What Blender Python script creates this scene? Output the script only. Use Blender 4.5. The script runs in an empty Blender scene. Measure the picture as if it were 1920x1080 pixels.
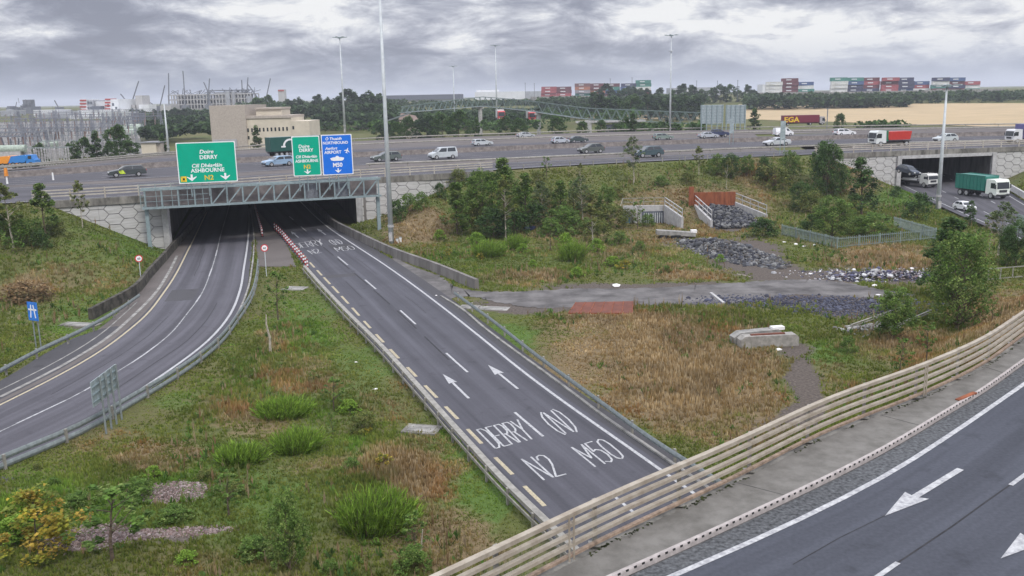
import bpy, math, random
import numpy as np
from mathutils import Vector, Matrix
R = math.radians
sc = bpy.context.scene
# ------------------------------------------------------------------ camera, sky, sun, exposure
H = 17.0                       # camera height above the underpass road (metres)
FPX, ROLL, HZ = 1711.0, R(1.18), 180.0
PITCH = math.atan((540 - HZ) * math.cos(ROLL) / FPX)
_f = np.array([0, math.cos(PITCH), -math.sin(PITCH)]); _u = np.array([0, math.sin(PITCH), math.cos(PITCH)]); _r = np.array([1.0, 0, 0])
CR = math.cos(ROLL) * _r - math.sin(ROLL) * _u
CU = math.sin(ROLL) * _r + math.cos(ROLL) * _u
cam = bpy.data.cameras.new('camera'); camo = bpy.data.objects.new('camera', cam); sc.collection.objects.link(camo)
cam.sensor_width = 36; cam.lens = 36 * FPX / 1920; cam.clip_end = 20000; cam.clip_start = .3
camo.matrix_world = Matrix(((CR[0], CU[0], -_f[0], 0), (CR[1], CU[1], -_f[1], 0), (CR[2], CU[2], -_f[2], H), (0, 0, 0, 1)))
sc.camera = camo
SUN_EL, SUN_AZ = R(48), R(150)
w = bpy.data.worlds.new('World'); sc.world = w; w.use_nodes = True
nt = w.node_tree; N = nt.nodes; Lk = nt.links; N.clear()
def nd(t, **k):
    n = N.new(t)
    for a, b in k.items(): setattr(n, a, b)
    return n
def mth(op, a, b=None, c=None):
    n = N.new('ShaderNodeMath'); n.operation = op
    for i, x in enumerate((a, b, c)):
        if x is None: continue
        if isinstance(x, (int, float)): n.inputs[i].default_value = x
        else: Lk.new(x, n.inputs[i])
    return n.outputs[0]
def ramp(fac, stops, interp='LINEAR'):
    n = N.new('ShaderNodeValToRGB'); e = n.color_ramp.elements; n.color_ramp.interpolation = interp
    e[0].position, e[0].color = stops[0][0], (*stops[0][1], 1)
    e[1].position, e[1].color = stops[-1][0], (*stops[-1][1], 1)
    for p, c in stops[1:-1]:
        q = e.new(p); q.color = (*c, 1)
    Lk.new(fac, n.inputs[0]); return n.outputs[0]
def mixc(fac, a, b, bt='MIX'):
    n = N.new('ShaderNodeMix'); n.data_type = 'RGBA'; n.blend_type = bt
    for i, x in ((0, fac), (6, a), (7, b)):
        if isinstance(x, (int, float)): n.inputs[i].default_value = x
        elif isinstance(x, tuple): n.inputs[i].default_value = (*x, 1)
        else: Lk.new(x, n.inputs[i])
    return n.outputs[2]
tc = nd('ShaderNodeTexCoord'); sep = nd('ShaderNodeSeparateXYZ'); Lk.new(tc.outputs['Generated'], sep.inputs[0])
X, Y, Z = sep.outputs
def nz(sx, sz, off, scale, det, rough=.55, dist=0.0):
    c = nd('ShaderNodeCombineXYZ'); Lk.new(mth('MULTIPLY_ADD', X, sx, off), c.inputs[0]); Lk.new(mth('MULTIPLY', Y, sx), c.inputs[1]); Lk.new(mth('MULTIPLY', Z, sz), c.inputs[2])
    n = nd('ShaderNodeTexNoise'); n.inputs['Scale'].default_value = scale; n.inputs['Detail'].default_value = det; n.inputs['Roughness'].default_value = rough; n.inputs['Distortion'].default_value = dist
    Lk.new(c.outputs[0], n.inputs['Vector']); return n.outputs['Fac']
big = nz(1, 4.5, 3.1, 4.0, 3); bil = nz(1, 3.4, 7.7, 11.0, 8, .62, .35); edge = nz(1, 3.0, 1.3, 24, 6, .6)
dens = mth('ADD', mth('MULTIPLY', big, .50), mth('ADD', mth('MULTIPLY', bil, .64), mth('MULTIPLY', edge, .17)))
# brighter towards the right and middle of the low sky, heavier cloud above it and low on the left
lobe = mth('SUBTRACT', 1.0, mth('ABSOLUTE', mth('MULTIPLY', mth('SUBTRACT', Z, .055), 22.0)))
lobe = mth('MAXIMUM', lobe, -.45)
side = mth('MULTIPLY_ADD', X, .65, .22)
dens = mth('MULTIPLY_ADD', mth('SUBTRACT', dens, .655), 1.9, .61)
dens = mth('ADD', dens, mth('MULTIPLY', mth('MULTIPLY', lobe, side), .30))
cl = ramp(dens, [(.42, (.19, .20, .25)), (.54, (.245, .257, .315)), (.64, (.345, .357, .415)), (.74, (.50, .512, .555)), (.84, (.70, .70, .70))])
low = ramp(Z, [(0.0, (1, 1, 1)), (.03, (.45, .45, .45)), (.055, (0, 0, 0))])
cl = mixc(mth('MULTIPLY', low, .75), cl, mixc(ramp(X, [(0.0, (1, 1, 1)), (.35, (0, 0, 0))]), (.38, .42, .50), (.150, .180, .250)))
upl = ramp(Z, [(.10, (1, 1, 1)), (.30, (2.6, 2.6, 2.6)), (1.0, (4.2, 4.2, 4.1))])
cl = mixc(1.0, cl, upl, 'MULTIPLY')
sky = nd('ShaderNodeTexSky'); sky.sky_type = 'NISHITA'; sky.sun_disc = False; sky.sun_elevation = SUN_EL; sky.sun_rotation = SUN_AZ
bg1 = nd('ShaderNodeBackground'); bg1.inputs[1].default_value = .05; Lk.new(sky.outputs[0], bg1.inputs[0])
bg2 = nd('ShaderNodeBackground'); bg2.inputs[1].default_value = 1.0; Lk.new(cl, bg2.inputs[0])
mx = nd('ShaderNodeMixShader'); mx.inputs[0].default_value = .94; Lk.new(bg1.outputs[0], mx.inputs[1]); Lk.new(bg2.outputs[0], mx.inputs[2])
wo = nd('ShaderNodeOutputWorld'); Lk.new(mx.outputs[0], wo.inputs[0])
sun = bpy.data.lights.new('sun', 'SUN'); sun.energy = 1.5; sun.angle = R(11); sun.color = (1, .96, .9)
suno = bpy.data.objects.new('sun', sun); sc.collection.objects.link(suno)
suno.rotation_euler = (R(90) - SUN_EL, 0, R(180) - SUN_AZ)
sc.view_settings.view_transform = 'Standard'; sc.view_settings.look = 'None'; sc.view_settings.exposure = 0.45; sc.view_settings.gamma = 1
sc.cycles.max_bounces = 5; sc.cycles.diffuse_bounces = 2; sc.cycles.transparent_max_bounces = 4

# ------------------------------------------------------------------ measuring helpers (photo pixel -> point on a real plane)
def ray(px, py): return _f * FPX + CR * (px - 960) - CU * (py - 540)
def at(px, py, z=0.0):
    d = ray(px, py); return np.array([0, 0, H]) + d * ((z - H) / d[2])
def att(px, py, D):            # point at distance D in front
    d = ray(px, py); return np.array([0, 0, H]) + d * (D / d[1])
def pixel(P):
    v = np.asarray(P, float) - np.array([0, 0, H]); q = v @ _f
    return 960 + FPX * (v @ CR) / q, 540 - FPX * (v @ CU) / q
def atl(pts, z): return [at(x, y, z) for x, y in pts]
def onplane(px, py, A, u):     # vertical plane through A along u
    n = np.array([-u[1], u[0], 0]); d = ray(px, py); t = (A - np.array([0, 0, H])) @ n / (d @ n); return np.array([0, 0, H]) + d * t
def smooth(pts, step=2.0):
    p = [np.array(q, float) for q in pts]; n_ = len(p); out = []
    T = []
    for i in range(n_):
        d0 = p[i] - p[i - 1] if i else p[1] - p[0]; d1 = p[i + 1] - p[i] if i < n_ - 1 else p[-1] - p[-2]
        l0, l1 = np.linalg.norm(d0) + 1e-9, np.linalg.norm(d1) + 1e-9; t = d0 / l0 * l1 + d1 / l1 * l0; T.append(t / (np.linalg.norm(t) + 1e-9))
    for i in range(n_ - 1):
        L_ = np.linalg.norm(p[i + 1] - p[i]); n = max(1, int(L_ / step))
        for k in range(n):
            t = k / n; h00 = 2 * t ** 3 - 3 * t * t + 1; h10 = t ** 3 - 2 * t * t + t; h01 = -2 * t ** 3 + 3 * t * t; h11 = t ** 3 - t * t
            out.append(h00 * p[i] + h10 * L_ * T[i] + h01 * p[i + 1] + h11 * L_ * T[i + 1])
    out.append(p[-1]); return out
def extend(pts, a=0, b=0):
    p = [np.array(q, float) for q in pts]
    if a: d = p[0] - p[1]; p.insert(0, p[0] + d / np.linalg.norm(d) * a)
    if b: d = p[-1] - p[-2]; p.append(p[-1] + d / np.linalg.norm(d) * b)
    return p
def resample(pts, n):
    p = np.array(pts); s = np.r_[0, np.cumsum(np.linalg.norm(np.diff(p, axis=0), axis=1))]
    t = np.linspace(0, s[-1], n); return np.stack([np.interp(t, s, p[:, k]) for k in range(3)], 1)
def shift(pts, d, dz=0.0):     # offset sideways (left of travel positive)
    p = np.array(pts); t = np.gradient(p, axis=0); n = np.stack([-t[:, 1], t[:, 0], 0 * t[:, 0]], 1); n /= np.linalg.norm(n, axis=1)[:, None] + 1e-9
    q = p + n * d; q[:, 2] += dz; return q
def dist_poly(x, y, pts):      # distance to polyline, signed side (+ left of direction)
    best = np.full(x.shape, 1e9); sg = np.ones(x.shape)
    for a, b in zip(pts[:-1], pts[1:]):
        ax, ay = a[0], a[1]; dx, dy = b[0] - ax, b[1] - ay; L2 = dx * dx + dy * dy + 1e-12
        t = np.clip(((x - ax) * dx + (y - ay) * dy) / L2, 0, 1); ex, ey = x - ax - t * dx, y - ay - t * dy
        d = np.hypot(ex, ey); m = d < best; best = np.where(m, d, best); sg = np.where(m, np.sign(dx * (y - ay) - dy * (x - ax)), sg)
    return best, sg
def inside(x, y, poly):
    r = np.zeros(x.shape, bool); n = len(poly)
    for i in range(n):
        x1, y1 = poly[i][0], poly[i][1]; x2, y2 = poly[(i + 1) % n][0], poly[(i + 1) % n][1]
        c = ((y1 > y) != (y2 > y)) & (x < (x2 - x1) * (y - y1) / (y2 - y1 + 1e-12) + x1); r ^= c
    return r
def dist_area(x, y, poly):     # 0 inside polygon, else distance
    d, _ = dist_poly(x, y, list(poly) + [poly[0]]); return np.where(inside(x, y, poly), 0, d)

# ------------------------------------------------------------------ object helpers
C = sc.collection
def tag(o, label=None, cat=None, group=None, kind=None):
    if label: o['label'] = label
    if cat: o['category'] = cat
    if group: o['group'] = group
    if kind: o['kind'] = kind
    return o
def thing(name, label, cat, loc=(0, 0, 0), rz=0.0, group=None):
    o = bpy.data.objects.new(name, None); C.objects.link(o); o.empty_display_size = .3
    o.location = [float(v) for v in loc]; o.rotation_euler = (0, 0, float(rz)); return tag(o, label, cat, group)
class M:
    def __init__(s): s.v = []; s.f = []; s.m = []; s.n = 0
    def add(s, v, f, m=0):
        s.v.append(np.asarray(v, float).reshape(-1, 3)); s.f += [tuple(i + s.n for i in q) for q in f]; s.m += [m] * len(f); s.n += len(s.v[-1]); return s
    def hexa(s, b, t, m=0):    # bottom 4, top 4
        return s.add(list(b) + list(t), [(3, 2, 1, 0), (4, 5, 6, 7), (0, 1, 5, 4), (1, 2, 6, 5), (2, 3, 7, 6), (3, 0, 4, 7)], m)
    def box(s, x0, x1, y0, y1, z0, z1, m=0):
        return s.hexa([(x0, y0, z0), (x1, y0, z0), (x1, y1, z0), (x0, y1, z0)], [(x0, y0, z1), (x1, y0, z1), (x1, y1, z1), (x0, y1, z1)], m)
    def beam(s, p, q, w, h=None, m=0, up=(0, 0, 1)):
        h = w if h is None else h; p = np.array(p, float); q = np.array(q, float); d = q - p; d /= np.linalg.norm(d) + 1e-9
        a = np.cross(d, up)
        if np.linalg.norm(a) < .05: a = np.cross(d, (0, 1, 0)) if abs(d[1]) < .9 else np.cross(d, (1, 0, 0))
        a /= np.linalg.norm(a); b = np.cross(a, d)
        o = [a * w / 2 * i + b * h / 2 * j for i, j in ((-1, -1), (1, -1), (1, 1), (-1, 1))]
        return s.hexa([p + k for k in o], [q + k for k in o], m)
    def tube(s, p, q, r, r2=None, n=8, m=0, cap=True):
        r2 = r if r2 is None else r2; p = np.array(p, float); q = np.array(q, float); d = q - p; d /= np.linalg.norm(d) + 1e-9
        a = np.cross(d, (0, 0, 1)) if abs(d[2]) < .95 else np.cross(d, (1, 0, 0)); a /= np.linalg.norm(a); b = np.cross(d, a)
        an = [2 * math.pi * k / n for k in range(n)]; c = [a * math.cos(t) + b * math.sin(t) for t in an]
        f = [(k, (k + 1) % n, n + (k + 1) % n, n + k) for k in range(n)]
        if cap: f += [tuple(range(n))[::-1], tuple(range(n, 2 * n))]
        return s.add([p + k * r for k in c] + [q + k * r2 for k in c], f, m)
    def prism(s, poly, z0, z1, m=0):
        n = len(poly); return s.add([(x, y, z0) for x, y in poly] + [(x, y, z1) for x, y in poly], [tuple(range(n))[::-1], tuple(range(n, 2 * n))] + [(k, (k + 1) % n, n + (k + 1) % n, n + k) for k in range(n)], m)
    def side(s, prof, y0, y1, m=0):   # xz profile extruded along y
        n = len(prof); return s.add([(x, y0, z) for x, z in prof] + [(x, y1, z) for x, z in prof], [tuple(range(n)), tuple(range(n, 2 * n))[::-1]] + [((k + 1) % n, k, n + k, n + (k + 1) % n) for k in range(n)], m)
    def strip(s, A, B, m=0):
        n = len(A); return s.add(list(A) + list(B), [(k, k + 1, n + k + 1, n + k) for k in range(n - 1)], m)
    def sweep(s, path, prof, m=0, closed=True):  # prof: list of (side, up) offsets along a path
        p = np.array(path); t = np.gradient(p, axis=0); nn = np.stack([-t[:, 1], t[:, 0], 0 * t[:, 0]], 1); nn /= np.linalg.norm(nn, axis=1)[:, None] + 1e-9
        k = len(prof); V = np.concatenate([p + nn * a + np.array([0, 0, b]) for a, b in prof]).reshape(k, -1, 3); n = len(p); f = []
        for j in range(k if closed else k - 1):
            j2 = (j + 1) % k; f += [(j * n + i, j * n + i + 1, j2 * n + i + 1, j2 * n + i) for i in range(n - 1)]
        if closed: f += [tuple(j * n for j in range(k)), tuple(j * n + n - 1 for j in range(k))[::-1]]
        return s.add(V.reshape(-1, 3), f, m)
    def build(s, name, mats, parent=None, world=False, smooth_=False, label=None, kind=None):
        me = bpy.data.meshes.new(name)
        V = np.concatenate(s.v) if s.v else np.zeros((0, 3))
        if world and parent is not None: V = V - parent_loc(parent)
        me.from_pydata(V.tolist(), [], s.f); mats = mats if isinstance(mats, (list, tuple)) else [mats]
        for m in mats: me.materials.append(m)
        if len(mats) > 1: me.polygons.foreach_set('material_index', s.m)
        if smooth_: me.polygons.foreach_set('use_smooth', [True] * len(s.f))
        me.update(); o = bpy.data.objects.new(name, me); C.objects.link(o)
        if parent is not None: o.parent = parent
        if label: o['label'] = label
        if kind: o['kind'] = kind
        return o
def parent_loc(o):
    l = np.array(o.location); 
    while o.parent: o = o.parent; l = l + np.array(o.location)
    return l
def copy_tree(o, parent=None):
    c = o.copy(); C.objects.link(c)
    if parent is not None: c.parent = parent
    for ch in list(o.children): copy_tree(ch, c)
    return c
def place(proto, first, loc, rz=0.0, scale=1.0, label=None, cat=None, group=None):
    o = proto if first else copy_tree(proto)
    o.location = [float(v) for v in loc]; o.rotation_euler = (0, 0, float(rz)); o.scale = (scale,) * 3 if isinstance(scale, (int, float)) else scale
    return tag(o, label, cat, group)
ORD = ['leftmost', 'second from the left', 'third from the left', 'fourth from the left', 'fifth from the left', 'sixth from the left', 'seventh from the left', 'eighth from the left', 'ninth from the left', 'tenth from the left', 'eleventh from the left', 'twelfth from the left', 'thirteenth from the left', 'fourteenth from the left', 'fifteenth from the left', 'sixteenth from the left', 'seventeenth from the left', 'eighteenth from the left', 'nineteenth from the left', 'twentieth from the left']
def ordl(i, n):
    if n < 2 or n == 99 or i < n / 2: return ORD[min(i, 19)]
    return 'rightmost' if i == n - 1 else ORD[n - 1 - i].replace('left', 'right')
# ------------------------------------------------------------------ materials
def mat(name, col, rough=.8, metal=0.0, var=.15, scale=3.0, col2=None, bump=0.0, attr=False, det=5, spec=.3, emit=None, stretch=None, transl=0):
    m = bpy.data.materials.new(name); m.use_nodes = True
    global nt, N, Lk
    nt = m.node_tree; N = nt.nodes; Lk = nt.links; b = N['Principled BSDF']
    b.inputs['Roughness'].default_value = rough; b.inputs['Metallic'].default_value = metal; b.inputs['Specular IOR Level'].default_value = spec
    tcn = nd('ShaderNodeTexCoord'); no = nd('ShaderNodeTexNoise'); no.inputs['Scale'].default_value = scale; no.inputs['Detail'].default_value = det; no.inputs['Roughness'].default_value = .65
    src = tcn.outputs['Object']
    if stretch:
        mp = nd('ShaderNodeMapping'); mp.inputs['Scale'].default_value = stretch; Lk.new(src, mp.inputs[0]); src = mp.outputs[0]
    Lk.new(src, no.inputs['Vector'])
    c2 = col2 or tuple(min(1, c * (1 - 2 * var)) for c in col); c1 = col if col2 else tuple(min(1, c * (1 + var)) for c in col)
    f = ramp(no.outputs['Fac'], [(.35, (0, 0, 0)), (.65, (1, 1, 1))])
    c = mixc(f, c2, c1)
    if attr:
        a = nd('ShaderNodeAttribute', attribute_name='Col'); c = mixc(1.0, c, a.outputs['Color'], 'MULTIPLY')
    Lk.new(c, b.inputs['Base Color'])
    if transl:
        tr_ = nd('ShaderNodeBsdfTranslucent'); Lk.new(c, tr_.inputs[0]); ms = nd('ShaderNodeMixShader'); ms.inputs[0].default_value = transl; Lk.new(b.outputs[0], ms.inputs[1]); Lk.new(tr_.outputs[0], ms.inputs[2]); Lk.new(ms.outputs[0], N['Material Output'].inputs[0])
    if bump:
        bp = nd('ShaderNodeBump'); bp.inputs['Strength'].default_value = bump; bp.inputs['Distance'].default_value = .05; Lk.new(no.outputs['Fac'], bp.inputs['Height']); Lk.new(bp.outputs[0], b.inputs['Normal'])
    if emit: b.inputs['Emission Color'].default_value = (*emit, 1); b.inputs['Emission Strength'].default_value = 1
    return m
def asphalt(name, col, grain=.35, tracks=.12, patch=.18):
    m = bpy.data.materials.new(name); m.use_nodes = True
    global nt, N, Lk
    nt = m.node_tree; N = nt.nodes; Lk = nt.links; b = N['Principled BSDF']; b.inputs['Roughness'].default_value = .85; b.inputs['Specular IOR Level'].default_value = .25
    tcn = nd('ShaderNodeTexCoord')
    def q(s, d): 
        n = nd('ShaderNodeTexNoise'); n.inputs['Scale'].default_value = s; n.inputs['Detail'].default_value = d; Lk.new(tcn.outputs['Object'], n.inputs['Vector']); return n.outputs['Fac']
    v = mth('MULTIPLY_ADD', mth('SUBTRACT', q(.22, 6), .5), patch * 2, 1.0)
    v = mth('MULTIPLY_ADD', mth('SUBTRACT', q(9, 3), .5), grain, v)
    a = nd('ShaderNodeAttribute', attribute_name='lane')
    wv = mth('COSINE', mth('MULTIPLY', mth('ADD', a.outputs['Fac'], mth('MULTIPLY', mth('SUBTRACT', q(.6, 3), .5), .12)), 2 * math.pi * 2))
    v = mth('ADD', v, mth('MULTIPLY', wv, -tracks))
    sx_ = nd('ShaderNodeSeparateXYZ'); Lk.new(tcn.outputs['Object'], sx_.inputs[0]); cx_ = nd('ShaderNodeCombineXYZ'); Lk.new(mth('MULTIPLY', a.outputs['Fac'], 9), cx_.inputs[0]); Lk.new(mth('MULTIPLY', sx_.outputs[1], .035), cx_.inputs[1]); Lk.new(mth('MULTIPLY', sx_.outputs[0], .035), cx_.inputs[2])
    ns_ = nd('ShaderNodeTexNoise'); ns_.inputs['Scale'].default_value = 1.0; ns_.inputs['Detail'].default_value = 5; Lk.new(cx_.outputs[0], ns_.inputs['Vector'])
    v = mth('MULTIPLY', v, mth('MULTIPLY_ADD', mth('SUBTRACT', ns_.outputs['Fac'], .5), .9 if tracks else 0, 1.0))
    stn = ramp(q(.9, 5), [(.62, (1, 1, 1)), (.72, (.78, .78, .78))]); v = mth('MULTIPLY', v, stn)
    c = mixc(1.0, col, v, 'MULTIPLY'); n = N[-1]; Lk.new(c, b.inputs['Base Color']); return m
concrete = mat('concrete', (.27, .26, .24), .9, var=.22, scale=1.2, bump=.2)
pale_conc = mat('pale_concrete', (.42, .41, .40), .9, var=.12, scale=2.0, bump=.15)
dirty_conc = mat('weathered_concrete', (.26, .245, .215), .9, col2=(.085, .08, .07), scale=1.1, bump=.2, stretch=(1, 1, .35))
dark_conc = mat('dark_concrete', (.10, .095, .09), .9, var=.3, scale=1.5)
galv = mat('galvanised_steel', (.235, .265, .262), .6, .2, var=.12, scale=4)
galv_w = mat('worn_galvanised_rail', (.30, .285, .25), .6, .2, var=.15, scale=2.5)
teal = mat('gantry_paint', (.24, .30, .31), .6, .1, var=.1, scale=3)
rail_m = mat('beige_parapet_rail', (.40, .355, .285), .6, .1, col2=(.27, .225, .17), scale=2.2, det=8)
rail_b = mat('brown_bottom_rail', (.30, .22, .16), .7, .1, var=.2, scale=5)
black = mat('black_rubber', (.02, .02, .02), .8, scale=5)
glass = mat('dark_glass', (.025, .03, .035), .12, 0, var=.1, spec=.6)
white = mat('white_paint', (.76, .76, .74), .5, var=.05)
roadwhite = mat('worn_white_road_paint', (.50, .50, .495), .8, col2=(.25, .25, .26), scale=7, det=8)
roadyellow = mat('worn_yellow_road_paint', (.50, .43, .28), .8, col2=(.28, .25, .19), scale=9)
roadwhite_old = mat('faded_white_road_paint', (.40, .40, .40), .8, col2=(.14, .14, .14), scale=2.2)
seam_m = mat('tar_seam', (.030, .029, .032), .8, var=.2)
para_m = mat('pale_parapet_rail', (.46, .425, .37), .7, .0, col2=(.34, .30, .25), scale=1.5)
mast_m = mat('pale_mast_steel', (.50, .53, .54), .55, .1, var=.06, scale=2)
mesh_m = mat('brown_mesh_infill', (.17, .15, .145), .85, var=.2, scale=.6)
rust = mat('rusty_steel', (.30, .10, .045), .85, col2=(.15, .045, .022), scale=.9, bump=.1, stretch=(2, 2, .5))
rust2 = mat('red_oxide_sheet', (.175, .06, .038), .85, col2=(.11, .045, .032), scale=1.2)
as_out = asphalt('asphalt_outbound', (.071, .070, .081)); as_in = asphalt('asphalt_inbound', (.080, .077, .088), tracks=.16)
as_slip = asphalt('asphalt_slip', (.058, .062, .075), grain=.6, tracks=.05); as_m50 = asphalt('asphalt_motorway', (.068, .065, .072), patch=.22)
as_brown = asphalt('asphalt_shoulder_brown', (.115, .100, .092), tracks=0, patch=.35); as_dark = asphalt('asphalt_shoulder_dark', (.062, .060, .064), grain=.5, tracks=0)
gravel_m = asphalt('gravel_strip', (.080, .083, .086), grain=3.0, tracks=0, patch=.3)
bark = mat('bark', (.12, .09, .065), .95, var=.3, scale=8); bark_w = mat('pale_birch_bark', (.38, .34, .27), .9, var=.2, scale=7)
# ------------------------------------------------------------------ lines of the place, measured on their planes
ZM, ZS = 6.5, 6.0
yl = extend(atl([(0, 760), (100, 710), (184, 662), (240, 621), (265, 600), (310, 545), (355, 465), (384, 405)], 0), 60, 90)       # inbound road, left line
wl = extend(atl([(0, 865), (150, 797), (225, 755), (310, 700), (395, 635), (425, 600), (450, 545), (457, 505), (465, 450), (467, 415)], 0), 60, 90)
rl = extend(atl([(577, 392), (590, 405), (620, 430), (665, 460), (720, 496), (860, 600), (900, 632), (1000, 712), (1075, 767), (1165, 830), (1250, 890)], 0), 90, 60)
yd = extend(atl([(545, 452), (585, 497), (648, 564), (713, 636), (772, 698), (847, 775), (943, 873), (1003, 932)], 0), 110, 60)
cd = extend(atl([(547, 410), (570, 430), (642, 489), (695, 534), (768, 598), (858, 682), (991, 796), (1150, 930)], 0), 90, 60)
barR = extend(atl([(602, 402), (630, 428), (665, 446), (745, 484), (820, 512), (893, 543)], 0), 75, 0)
barL = extend(atl([(212, 578), (245, 560), (285, 518), (310, 490), (330, 466)], 0), 0, 3)
E0 = smooth(extend([at(x, y, ZM) for x, y in [(0, 383), (123, 376), (269, 367), (500, 350), (710, 333), (812, 327), (925, 320), (1050, 312), (1310, 299), (1525, 290), (1700, 283), (1920, 275)]], 60, 60), 3)
G0 = smooth(extend([at(x, y, ZM) for x, y in [(0, 352), (160, 346), (740, 313.5), (930, 306), (1060, 300), (1500, 281), (1920, 268)]], 60, 80), 4)
G1 = smooth(extend([at(x, y, ZM) for x, y in [(0, 349), (160, 341), (740, 307), (930, 298), (1060, 291.5), (1500, 272), (1920, 262)]], 60, 80), 4)
FE = smooth(extend([at(x, y, ZM) for x, y in [(0, 322), (130, 312), (300, 297), (700, 279), (927, 270), (1060, 265.5), (1240, 261), (1600, 252), (1920, 245)]], 60, 90), 5)
GF = smooth(extend([at(x, y, ZM) for x, y in [(0, 318), (300, 292), (700, 263), (950, 254), (1200, 246), (1600, 240), (1920, 236)]], 60, 90), 5)
n_ = 120
E0, G0, G1, FE, GF = (resample(q, n_) for q in (E0, G0, G1, FE, GF))
MED = (G1 * .55 + FE * .45)
verge = smooth(extend([at(x, y, ZS) for x, y in [(1010, 1090), (1105, 1040), (1380, 907), (1559, 816), (1733, 746), (1840, 694), (1920, 637)]], 25, 70), 1.2)
kerbl = smooth(extend([at(x, y, ZS) for x, y in [(1150, 1077), (1380, 973), (1635, 850), (1789, 760), (1831, 735), (1920, 673)]], 25, 70), 1.2)
wline = smooth(extend([at(x, y, ZS) for x, y in [(1245, 1080), (1380, 1022), (1687, 871), (1776, 814), (1920, 716)]], 25, 70), 1.2)
verge, kerbl, wline = (resample(q, 120) for q in (verge, kerbl, wline))
aL0, aL1 = at(312, 462, 0), at(312, 462, 0) + np.array([-.27, .963, 0]) * 100     # abutments of the underpass
aR0 = at(668, 424, 0); aR1 = aR0 + np.array([-.27, .963, 0]) * 92
COR = [p[:2] for p in [*barL[:-2], aL0 + np.array([-.2, 0, 0]), aL1, aR1, aR0 + np.array([.2, 0, 0]), *[q for q in barR if q[1] < aR0[1] - 1], at(1000, 560, 0), at(1370, 880, 0) + np.array([3, -25, 0]), np.array([-10, 0, 0]), np.array([-60, 20, 0]), at(0, 690, 0) + np.array([-40, -8, 0]), at(0, 690, 0)]]
r2L = extend(atl([(1700, 357), (1800, 402), (1870, 432)], .4), 95, 30); r2R = extend(atl([(1868, 345), (1920, 377)], .4), 95, 60)
COR2 = [p[:2] for p in [*r2L, *r2R[::-1]]]
FIELD = [p[:2] for p in atl([(1285, 445), (1345, 432), (1440, 434), (1466, 424), (1590, 404), (1700, 402), (1780, 418), (1880, 450), (2000, 520), (2000, 640), (1500, 720), (930, 600), (900, 562), (1000, 540), (1200, 520)], 0)]
SLIPC = [p[:2] for p in verge] + [np.array([60, 10]), np.array([0, -20]), np.array([-20, 0])]
RD = None
def sstep(a, b, x): t = np.clip((x - a) / (b - a), 0, 1); return t * t * (3 - 2 * t)
def wob(x, y, s=1.0): return (np.sin(x * .31 * s + 1.3) * np.cos(y * .27 * s + .4) + .6 * np.sin(x * .83 * s + y * .61 * s) + .4 * np.cos(x * 1.7 * s - y * 1.3 * s + 2)) / 2
E0l, GFl = [p[:2] for p in E0[::3]], [p[:2] for p in GF[::3]]
PITS = []
def height(x, y):
    x = np.asarray(x, float); y = np.asarray(y, float)
    dE, sE = dist_poly(x, y, E0l); dG, sG = dist_poly(x, y, GFl)
    h = np.where(sE < 0, 6.38 - .33 * dE, 6.38)
    back = (sG > 0)
    h = np.where(back, np.maximum(6.38 - .25 * dG, 3.0), h)
    h = np.where(back, h + 10.5 * sstep(330, 850, y), h)
    c1 = dist_area(x, y, COR); c2 = dist_area(x, y, COR2)
    h = np.where(~back | (dG < 40), np.minimum(h, .36 * np.maximum(c1 - .4, 0) * np.where(x < -35, 1.5, 1)), h)
    cf = dist_area(x, y, FIELD); h = np.where((y > 60) & (y < 150), np.minimum(h, .5 * cf), h)
    h = np.where(~back | (dG < 40), np.minimum(h, .42 * np.maximum(c2 - .4, 0) + .25), h)
    h = np.maximum(h, 0)
    off = np.minimum(c1, c2); h = h + wob(x, y, .8) * .25 * sstep(.3, 2, h) * sstep(1.0, 7, off) * sstep(1, 8, np.where(sE < 0, dE, 0))
    ds = dist_area(x, y, SLIPC); hs = np.minimum(5.7 - .6 * ds, .55 * np.maximum(dist_area(x, y, COR) - .5, 0))
    h = np.maximum(h, np.where(y < 75, hs, 0))
    h = np.where((c1 <= 0) & (ds > .1), -.02, h); h = np.where(c2 <= 0, .36, h)
    return h
def h1(x, y): return float(height(np.array([x]), np.array([y]))[0])
def hit(px, py, far=2500):
    d = ray(px, py); d = d / np.linalg.norm(d[:2]); o = np.array([0, 0, H])
    t = np.concatenate([np.arange(20, 300, .5), np.arange(300, far, 3)]); P = o + d * t[:, None]
    b = np.nonzero(P[:, 2] < height(P[:, 0], P[:, 1]))[0]
    return P[b[0]] if len(b) else P[-1]
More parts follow.
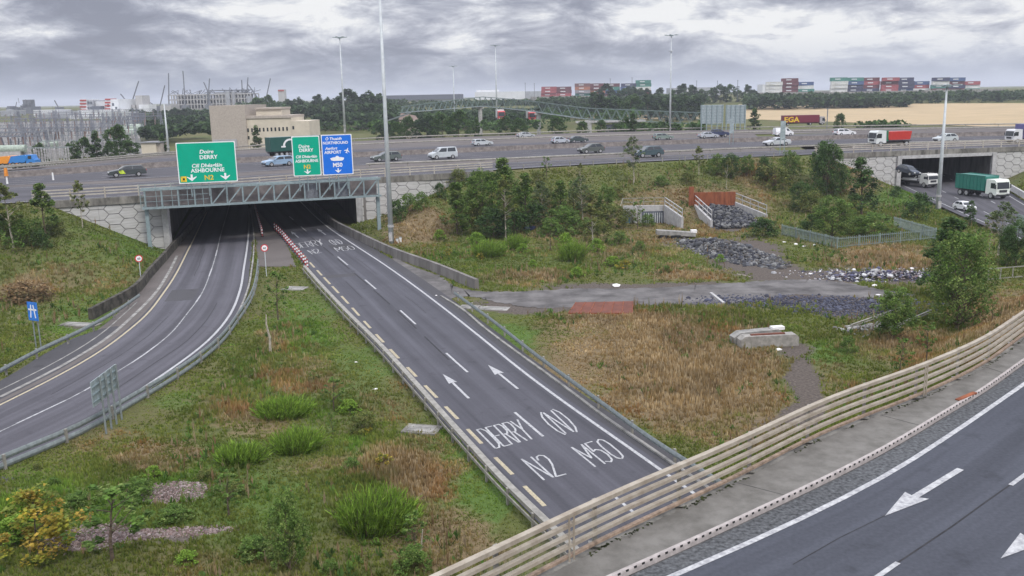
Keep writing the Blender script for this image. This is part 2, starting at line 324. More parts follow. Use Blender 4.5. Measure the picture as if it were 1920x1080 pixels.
# ------------------------------------------------------------------ what grows where (real ground cover, broken up by noise)
def vn(x, y, s, seed=0):
    x = x / s; y = y / s; xi, yi = np.floor(x).astype(np.int64), np.floor(y).astype(np.int64); fx, fy = x - xi, y - yi; fx, fy = fx * fx * (3 - 2 * fx), fy * fy * (3 - 2 * fy)
    def hs(i, j): v = np.sin(i * 127.1 + j * 311.7 + seed * 74.7) * 43758.5453; return v - np.floor(v)
    return (hs(xi, yi) * (1 - fx) + hs(xi + 1, yi) * fx) * (1 - fy) + (hs(xi, yi + 1) * (1 - fx) + hs(xi + 1, yi + 1) * fx) * fy
def ell(px, py, L, W=None):
    r = np.zeros(px.shape)
    for cx, cy, rx, ry, v in L: r = np.maximum(r, v * np.clip(1.6 * (1 - np.sqrt(((px - cx) / rx) ** 2 + ((py - cy) / ry) ** 2)), 0, 1))
    return r
DRY = [(1180, 670, 260, 110, 1), (1330, 720, 220, 150, 1), (1150, 610, 190, 40, .9), (1180, 720, 90, 80, .8), (1400, 800, 150, 70, .7), (1560, 720, 60, 80, .4), (1880, 600, 120, 90, .8), (1750, 660, 220, 60, .55), (280, 860, 130, 40, .75), (230, 830, 180, 45, .45), (60, 545, 110, 45, .7), (850, 1010, 190, 90, .75), (800, 900, 120, 90, .65), (580, 700, 120, 60, .5), (700, 730, 120, 120, .3), (470, 790, 130, 60, .6), (1150, 420, 420, 90, .55), (1300, 380, 260, 60, .6), (1000, 520, 140, 20, .6), (1290, 515, 120, 22, .7), (1650, 480, 160, 40, .8), (520, 640, 60, 40, .35), (640, 870, 200, 40, .5), (780, 420, 110, 60, .8), (1420, 330, 100, 60, .5), (1600, 330, 70, 50, .8), (150, 520, 200, 60, .4), (400, 1060, 300, 50, .35)]
LUSH = [(560, 800, 220, 200, .45), (420, 930, 330, 130, .55), (250, 960, 200, 100, .6), (640, 700, 90, 120, .5), (560, 620, 90, 100, .6), (200, 480, 260, 120, .4), (1400, 640, 220, 50, .5), (1000, 470, 330, 90, .4), (1250, 490, 180, 40, .4), (700, 840, 40, 40, .9), (850, 900, 110, 130, .8), (930, 960, 80, 70, 1), (1130, 730, 60, 40, 1), (960, 630, 70, 30, .8), (1230, 815, 60, 30, .6), (620, 900, 200, 60, .3), (380, 880, 160, 90, .5), (280, 450, 130, 70, .6), (150, 600, 150, 60, .6), (1000, 450, 260, 70, .5), (1700, 370, 90, 30, .9), (1560, 660, 100, 40, .7), (600, 600, 80, 90, .5), (700, 680, 40, 80, .6), (1420, 620, 160, 30, .35), (100, 950, 140, 100, .5), (320, 750, 120, 40, .5)]
DIRT = [(1400, 480, 100, 50, 1), (1450, 510, 90, 25, 1), (1540, 520, 120, 22, 1), (1590, 575, 110, 30, 1), (1000, 572, 160, 22, 1), (1500, 555, 200, 22, 1), (1250, 540, 340, 14, 1), (1370, 425, 50, 16, .9), (1505, 700, 40, 50, .95), (1520, 740, 42, 60, 1), (1505, 780, 60, 40, 1), (1490, 655, 60, 20, .75), (1440, 800, 80, 26, .5), (325, 926, 50, 20, .9), (165, 1012, 56, 20, .9), (310, 1008, 100, 12, .9), (452, 832, 34, 8, .7), (1700, 520, 90, 22, .8), (1620, 500, 90, 12, .5), (150, 610, 60, 12, .7), (1270, 455, 60, 18, .5), (895, 575, 60, 14, .6), (230, 580, 50, 24, .5)]
def cover(x, y, z):
    P = np.stack([x, y, z], -1) - np.array([0, 0, H]); q = np.maximum(P @ _f, 1); px = 960 + FPX * (P @ CR) / q; py = 540 - FPX * (P @ CU) / q
    s = np.clip(60 / q, .05, 2); n1, n2 = wob(x, y, 1.3), wob(y + 30, x - 12, 2.1)
    qx = px + n1 * 12 * s; qy = py + n2 * 6 * s; px = px + n1 * 32 * s * 1.2; py = py + n2 * 14 * s * 1.2
    fr = q < 330
    return ell(px, py, DRY) * fr, ell(px, py, LUSH) * fr, ell(qx, qy, DIRT) * fr
# ------------------------------------------------------------------ ground: one sheet out to the horizon
gx = np.concatenate([-np.geomspace(9000, 116, 46), np.arange(-114, 134, .8), np.geomspace(136, 9000, 46)])
gy = np.concatenate([-np.geomspace(6000, 4, 14), np.arange(4, 262, .8), np.geomspace(264, 11000, 70)])
GX, GY = np.meshgrid(gx, gy); GZ = height(GX.ravel(), GY.ravel())
V = np.stack([GX.ravel(), GY.ravel(), GZ], 1); nx, ny = len(gx), len(gy)
I = (np.arange(ny - 1)[:, None] * nx + np.arange(nx - 1)[None]).ravel(); F = np.stack([I, I + 1, I + nx + 1, I + nx], 1)
me = bpy.data.meshes.new('ground'); me.vertices.add(len(V)); me.vertices.foreach_set('co', V.ravel()); me.loops.add(F.size); me.loops.foreach_set('vertex_index', F.ravel().astype('i4'))
me.polygons.add(len(F)); me.polygons.foreach_set('loop_start', np.arange(0, F.size, 4, dtype='i4')); me.polygons.foreach_set('loop_total', np.full(len(F), 4, 'i4')); me.polygons.foreach_set('use_smooth', np.ones(len(F), bool)); me.update()
a = me.color_attributes.new('cover', 'FLOAT_COLOR', 'POINT'); dr, lu, di = cover(V[:, 0], V[:, 1], V[:, 2]); a.data.foreach_set('color', np.stack([dr, lu, di, dr * 0 + 1], 1).ravel().astype('f4'))
gm = bpy.data.materials.new('rough_grassland'); gm.use_nodes = True; nt = gm.node_tree; N = nt.nodes; Lk = nt.links; b = N['Principled BSDF']; b.inputs['Roughness'].default_value = .95; b.inputs['Specular IOR Level'].default_value = .1
at_ = nd('ShaderNodeAttribute', attribute_name='cover'); sp_ = nd('ShaderNodeSeparateColor'); Lk.new(at_.outputs['Color'], sp_.inputs[0]); tcn = nd('ShaderNodeTexCoord')
def gn(s, d, r=.6):
    n = nd('ShaderNodeTexNoise'); n.inputs['Scale'].default_value = s; n.inputs['Detail'].default_value = d; n.inputs['Roughness'].default_value = r; Lk.new(tcn.outputs['Object'], n.inputs['Vector']); return n.outputs['Fac']
f1, f2, f3, f4 = gn(.12, 6), gn(1.1, 6, .7), gn(6, 4, .7), gn(.01, 8)
def thr(mask, k=.9): return ramp(mth('ADD', mask, mth('MULTIPLY', mth('SUBTRACT', f2, .5), k)), [(.3, (0, 0, 0)), (.62, (1, 1, 1))])
base = mixc(ramp(f2, [(.35, (0, 0, 0)), (.65, (1, 1, 1))]), (.055, .070, .022), (.100, .108, .036)); base = mixc(ramp(f1, [(.42, (0, 0, 0)), (.6, (1, 1, 1))]), base, (.095, .088, .038))
c = mixc(thr(sp_.outputs[1]), base, mixc(f3, (.045, .085, .018), (.09, .13, .035)))
c = mixc(thr(sp_.outputs[0]), c, mixc(f3, (.10, .075, .042), (.18, .135, .076)))
c = mixc(thr(sp_.outputs[2]), c, mixc(ramp(f3, [(.3, (0, 0, 0)), (.7, (1, 1, 1))]), (.050, .042, .036), (.115, .096, .082)))
c = mixc(1.0, c, mth('MULTIPLY_ADD', f3, .8, .8), 'MULTIPLY')
Lk.new(c, b.inputs['Base Color']); bp = nd('ShaderNodeBump'); bp.inputs['Strength'].default_value = .6; bp.inputs['Distance'].default_value = .25; Lk.new(f2, bp.inputs['Height']); Lk.new(bp.outputs[0], b.inputs['Normal'])
me.materials.append(gm); ground = bpy.data.objects.new('ground', me); C.objects.link(ground); tag(ground, 'rough grass ground with dry tan and green patches', kind='structure')
# ------------------------------------------------------------------ road surfaces
ROADS = []
def road(name, A, B, m, z, lanes=2.0, k=10, label=None, n=90, keep=True):
    A, B = resample(A, n), resample(B, n); o = M(); rows = [A + (B - A) * t for t in np.linspace(0, 1, k)]
    for r_ in rows: r_[:, 2] = z
    o.add(np.concatenate(rows), [(j * n + i, j * n + i + 1, (j + 1) * n + i + 1, (j + 1) * n + i) for j in range(k - 1) for i in range(n - 1)])
    ob = o.build(name, m, smooth_=True); at = ob.data.attributes.new('lane', 'FLOAT', 'POINT'); at.data.foreach_set('value', np.repeat(np.linspace(0, lanes, k), n).astype('f4'))
    if keep: ROADS.append([tuple(p[:2]) for p in A] + [tuple(p[:2]) for p in B[::-1]])
    if ob.data.polygons[0].normal.z < 0: ob.data.flip_normals()
    return tag(ob, label, kind='structure')
ylS, wlS, rlS, ydS, cdS = (smooth(q, 2.0) for q in (yl, wl, rl, yd, cd))
r_out = road('outbound_road', shift(resample(ydS, 160), -.85), shift(resample(rlS, 160), .42), as_out, .02, 2.3, label='two lane asphalt road running away under the motorway bridge')
road('paved_margin', shift(resample(rlS, 160), .40), shift(resample(rlS, 160), 1.55), as_dark, .016, label='dark paved margin beside the outbound road')
r_in = road('inbound_road', shift(resample(ylS, 160), .3), shift(resample(wlS, 160), -.6), as_in, .02, 2.15, label='curving two lane asphalt road coming out from under the motorway')
road('paved_shoulder', shift(resample(ylS, 160), 2.5), shift(resample(ylS, 160), .25), as_brown, .016, label='grubby paved strip left of the yellow edge line')
lb = atl([(-60, 745), (0, 715), (100, 655), (190, 617), (218, 612)], 0); lb2 = atl([(-60, 790), (0, 750), (100, 700), (180, 650), (225, 613)], 0)
road('lay_by', smooth(lb, 2), smooth(lb2, 2), as_dark, .024, k=4, label='dark asphalt lay-by between left guard rail and edge line')
def cut(pts, cond): p = np.array(pts); return p[cond(p)]
# junction apron beside the right retaining wall, access track
rnd = random.Random(5)
tA = resample(smooth(atl([(735, 462), (760, 493), (820, 516), (893, 546), (1000, 545), (1085, 541), (1180, 541), (1290, 536), (1400, 529), (1500, 524), (1590, 530), (1650, 543), (1715, 551)], 0), 1), 220); tB = resample(smooth(atl([(735, 485), (790, 528), (835, 562), (860, 556), (930, 566), (990, 576), (1080, 577), (1180, 574), (1280, 571), (1360, 572), (1430, 563), (1490, 552), (1560, 556), (1650, 558), (1715, 556)], 0), 1), 220)
jt = np.array([[rnd.uniform(-.2, .2), rnd.uniform(-.25, .25), 0] for _ in range(440)]); jt[:60] *= .1; jt[220:290] *= .1; tA = tA + jt[:220]; tB = tB + jt[220:]; tA[:, 2] = tB[:, 2] = .012; ap = M(); rows = [tA + (tB - tA) * t_ for t_ in (0, .33, .66, 1)]; ap.add(np.concatenate(rows), [(q_ * 220 + i, q_ * 220 + i + 1, (q_ + 1) * 220 + i + 1, (q_ + 1) * 220 + i) for q_ in range(3) for i in range(219)]); ring = [tuple(p) for p in tA] + [tuple(p) for p in tB[::-1]]
track_m = mat('old_concrete_track', (.165, .155, .148), .9, col2=(.062, .057, .055), scale=.42, bump=.1, det=8)
trk = ap.build('access_track', track_m); tag(trk, 'grey worn track crossing the field from the outbound road', kind='structure'); ROADS.append([q[:2] for q in ring])
# motorway decks and carriageways
def deck(name, A, B, z, m, lanes, label): return road(name, A, B, m, z, lanes, 14, label, 120)
deck('motorway_near_lane', shift(E0, .55), G0, ZM + .02, as_m50, 1.5, 'nearest motorway slip lane beyond the bridge parapet')
road('motorway_left_carriageway', G1, MED, as_m50, ZM + .03, 4, 14, 'motorway carriageway with traffic driving left', 120)
road('motorway_right_carriageway', MED, FE, as_m50, ZM + .034, 4, 14, 'far motorway carriageway with traffic driving right', 120)
F2, F3 = FE * .72 + GF * .28, FE * .12 + GF * .88
road('collector_lane', F2, F3, as_brown, ZM + .02, 2, 8, 'farthest lane of the motorway beside the back barrier', 120)
for nm_, i0_, i1_ in (('bridge_deck', 20, 75), ('bridge_deck', 80, 119)):
    road(nm_, shift(E0, .5)[i0_:i1_], GF[i0_:i1_], as_brown, ZM + .006, 2, 6, 'worn bridge deck surface between the motorway lanes, %s bridge' % ('left' if i0_ == 20 else 'right'), 60, keep=False)
MK = {}
def marks(par, name, specs, m, z=.012, label=None):
    """specs: (centre line, width, [(s0,s1)...] or None)"""
    o = M()
    for line, wd, segs in specs:
        p = np.array(line); s = np.r_[0, np.cumsum(np.linalg.norm(np.diff(p, axis=0), axis=1))]
        for s0, s1 in (segs or [(0, s[-1])]):
            t = np.linspace(s0, s1, max(2, int((s1 - s0) / 2) + 1)); q = np.stack([np.interp(t, s, p[:, k]) for k in range(3)], 1); q[:, 2] = par_z[par.name] + z
            if len(q) > 1: o.strip(shift(q, wd / 2), shift(q, -wd / 2))
    ob = o.build(name, m, par, label=label)
    fl = [pp.normal.z for pp in ob.data.polygons]
    if fl and fl[0] < 0: ob.data.flip_normals()
    return ob
par_z = {'outbound_road': .02, 'inbound_road': .02, 'motorway_left_carriageway': ZM + .03, 'motorway_right_carriageway': ZM + .034, 'motorway_near_lane': ZM + .02}
def seg_px(line, pairs):       # dashes measured in the photo -> lengths along the line
    p = np.array(line); s = np.r_[0, np.cumsum(np.linalg.norm(np.diff(p, axis=0), axis=1))]; out = []
    for a_, b_ in pairs:
        k = []
        for q in (a_, b_):
            P_ = at(*q, 0); d, _ = dist_poly(np.array([0.]), np.array([0.]), [P_[:2], P_[:2] + 1e-6])
            dd = np.linalg.norm(p[:, :2] - P_[:2], axis=1); i = dd.argmin(); k.append(s[i])
        out.append((min(k), max(k)))
    return out
def fine(l): return resample(l, 900)
marks(r_out, 'edge_line', [(fine(rlS), .19, None)], roadwhite)
ydF, cdF = fine(ydS), fine(cdS)
yp = [((985, 914), (1021, 951)), ((927, 857), (958, 889)), ((878, 806), (904, 833)), ((836, 763), (858, 787)), ((797, 724), (818, 746)), ((764, 689), (781, 708)), ((734, 656), (749, 673)), ((707, 628), (721, 643)), ((683, 602), (697, 616)), ((661, 577), (674, 592)), ((641, 556), (654, 570)), ((623, 537), (635, 550)), ((608, 520), (619, 533)), ((594, 507), (604, 517)), ((580, 492), (589, 502)), ((566, 476), (574, 485)), ((554, 463), (561, 471))]
marks(r_out, 'yellow_dash', [(ydF, .20, seg_px(ydF, yp))], roadyellow)
cp = [((1150, 930), (1195, 965)), ((965, 774), (1017, 819)), ((838, 663), (877, 698)), ((750, 583), (779, 608)), ((685, 525), (706, 543)), ((633, 482), (652, 497)), ((564, 425), (574, 434)), ((543, 406), (550, 413)), ((600, 452), (607, 458))]
marks(r_out, 'lane_dash', [(cdF, .15, seg_px(cdF, cp))], roadwhite)
o = M(); line = ydF + 0
marks(r_out, 'tar_seam', [(shift(cdF, -.28), .13, [(20 + i * 9.0, 26.5 + i * 9.0) for i in range(17)])], seam_m, .006)
marks(r_in, 'yellow_edge_line', [(fine(ylS), .17, None)], roadyellow); marks(r_in, 'edge_line', [(fine(wlS), .20, None)], roadwhite)
mid = fine(smooth(extend(atl([(29, 796), (122, 752), (157, 734), (220, 697), (247, 681), (291, 650), (310, 635), (352, 587), (372, 561), (395, 510), (406, 474), (413, 444), (420, 420)], 0), 40, 60), 2))
ip = [((29, 796), (122, 752)), ((157, 734), (220, 697)), ((247, 681), (291, 650)), ((310, 635), (352, 587)), ((368, 567), (374, 555)), ((392, 518), (398, 504)), ((404, 481), (408, 469)), ((411, 450), (415, 440)), ((418, 426), (421, 415))]
def crack(par, line, name='sealed_crack', w_=.045, amp=.12, segs=None, seed=1, z=.006):
    p = resample(line, 260); n_ = len(p); rr_ = np.random.RandomState(seed); off_ = np.convolve(rr_.normal(0, 1, n_), np.ones(5) / 5, 'same') * amp
    t = np.gradient(p, axis=0); nn = np.stack([-t[:, 1], t[:, 0], 0 * t[:, 0]], 1); nn /= np.linalg.norm(nn, axis=1)[:, None] + 1e-9; marks(par, name, [(p + nn * off_[:, None], w_, segs)], seam_m, z)
crack(r_out, shift(cdF, 1.7), seed=2, segs=[(92, 104), (128, 139), (150, 157)]); crack(r_out, shift(cdF, -1.9), seed=3, segs=[(100, 108), (141, 149)], w_=.06); crack(r_in, shift(fine(ylS), -1.9), seed=4, segs=[(62, 82), (100, 118)]); crack(r_in, shift(fine(wlS), 1.6), seed=5, segs=[(70, 95)], w_=.06)
for ln_, s0, s1, wd_, sh_ in ((cdF, 118, 122.5, 2.6, 1.7), (cdF, 137, 138.6, 3.0, -1.7), (cdF, 104, 110, 1.0, -2.2)): marks(r_out, 'asphalt_patch', [(shift(ln_, sh_), wd_, [(s0, s1)])], as_dark, .003)
marks(r_in, 'asphalt_patch', [(shift(fine(ylS), -1.8), 2.4, [(88, 93)])], as_dark, .003)
marks(r_in, 'lane_dash', [(mid, .13, seg_px(mid, ip[:3] + ip[4:]))], roadwhite); marks(r_in, 'faded_lane_line', [(mid, .10, None)], roadwhite_old, .004)
gl = fine(smooth(atl([(0, 745), (100, 695), (200, 635), (250, 592), (287, 555), (317, 510), (332, 480)], 0), 2)); marks(r_in, 'channel_strip', [(gl, .28, None), (shift(gl, .9), .12, [(0, 26)])], concrete, .01)
# stroke lettering stretched along the road
GL = {'D': ([(0, 0), (0, 1), (.45, 1), (.75, .85), (.8, .5), (.75, .15), (.45, 0), (0, 0)],), 'E': ([(.75, 1), (0, 1), (0, 0), (.75, 0)], [(0, .52), (.6, .52)]), 'R': ([(0, 0), (0, 1), (.55, 1), (.75, .88), (.75, .62), (.55, .5), (0, .5)], [(.35, .5), (.8, 0)]), 'Y': ([(0, 1), (.4, .5), (.8, 1)], [(.4, .5), (.4, 0)]), 'N': ([(0, 0), (0, 1), (.75, 0), (.75, 1)],), '2': ([(0, .8), (.12, .95), (.4, 1), (.68, .94), (.75, .75), (.6, .5), (0, 0), (.8, 0)],), 'M': ([(0, 0), (0, 1), (.45, .35), (.9, 1), (.9, 0)],), '5': ([(.75, 1), (.08, 1), (.02, .58), (.3, .64), (.62, .56), (.75, .32), (.62, .08), (.35, 0), (.02, .08)],), '0': ([(.4, 0), (.12, .08), (0, .3), (0, .7), (.12, .92), (.4, 1), (.68, .92), (.8, .7), (.8, .3), (.68, .08), (.4, 0)],), '(': ([(.4, 1.04), (.12, .85), (0, .5), (.12, .15), (.4, -.04)],), ')': ([(0, 1.04), (.28, .85), (.4, .5), (.28, .15), (0, -.04)],)}
ADV = {'(': .55, ')': .55, 'M': 1.12}
def letters(o, txt, TL, TR, BL, BR, z, wd=.13, plane=0.0):
    TL, TR, BL, BR = (at(*q, plane) for q in (TL, TR, BL, BR)); tot = sum(ADV.get(c, .98) for c in txt) - .18; x = 0
    for ch in txt:
        for st in GL[ch]:
            W = []
            for u, v in st:
                uu = (x + u) / tot; W.append((BL * (1 - uu) + BR * uu) * (1 - v) + (TL * (1 - uu) + TR * uu) * v)
            for i in range(len(W) - 1):
                p, q = W[i].copy(), W[i + 1].copy(); d = q - p; L_ = np.linalg.norm(d); 
                if L_ < 1e-4: continue
                d /= L_; n = np.array([-d[1], d[0], 0]) * wd / 2; p -= d * wd * .25; q += d * wd * .25; zz = z + .0007 * (i % 3)
                p[2] = q[2] = zz; o.add([p - n, q - n, q + n, p + n], [(0, 1, 2, 3)])
        x += ADV.get(ch, .98)
for txt, near, far in (('DERRY', [(894, 807), (970, 788), (929, 842), (1003, 823)], [(550, 458), (600, 449), (558, 466), (607, 460)]), ('(N)', [(1008, 778), (1045, 768), (1050, 816), (1087, 808)], [(614, 451), (634, 449), (626, 460), (644, 457)]), ('N2', [(978, 862), (1020, 853), (1020, 901), (1061, 890)], [(576, 470), (595, 467), (586, 477), (603, 474)]), ('M50', [(1072, 840), (1130, 823), (1116, 876), (1174, 859)], [(626, 465), (658, 461), (634, 472), (667, 468)])):
    for q in (near, far):
        o = M(); letters(o, txt, *q, z=.036, wd=.10); o.build('road_lettering', roadwhite, r_out, label='white %s painted on the outbound lane' % txt)
def arrow(par, tip, hl, hr, tail, z, plane=0.0, w=.16):
    T, A_, B_, E_ = (at(*q, plane)[:2] for q in (tip, hl, hr, tail)); mid_ = (A_ + B_) / 2; d = (E_ - mid_) / np.linalg.norm(E_ - mid_); n = np.array([-d[1], d[0]]) * w / 2; mm = mid_ + (T - mid_) * .08
    M().add([(*T, z), (*A_, z), (*mm, z), (*B_, z), (*(mm + n), z + .001), (*(mm - n), z + .001), (*(E_ - n), z + .001), (*(E_ + n), z + .001)], [(0, 1, 2), (0, 2, 3), (4, 5, 6, 7)]).build('direction_arrow', roadwhite, par)
arrow(r_out, (830, 702), (842, 721), (857, 717), (879, 748), .036); arrow(r_out, (915, 685), (928, 704), (945, 700), (971, 730), .036)
arrow(r_out, (545, 434), (548, 440), (556, 438), (560, 446), .036); arrow(r_out, (594, 429), (598, 435), (605, 433), (611, 441), .036)
# foreground slip road on its bridge
off = lambda a_, dx, dy: a_ + np.array([dx, dy, 0])
slip_far = shift(wline, -16)
r_sl = road('slip_road', shift(wline, .12), slip_far, as_slip, ZS - .1, 4.4, 20, 'dark asphalt slip road crossing the near bridge', 120); par_z['slip_road'] = ZS - .1
road('gravel_strip', shift(kerbl, -.16), shift(wline, .10), gravel_m, ZS - .108, k=3, label='loose chippings between drain kerb and white line')
marks(r_sl, 'edge_line', [(wline, .17, None)], roadwhite)
arrow(r_sl, (1659, 968), (1697, 923), (1742, 936), (1801, 880), ZS - .086, ZS - .1, .2); arrow(r_sl, (1876, 1048), (1913, 1000), (1960, 1017), (2019, 960), ZS - .086, ZS - .1, .2)
sd = np.array([at(1895, 910, ZS - .1), at(1925, 888, ZS - .1)]); dd = sd[1] - sd[0]; dd = dd / np.linalg.norm(dd)
s2 = at(1648, 1080, ZS - .1)
lane2 = np.array([s2 - (sd[0] - s2) * 2, s2, sd[0], sd[1], sd[1] + dd * 30]); Ls = np.linalg.norm(sd[0] - s2); L0 = 2 * Ls
marks(r_sl, 'lane_dash', [(lane2, .13, [(L0 - Ls - .2, L0 + .9), (L0 + Ls, L0 + Ls + 2), (L0 + 2 * Ls + 1.5, L0 + 2 * Ls + 4)])], roadwhite); crack(r_sl, lane2, 'sealed_crack', .05, .03, None, 8, .005); crack(r_sl, shift(wline, -1.3), 'sealed_crack', .03, .10, [(28, 36), (44, 49)], 9, .005)
# concrete verge + drain kerb of the near bridge, bridge fascia
nb = thing('near_bridge', 'near slip road bridge with concrete verge, drain kerb and fascia beam', 'bridge', (verge[40][0], verge[40][1], 0))
o = M(); kb = shift(kerbl, .02); nseg = len(verge); jag = np.array(verge); rr = np.random.RandomState(3)
vz = resample(verge, 700); kz = resample(kb, 700); jn = shift(vz, 1.0) - vz; amp = rr.uniform(-.05, .05, 700); amp = np.convolve(amp, np.ones(3) / 3, 'same')
vj = vz + jn * amp[:, None]
o.strip(vj + [0, 0, .02], kz + [0, 0, .02]); o.strip(vj + [0, 0, -.3], vj + [0, 0, .02])
ob = o.build('verge_slab', mat('verge_concrete', (.19, .18, .162), .92, col2=(.12, .113, .10), scale=1.6, bump=.35, det=9), nb, world=True)
for i in range(0, 700, 58):
    pass
o = M(); 
for i in range(0, 700, 46): o.beam(vj[i] + [0, 0, .024], kz[i] + [0, 0, .024], .025, .004)
o.build('verge_joint', dark_conc, nb, world=True)
o = M(); kk = resample(kb, 900); o.sweep(kk, [(.0, -.2), (.0, .035), (-.10, .035), (-.115, .0), (-.115, -.2)]); o.build('drain_kerb', mat('pink_grey_kerb', (.40, .36, .34), .9, var=.12, scale=4), nb, world=True)
kt = M(); ks = np.r_[0, np.cumsum(np.linalg.norm(np.diff(kk, axis=0), axis=1))]; cnt = int(ks[-1] / .26)
for s_ in np.arange(cnt) * .26 + .1:
    i = min(len(kk) - 2, np.searchsorted(ks, s_)); p = kk[i]; d = (kk[i + 1] - kk[i]); d /= np.linalg.norm(d); n = np.array([d[1], -d[0], 0])
    if np.linalg.norm(p[:2] - at(1800, 755, ZS)[:2]) < 24: kt.beam(p + n * .10 + [0, 0, .008] - d * .045, p + n * .10 + [0, 0, .008] + d * .045, .036, .05)
kt.build('drain_slots', black, nb, world=True, kind='stuff')
p = at(1795, 752, ZS); p2 = at(1828, 738, ZS); M().beam(p + [0, 0, .04], p2 + [0, 0, .04], .16, .05).build('gully_grate', rust, nb, world=True)
o = M(); o.sweep(verge, [(.35, -1.0), (.35, -.06), (-.2, -.06), (-.2, -1.0)]); o.build('fascia_beam', dirty_conc, nb, world=True)
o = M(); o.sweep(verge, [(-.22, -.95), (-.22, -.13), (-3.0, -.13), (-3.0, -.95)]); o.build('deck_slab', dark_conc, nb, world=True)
# parapet railing of the near bridge
rp = shift(verge, .12); rp[:, 2] = ZS
rt = thing('parapet_railing', 'beige four rail steel parapet railing along the near slip road bridge', 'railing', (rp[40][0], rp[40][1], ZS))
for nm, zc, w_, h_, mm in (('top_rail', 1.22, .155, .11, rail_m), ('rail', .95, .125, .085, rail_m), ('rail', .68, .125, .085, rail_m), ('rail', .42, .125, .085, rail_m), ('bottom_rail', .15, .11, .07, rail_b)):
    M().sweep(rp, [(-w_ / 2, zc - h_ / 2), (w_ / 2, zc - h_ / 2), (w_ / 2, zc + h_ / 2), (-w_ / 2, zc + h_ / 2)]).build(nm, mm, rt, world=True)
s = np.r_[0, np.cumsum(np.linalg.norm(np.diff(rp, axis=0), axis=1))]; base_i = None
p0 = at(1090, 990, ZS); i0 = np.linalg.norm(rp[:, :2] - p0[:2], axis=1).argmin()
for k in range(-4, 22):
    sk = s[i0] + k * 3.3
    if sk < 0 or sk > s[-1] - 1: continue
    q = np.array([np.interp(sk, s, rp[:, j]) for j in range(3)]); q2 = np.array([np.interp(sk + .3, s, rp[:, j]) for j in range(3)]); d = (q2 - q) / np.linalg.norm(q2 - q); n = np.array([-d[1], d[0], 0])
    b_ = q + n * .14; M().beam(b_ + [0, 0, -.1], b_ + n * .02 + [0, 0, 1.22], .12, .06, up=n).beam(b_ + [0, 0, .0], b_ + [0, 0, .03], .3, .3).build('post', galv_w, rt, world=True)
mesh_o = M()
for k in range(0, 1500):
    sk = 10 + k * .045
    if sk > s[-1]: break
    q = np.array([np.interp(sk, s, rp[:, j]) for j in range(3)])
    if q[0] < -9 or q[0] > 2.4: continue
    mesh_o.beam(q + [0, 0, .05], q + [0, 0, .95], .004, .004)
mesh_o.build('wire_infill', galv, rt, world=True)
for pxy in ((1018, 985), (1735, 700)):
    q = at(pxy[0], pxy[1] + 65 if pxy[0] < 1100 else pxy[1] + 42, ZS); i = np.linalg.norm(rp[:, :2] - q[:2], axis=1).argmin(); d = rp[i + 1] - rp[i]; d /= np.linalg.norm(d); o = M()
    for e in (-.08, .08): o.beam(rp[i] + d * e - np.array([-d[1], d[0], 0]) * .07 + [0, 0, .05], rp[i] + d * e - np.array([-d[1], d[0], 0]) * .07 + [0, 0, 1.24], .045, .03)
    o.build('expansion_joint', rail_m, rt, world=True)
# ------------------------------------------------------------------ retaining walls of hexagonal panels, motorway bridges
hex_m = mat('hexagon_panel_concrete', (.50, .49, .48), .92, col2=(.38, .37, .35), scale=1.1, bump=.2, stretch=(.6, .6, 6)); joint_m = mat('dark_panel_joint', (.22, .215, .21), .95)
def clip(poly, f):
    out = []
    for i in range(len(poly)):
        a_, b_ = poly[i], poly[(i + 1) % len(poly)]; fa, fb = f(a_), f(b_)
        if fa >= 0: out.append(a_)
        if fa * fb < 0: t = fa / (fa - fb); out.append((a_[0] + (b_[0] - a_[0]) * t, a_[1] + (b_[1] - a_[1]) * t))
    return out
def hexwall(par, P0, P1, zt0, zt1, zb=-.4, Wd=2.1, Hh=1.25, th=.5):
    P0 = np.array(P0, float) * [1, 1, 0]; P1 = np.array(P1, float) * [1, 1, 0]; L_ = np.linalg.norm(P1 - P0); u = (P1 - P0) / L_; n = np.array([u[1], -u[0], 0])
    top = lambda s_: zt0 + (zt1 - zt0) * s_ / L_
    o = M(); o.hexa([P0 + [0, 0, zb], P1 + [0, 0, zb], P1 - n * th + [0, 0, zb], P0 - n * th + [0, 0, zb]], [P0 + [0, 0, zt0], P1 + [0, 0, zt1], P1 - n * th + [0, 0, zt1], P0 - n * th + [0, 0, zt0]]); o.build('wall_backing', joint_m, par, world=True)
    o = M(); px_, py_ = Wd * .75, Hh; g = .04
    for i in range(-1, int(L_ / px_) + 2):
        for j in range(-1, int((max(zt0, zt1) - zb) / py_) + 2):
            cx, cy = i * px_, zb + j * py_ + (py_ / 2 if i % 2 else 0); a2, b2 = Wd / 2 - g, Hh / 2 - g
            P = [(cx - a2, cy), (cx - a2 * .5, cy - b2), (cx + a2 * .5, cy - b2), (cx + a2, cy), (cx + a2 * .5, cy + b2), (cx - a2 * .5, cy + b2)]
            for f in (lambda q: q[0], lambda q: L_ - q[0], lambda q: q[1] - zb, lambda q: top(q[0]) - .03 - q[1]):
                P = clip(P, f)
                if len(P) < 3: break
            if len(P) < 3: continue
            m_ = len(P); c_ = np.mean(P, 0); V = [P0 + u * a_ + [0, 0, b_] + n * .01 for a_, b_ in P] + [P0 + u * (c_[0] + (a_ - c_[0]) * .97) + [0, 0, c_[1] + (b_ - c_[1]) * .97] + n * .06 for a_, b_ in P]
            o.add(V, [tuple(range(m_, 2 * m_))] + [(k, (k + 1) % m_, m_ + (k + 1) % m_, m_ + k) for k in range(m_)])
    return o.build('hexagon_panels', hex_m, par, world=True)
def epl(px, py, z=0): return at(px, py, z)
E0a = np.array(E0)
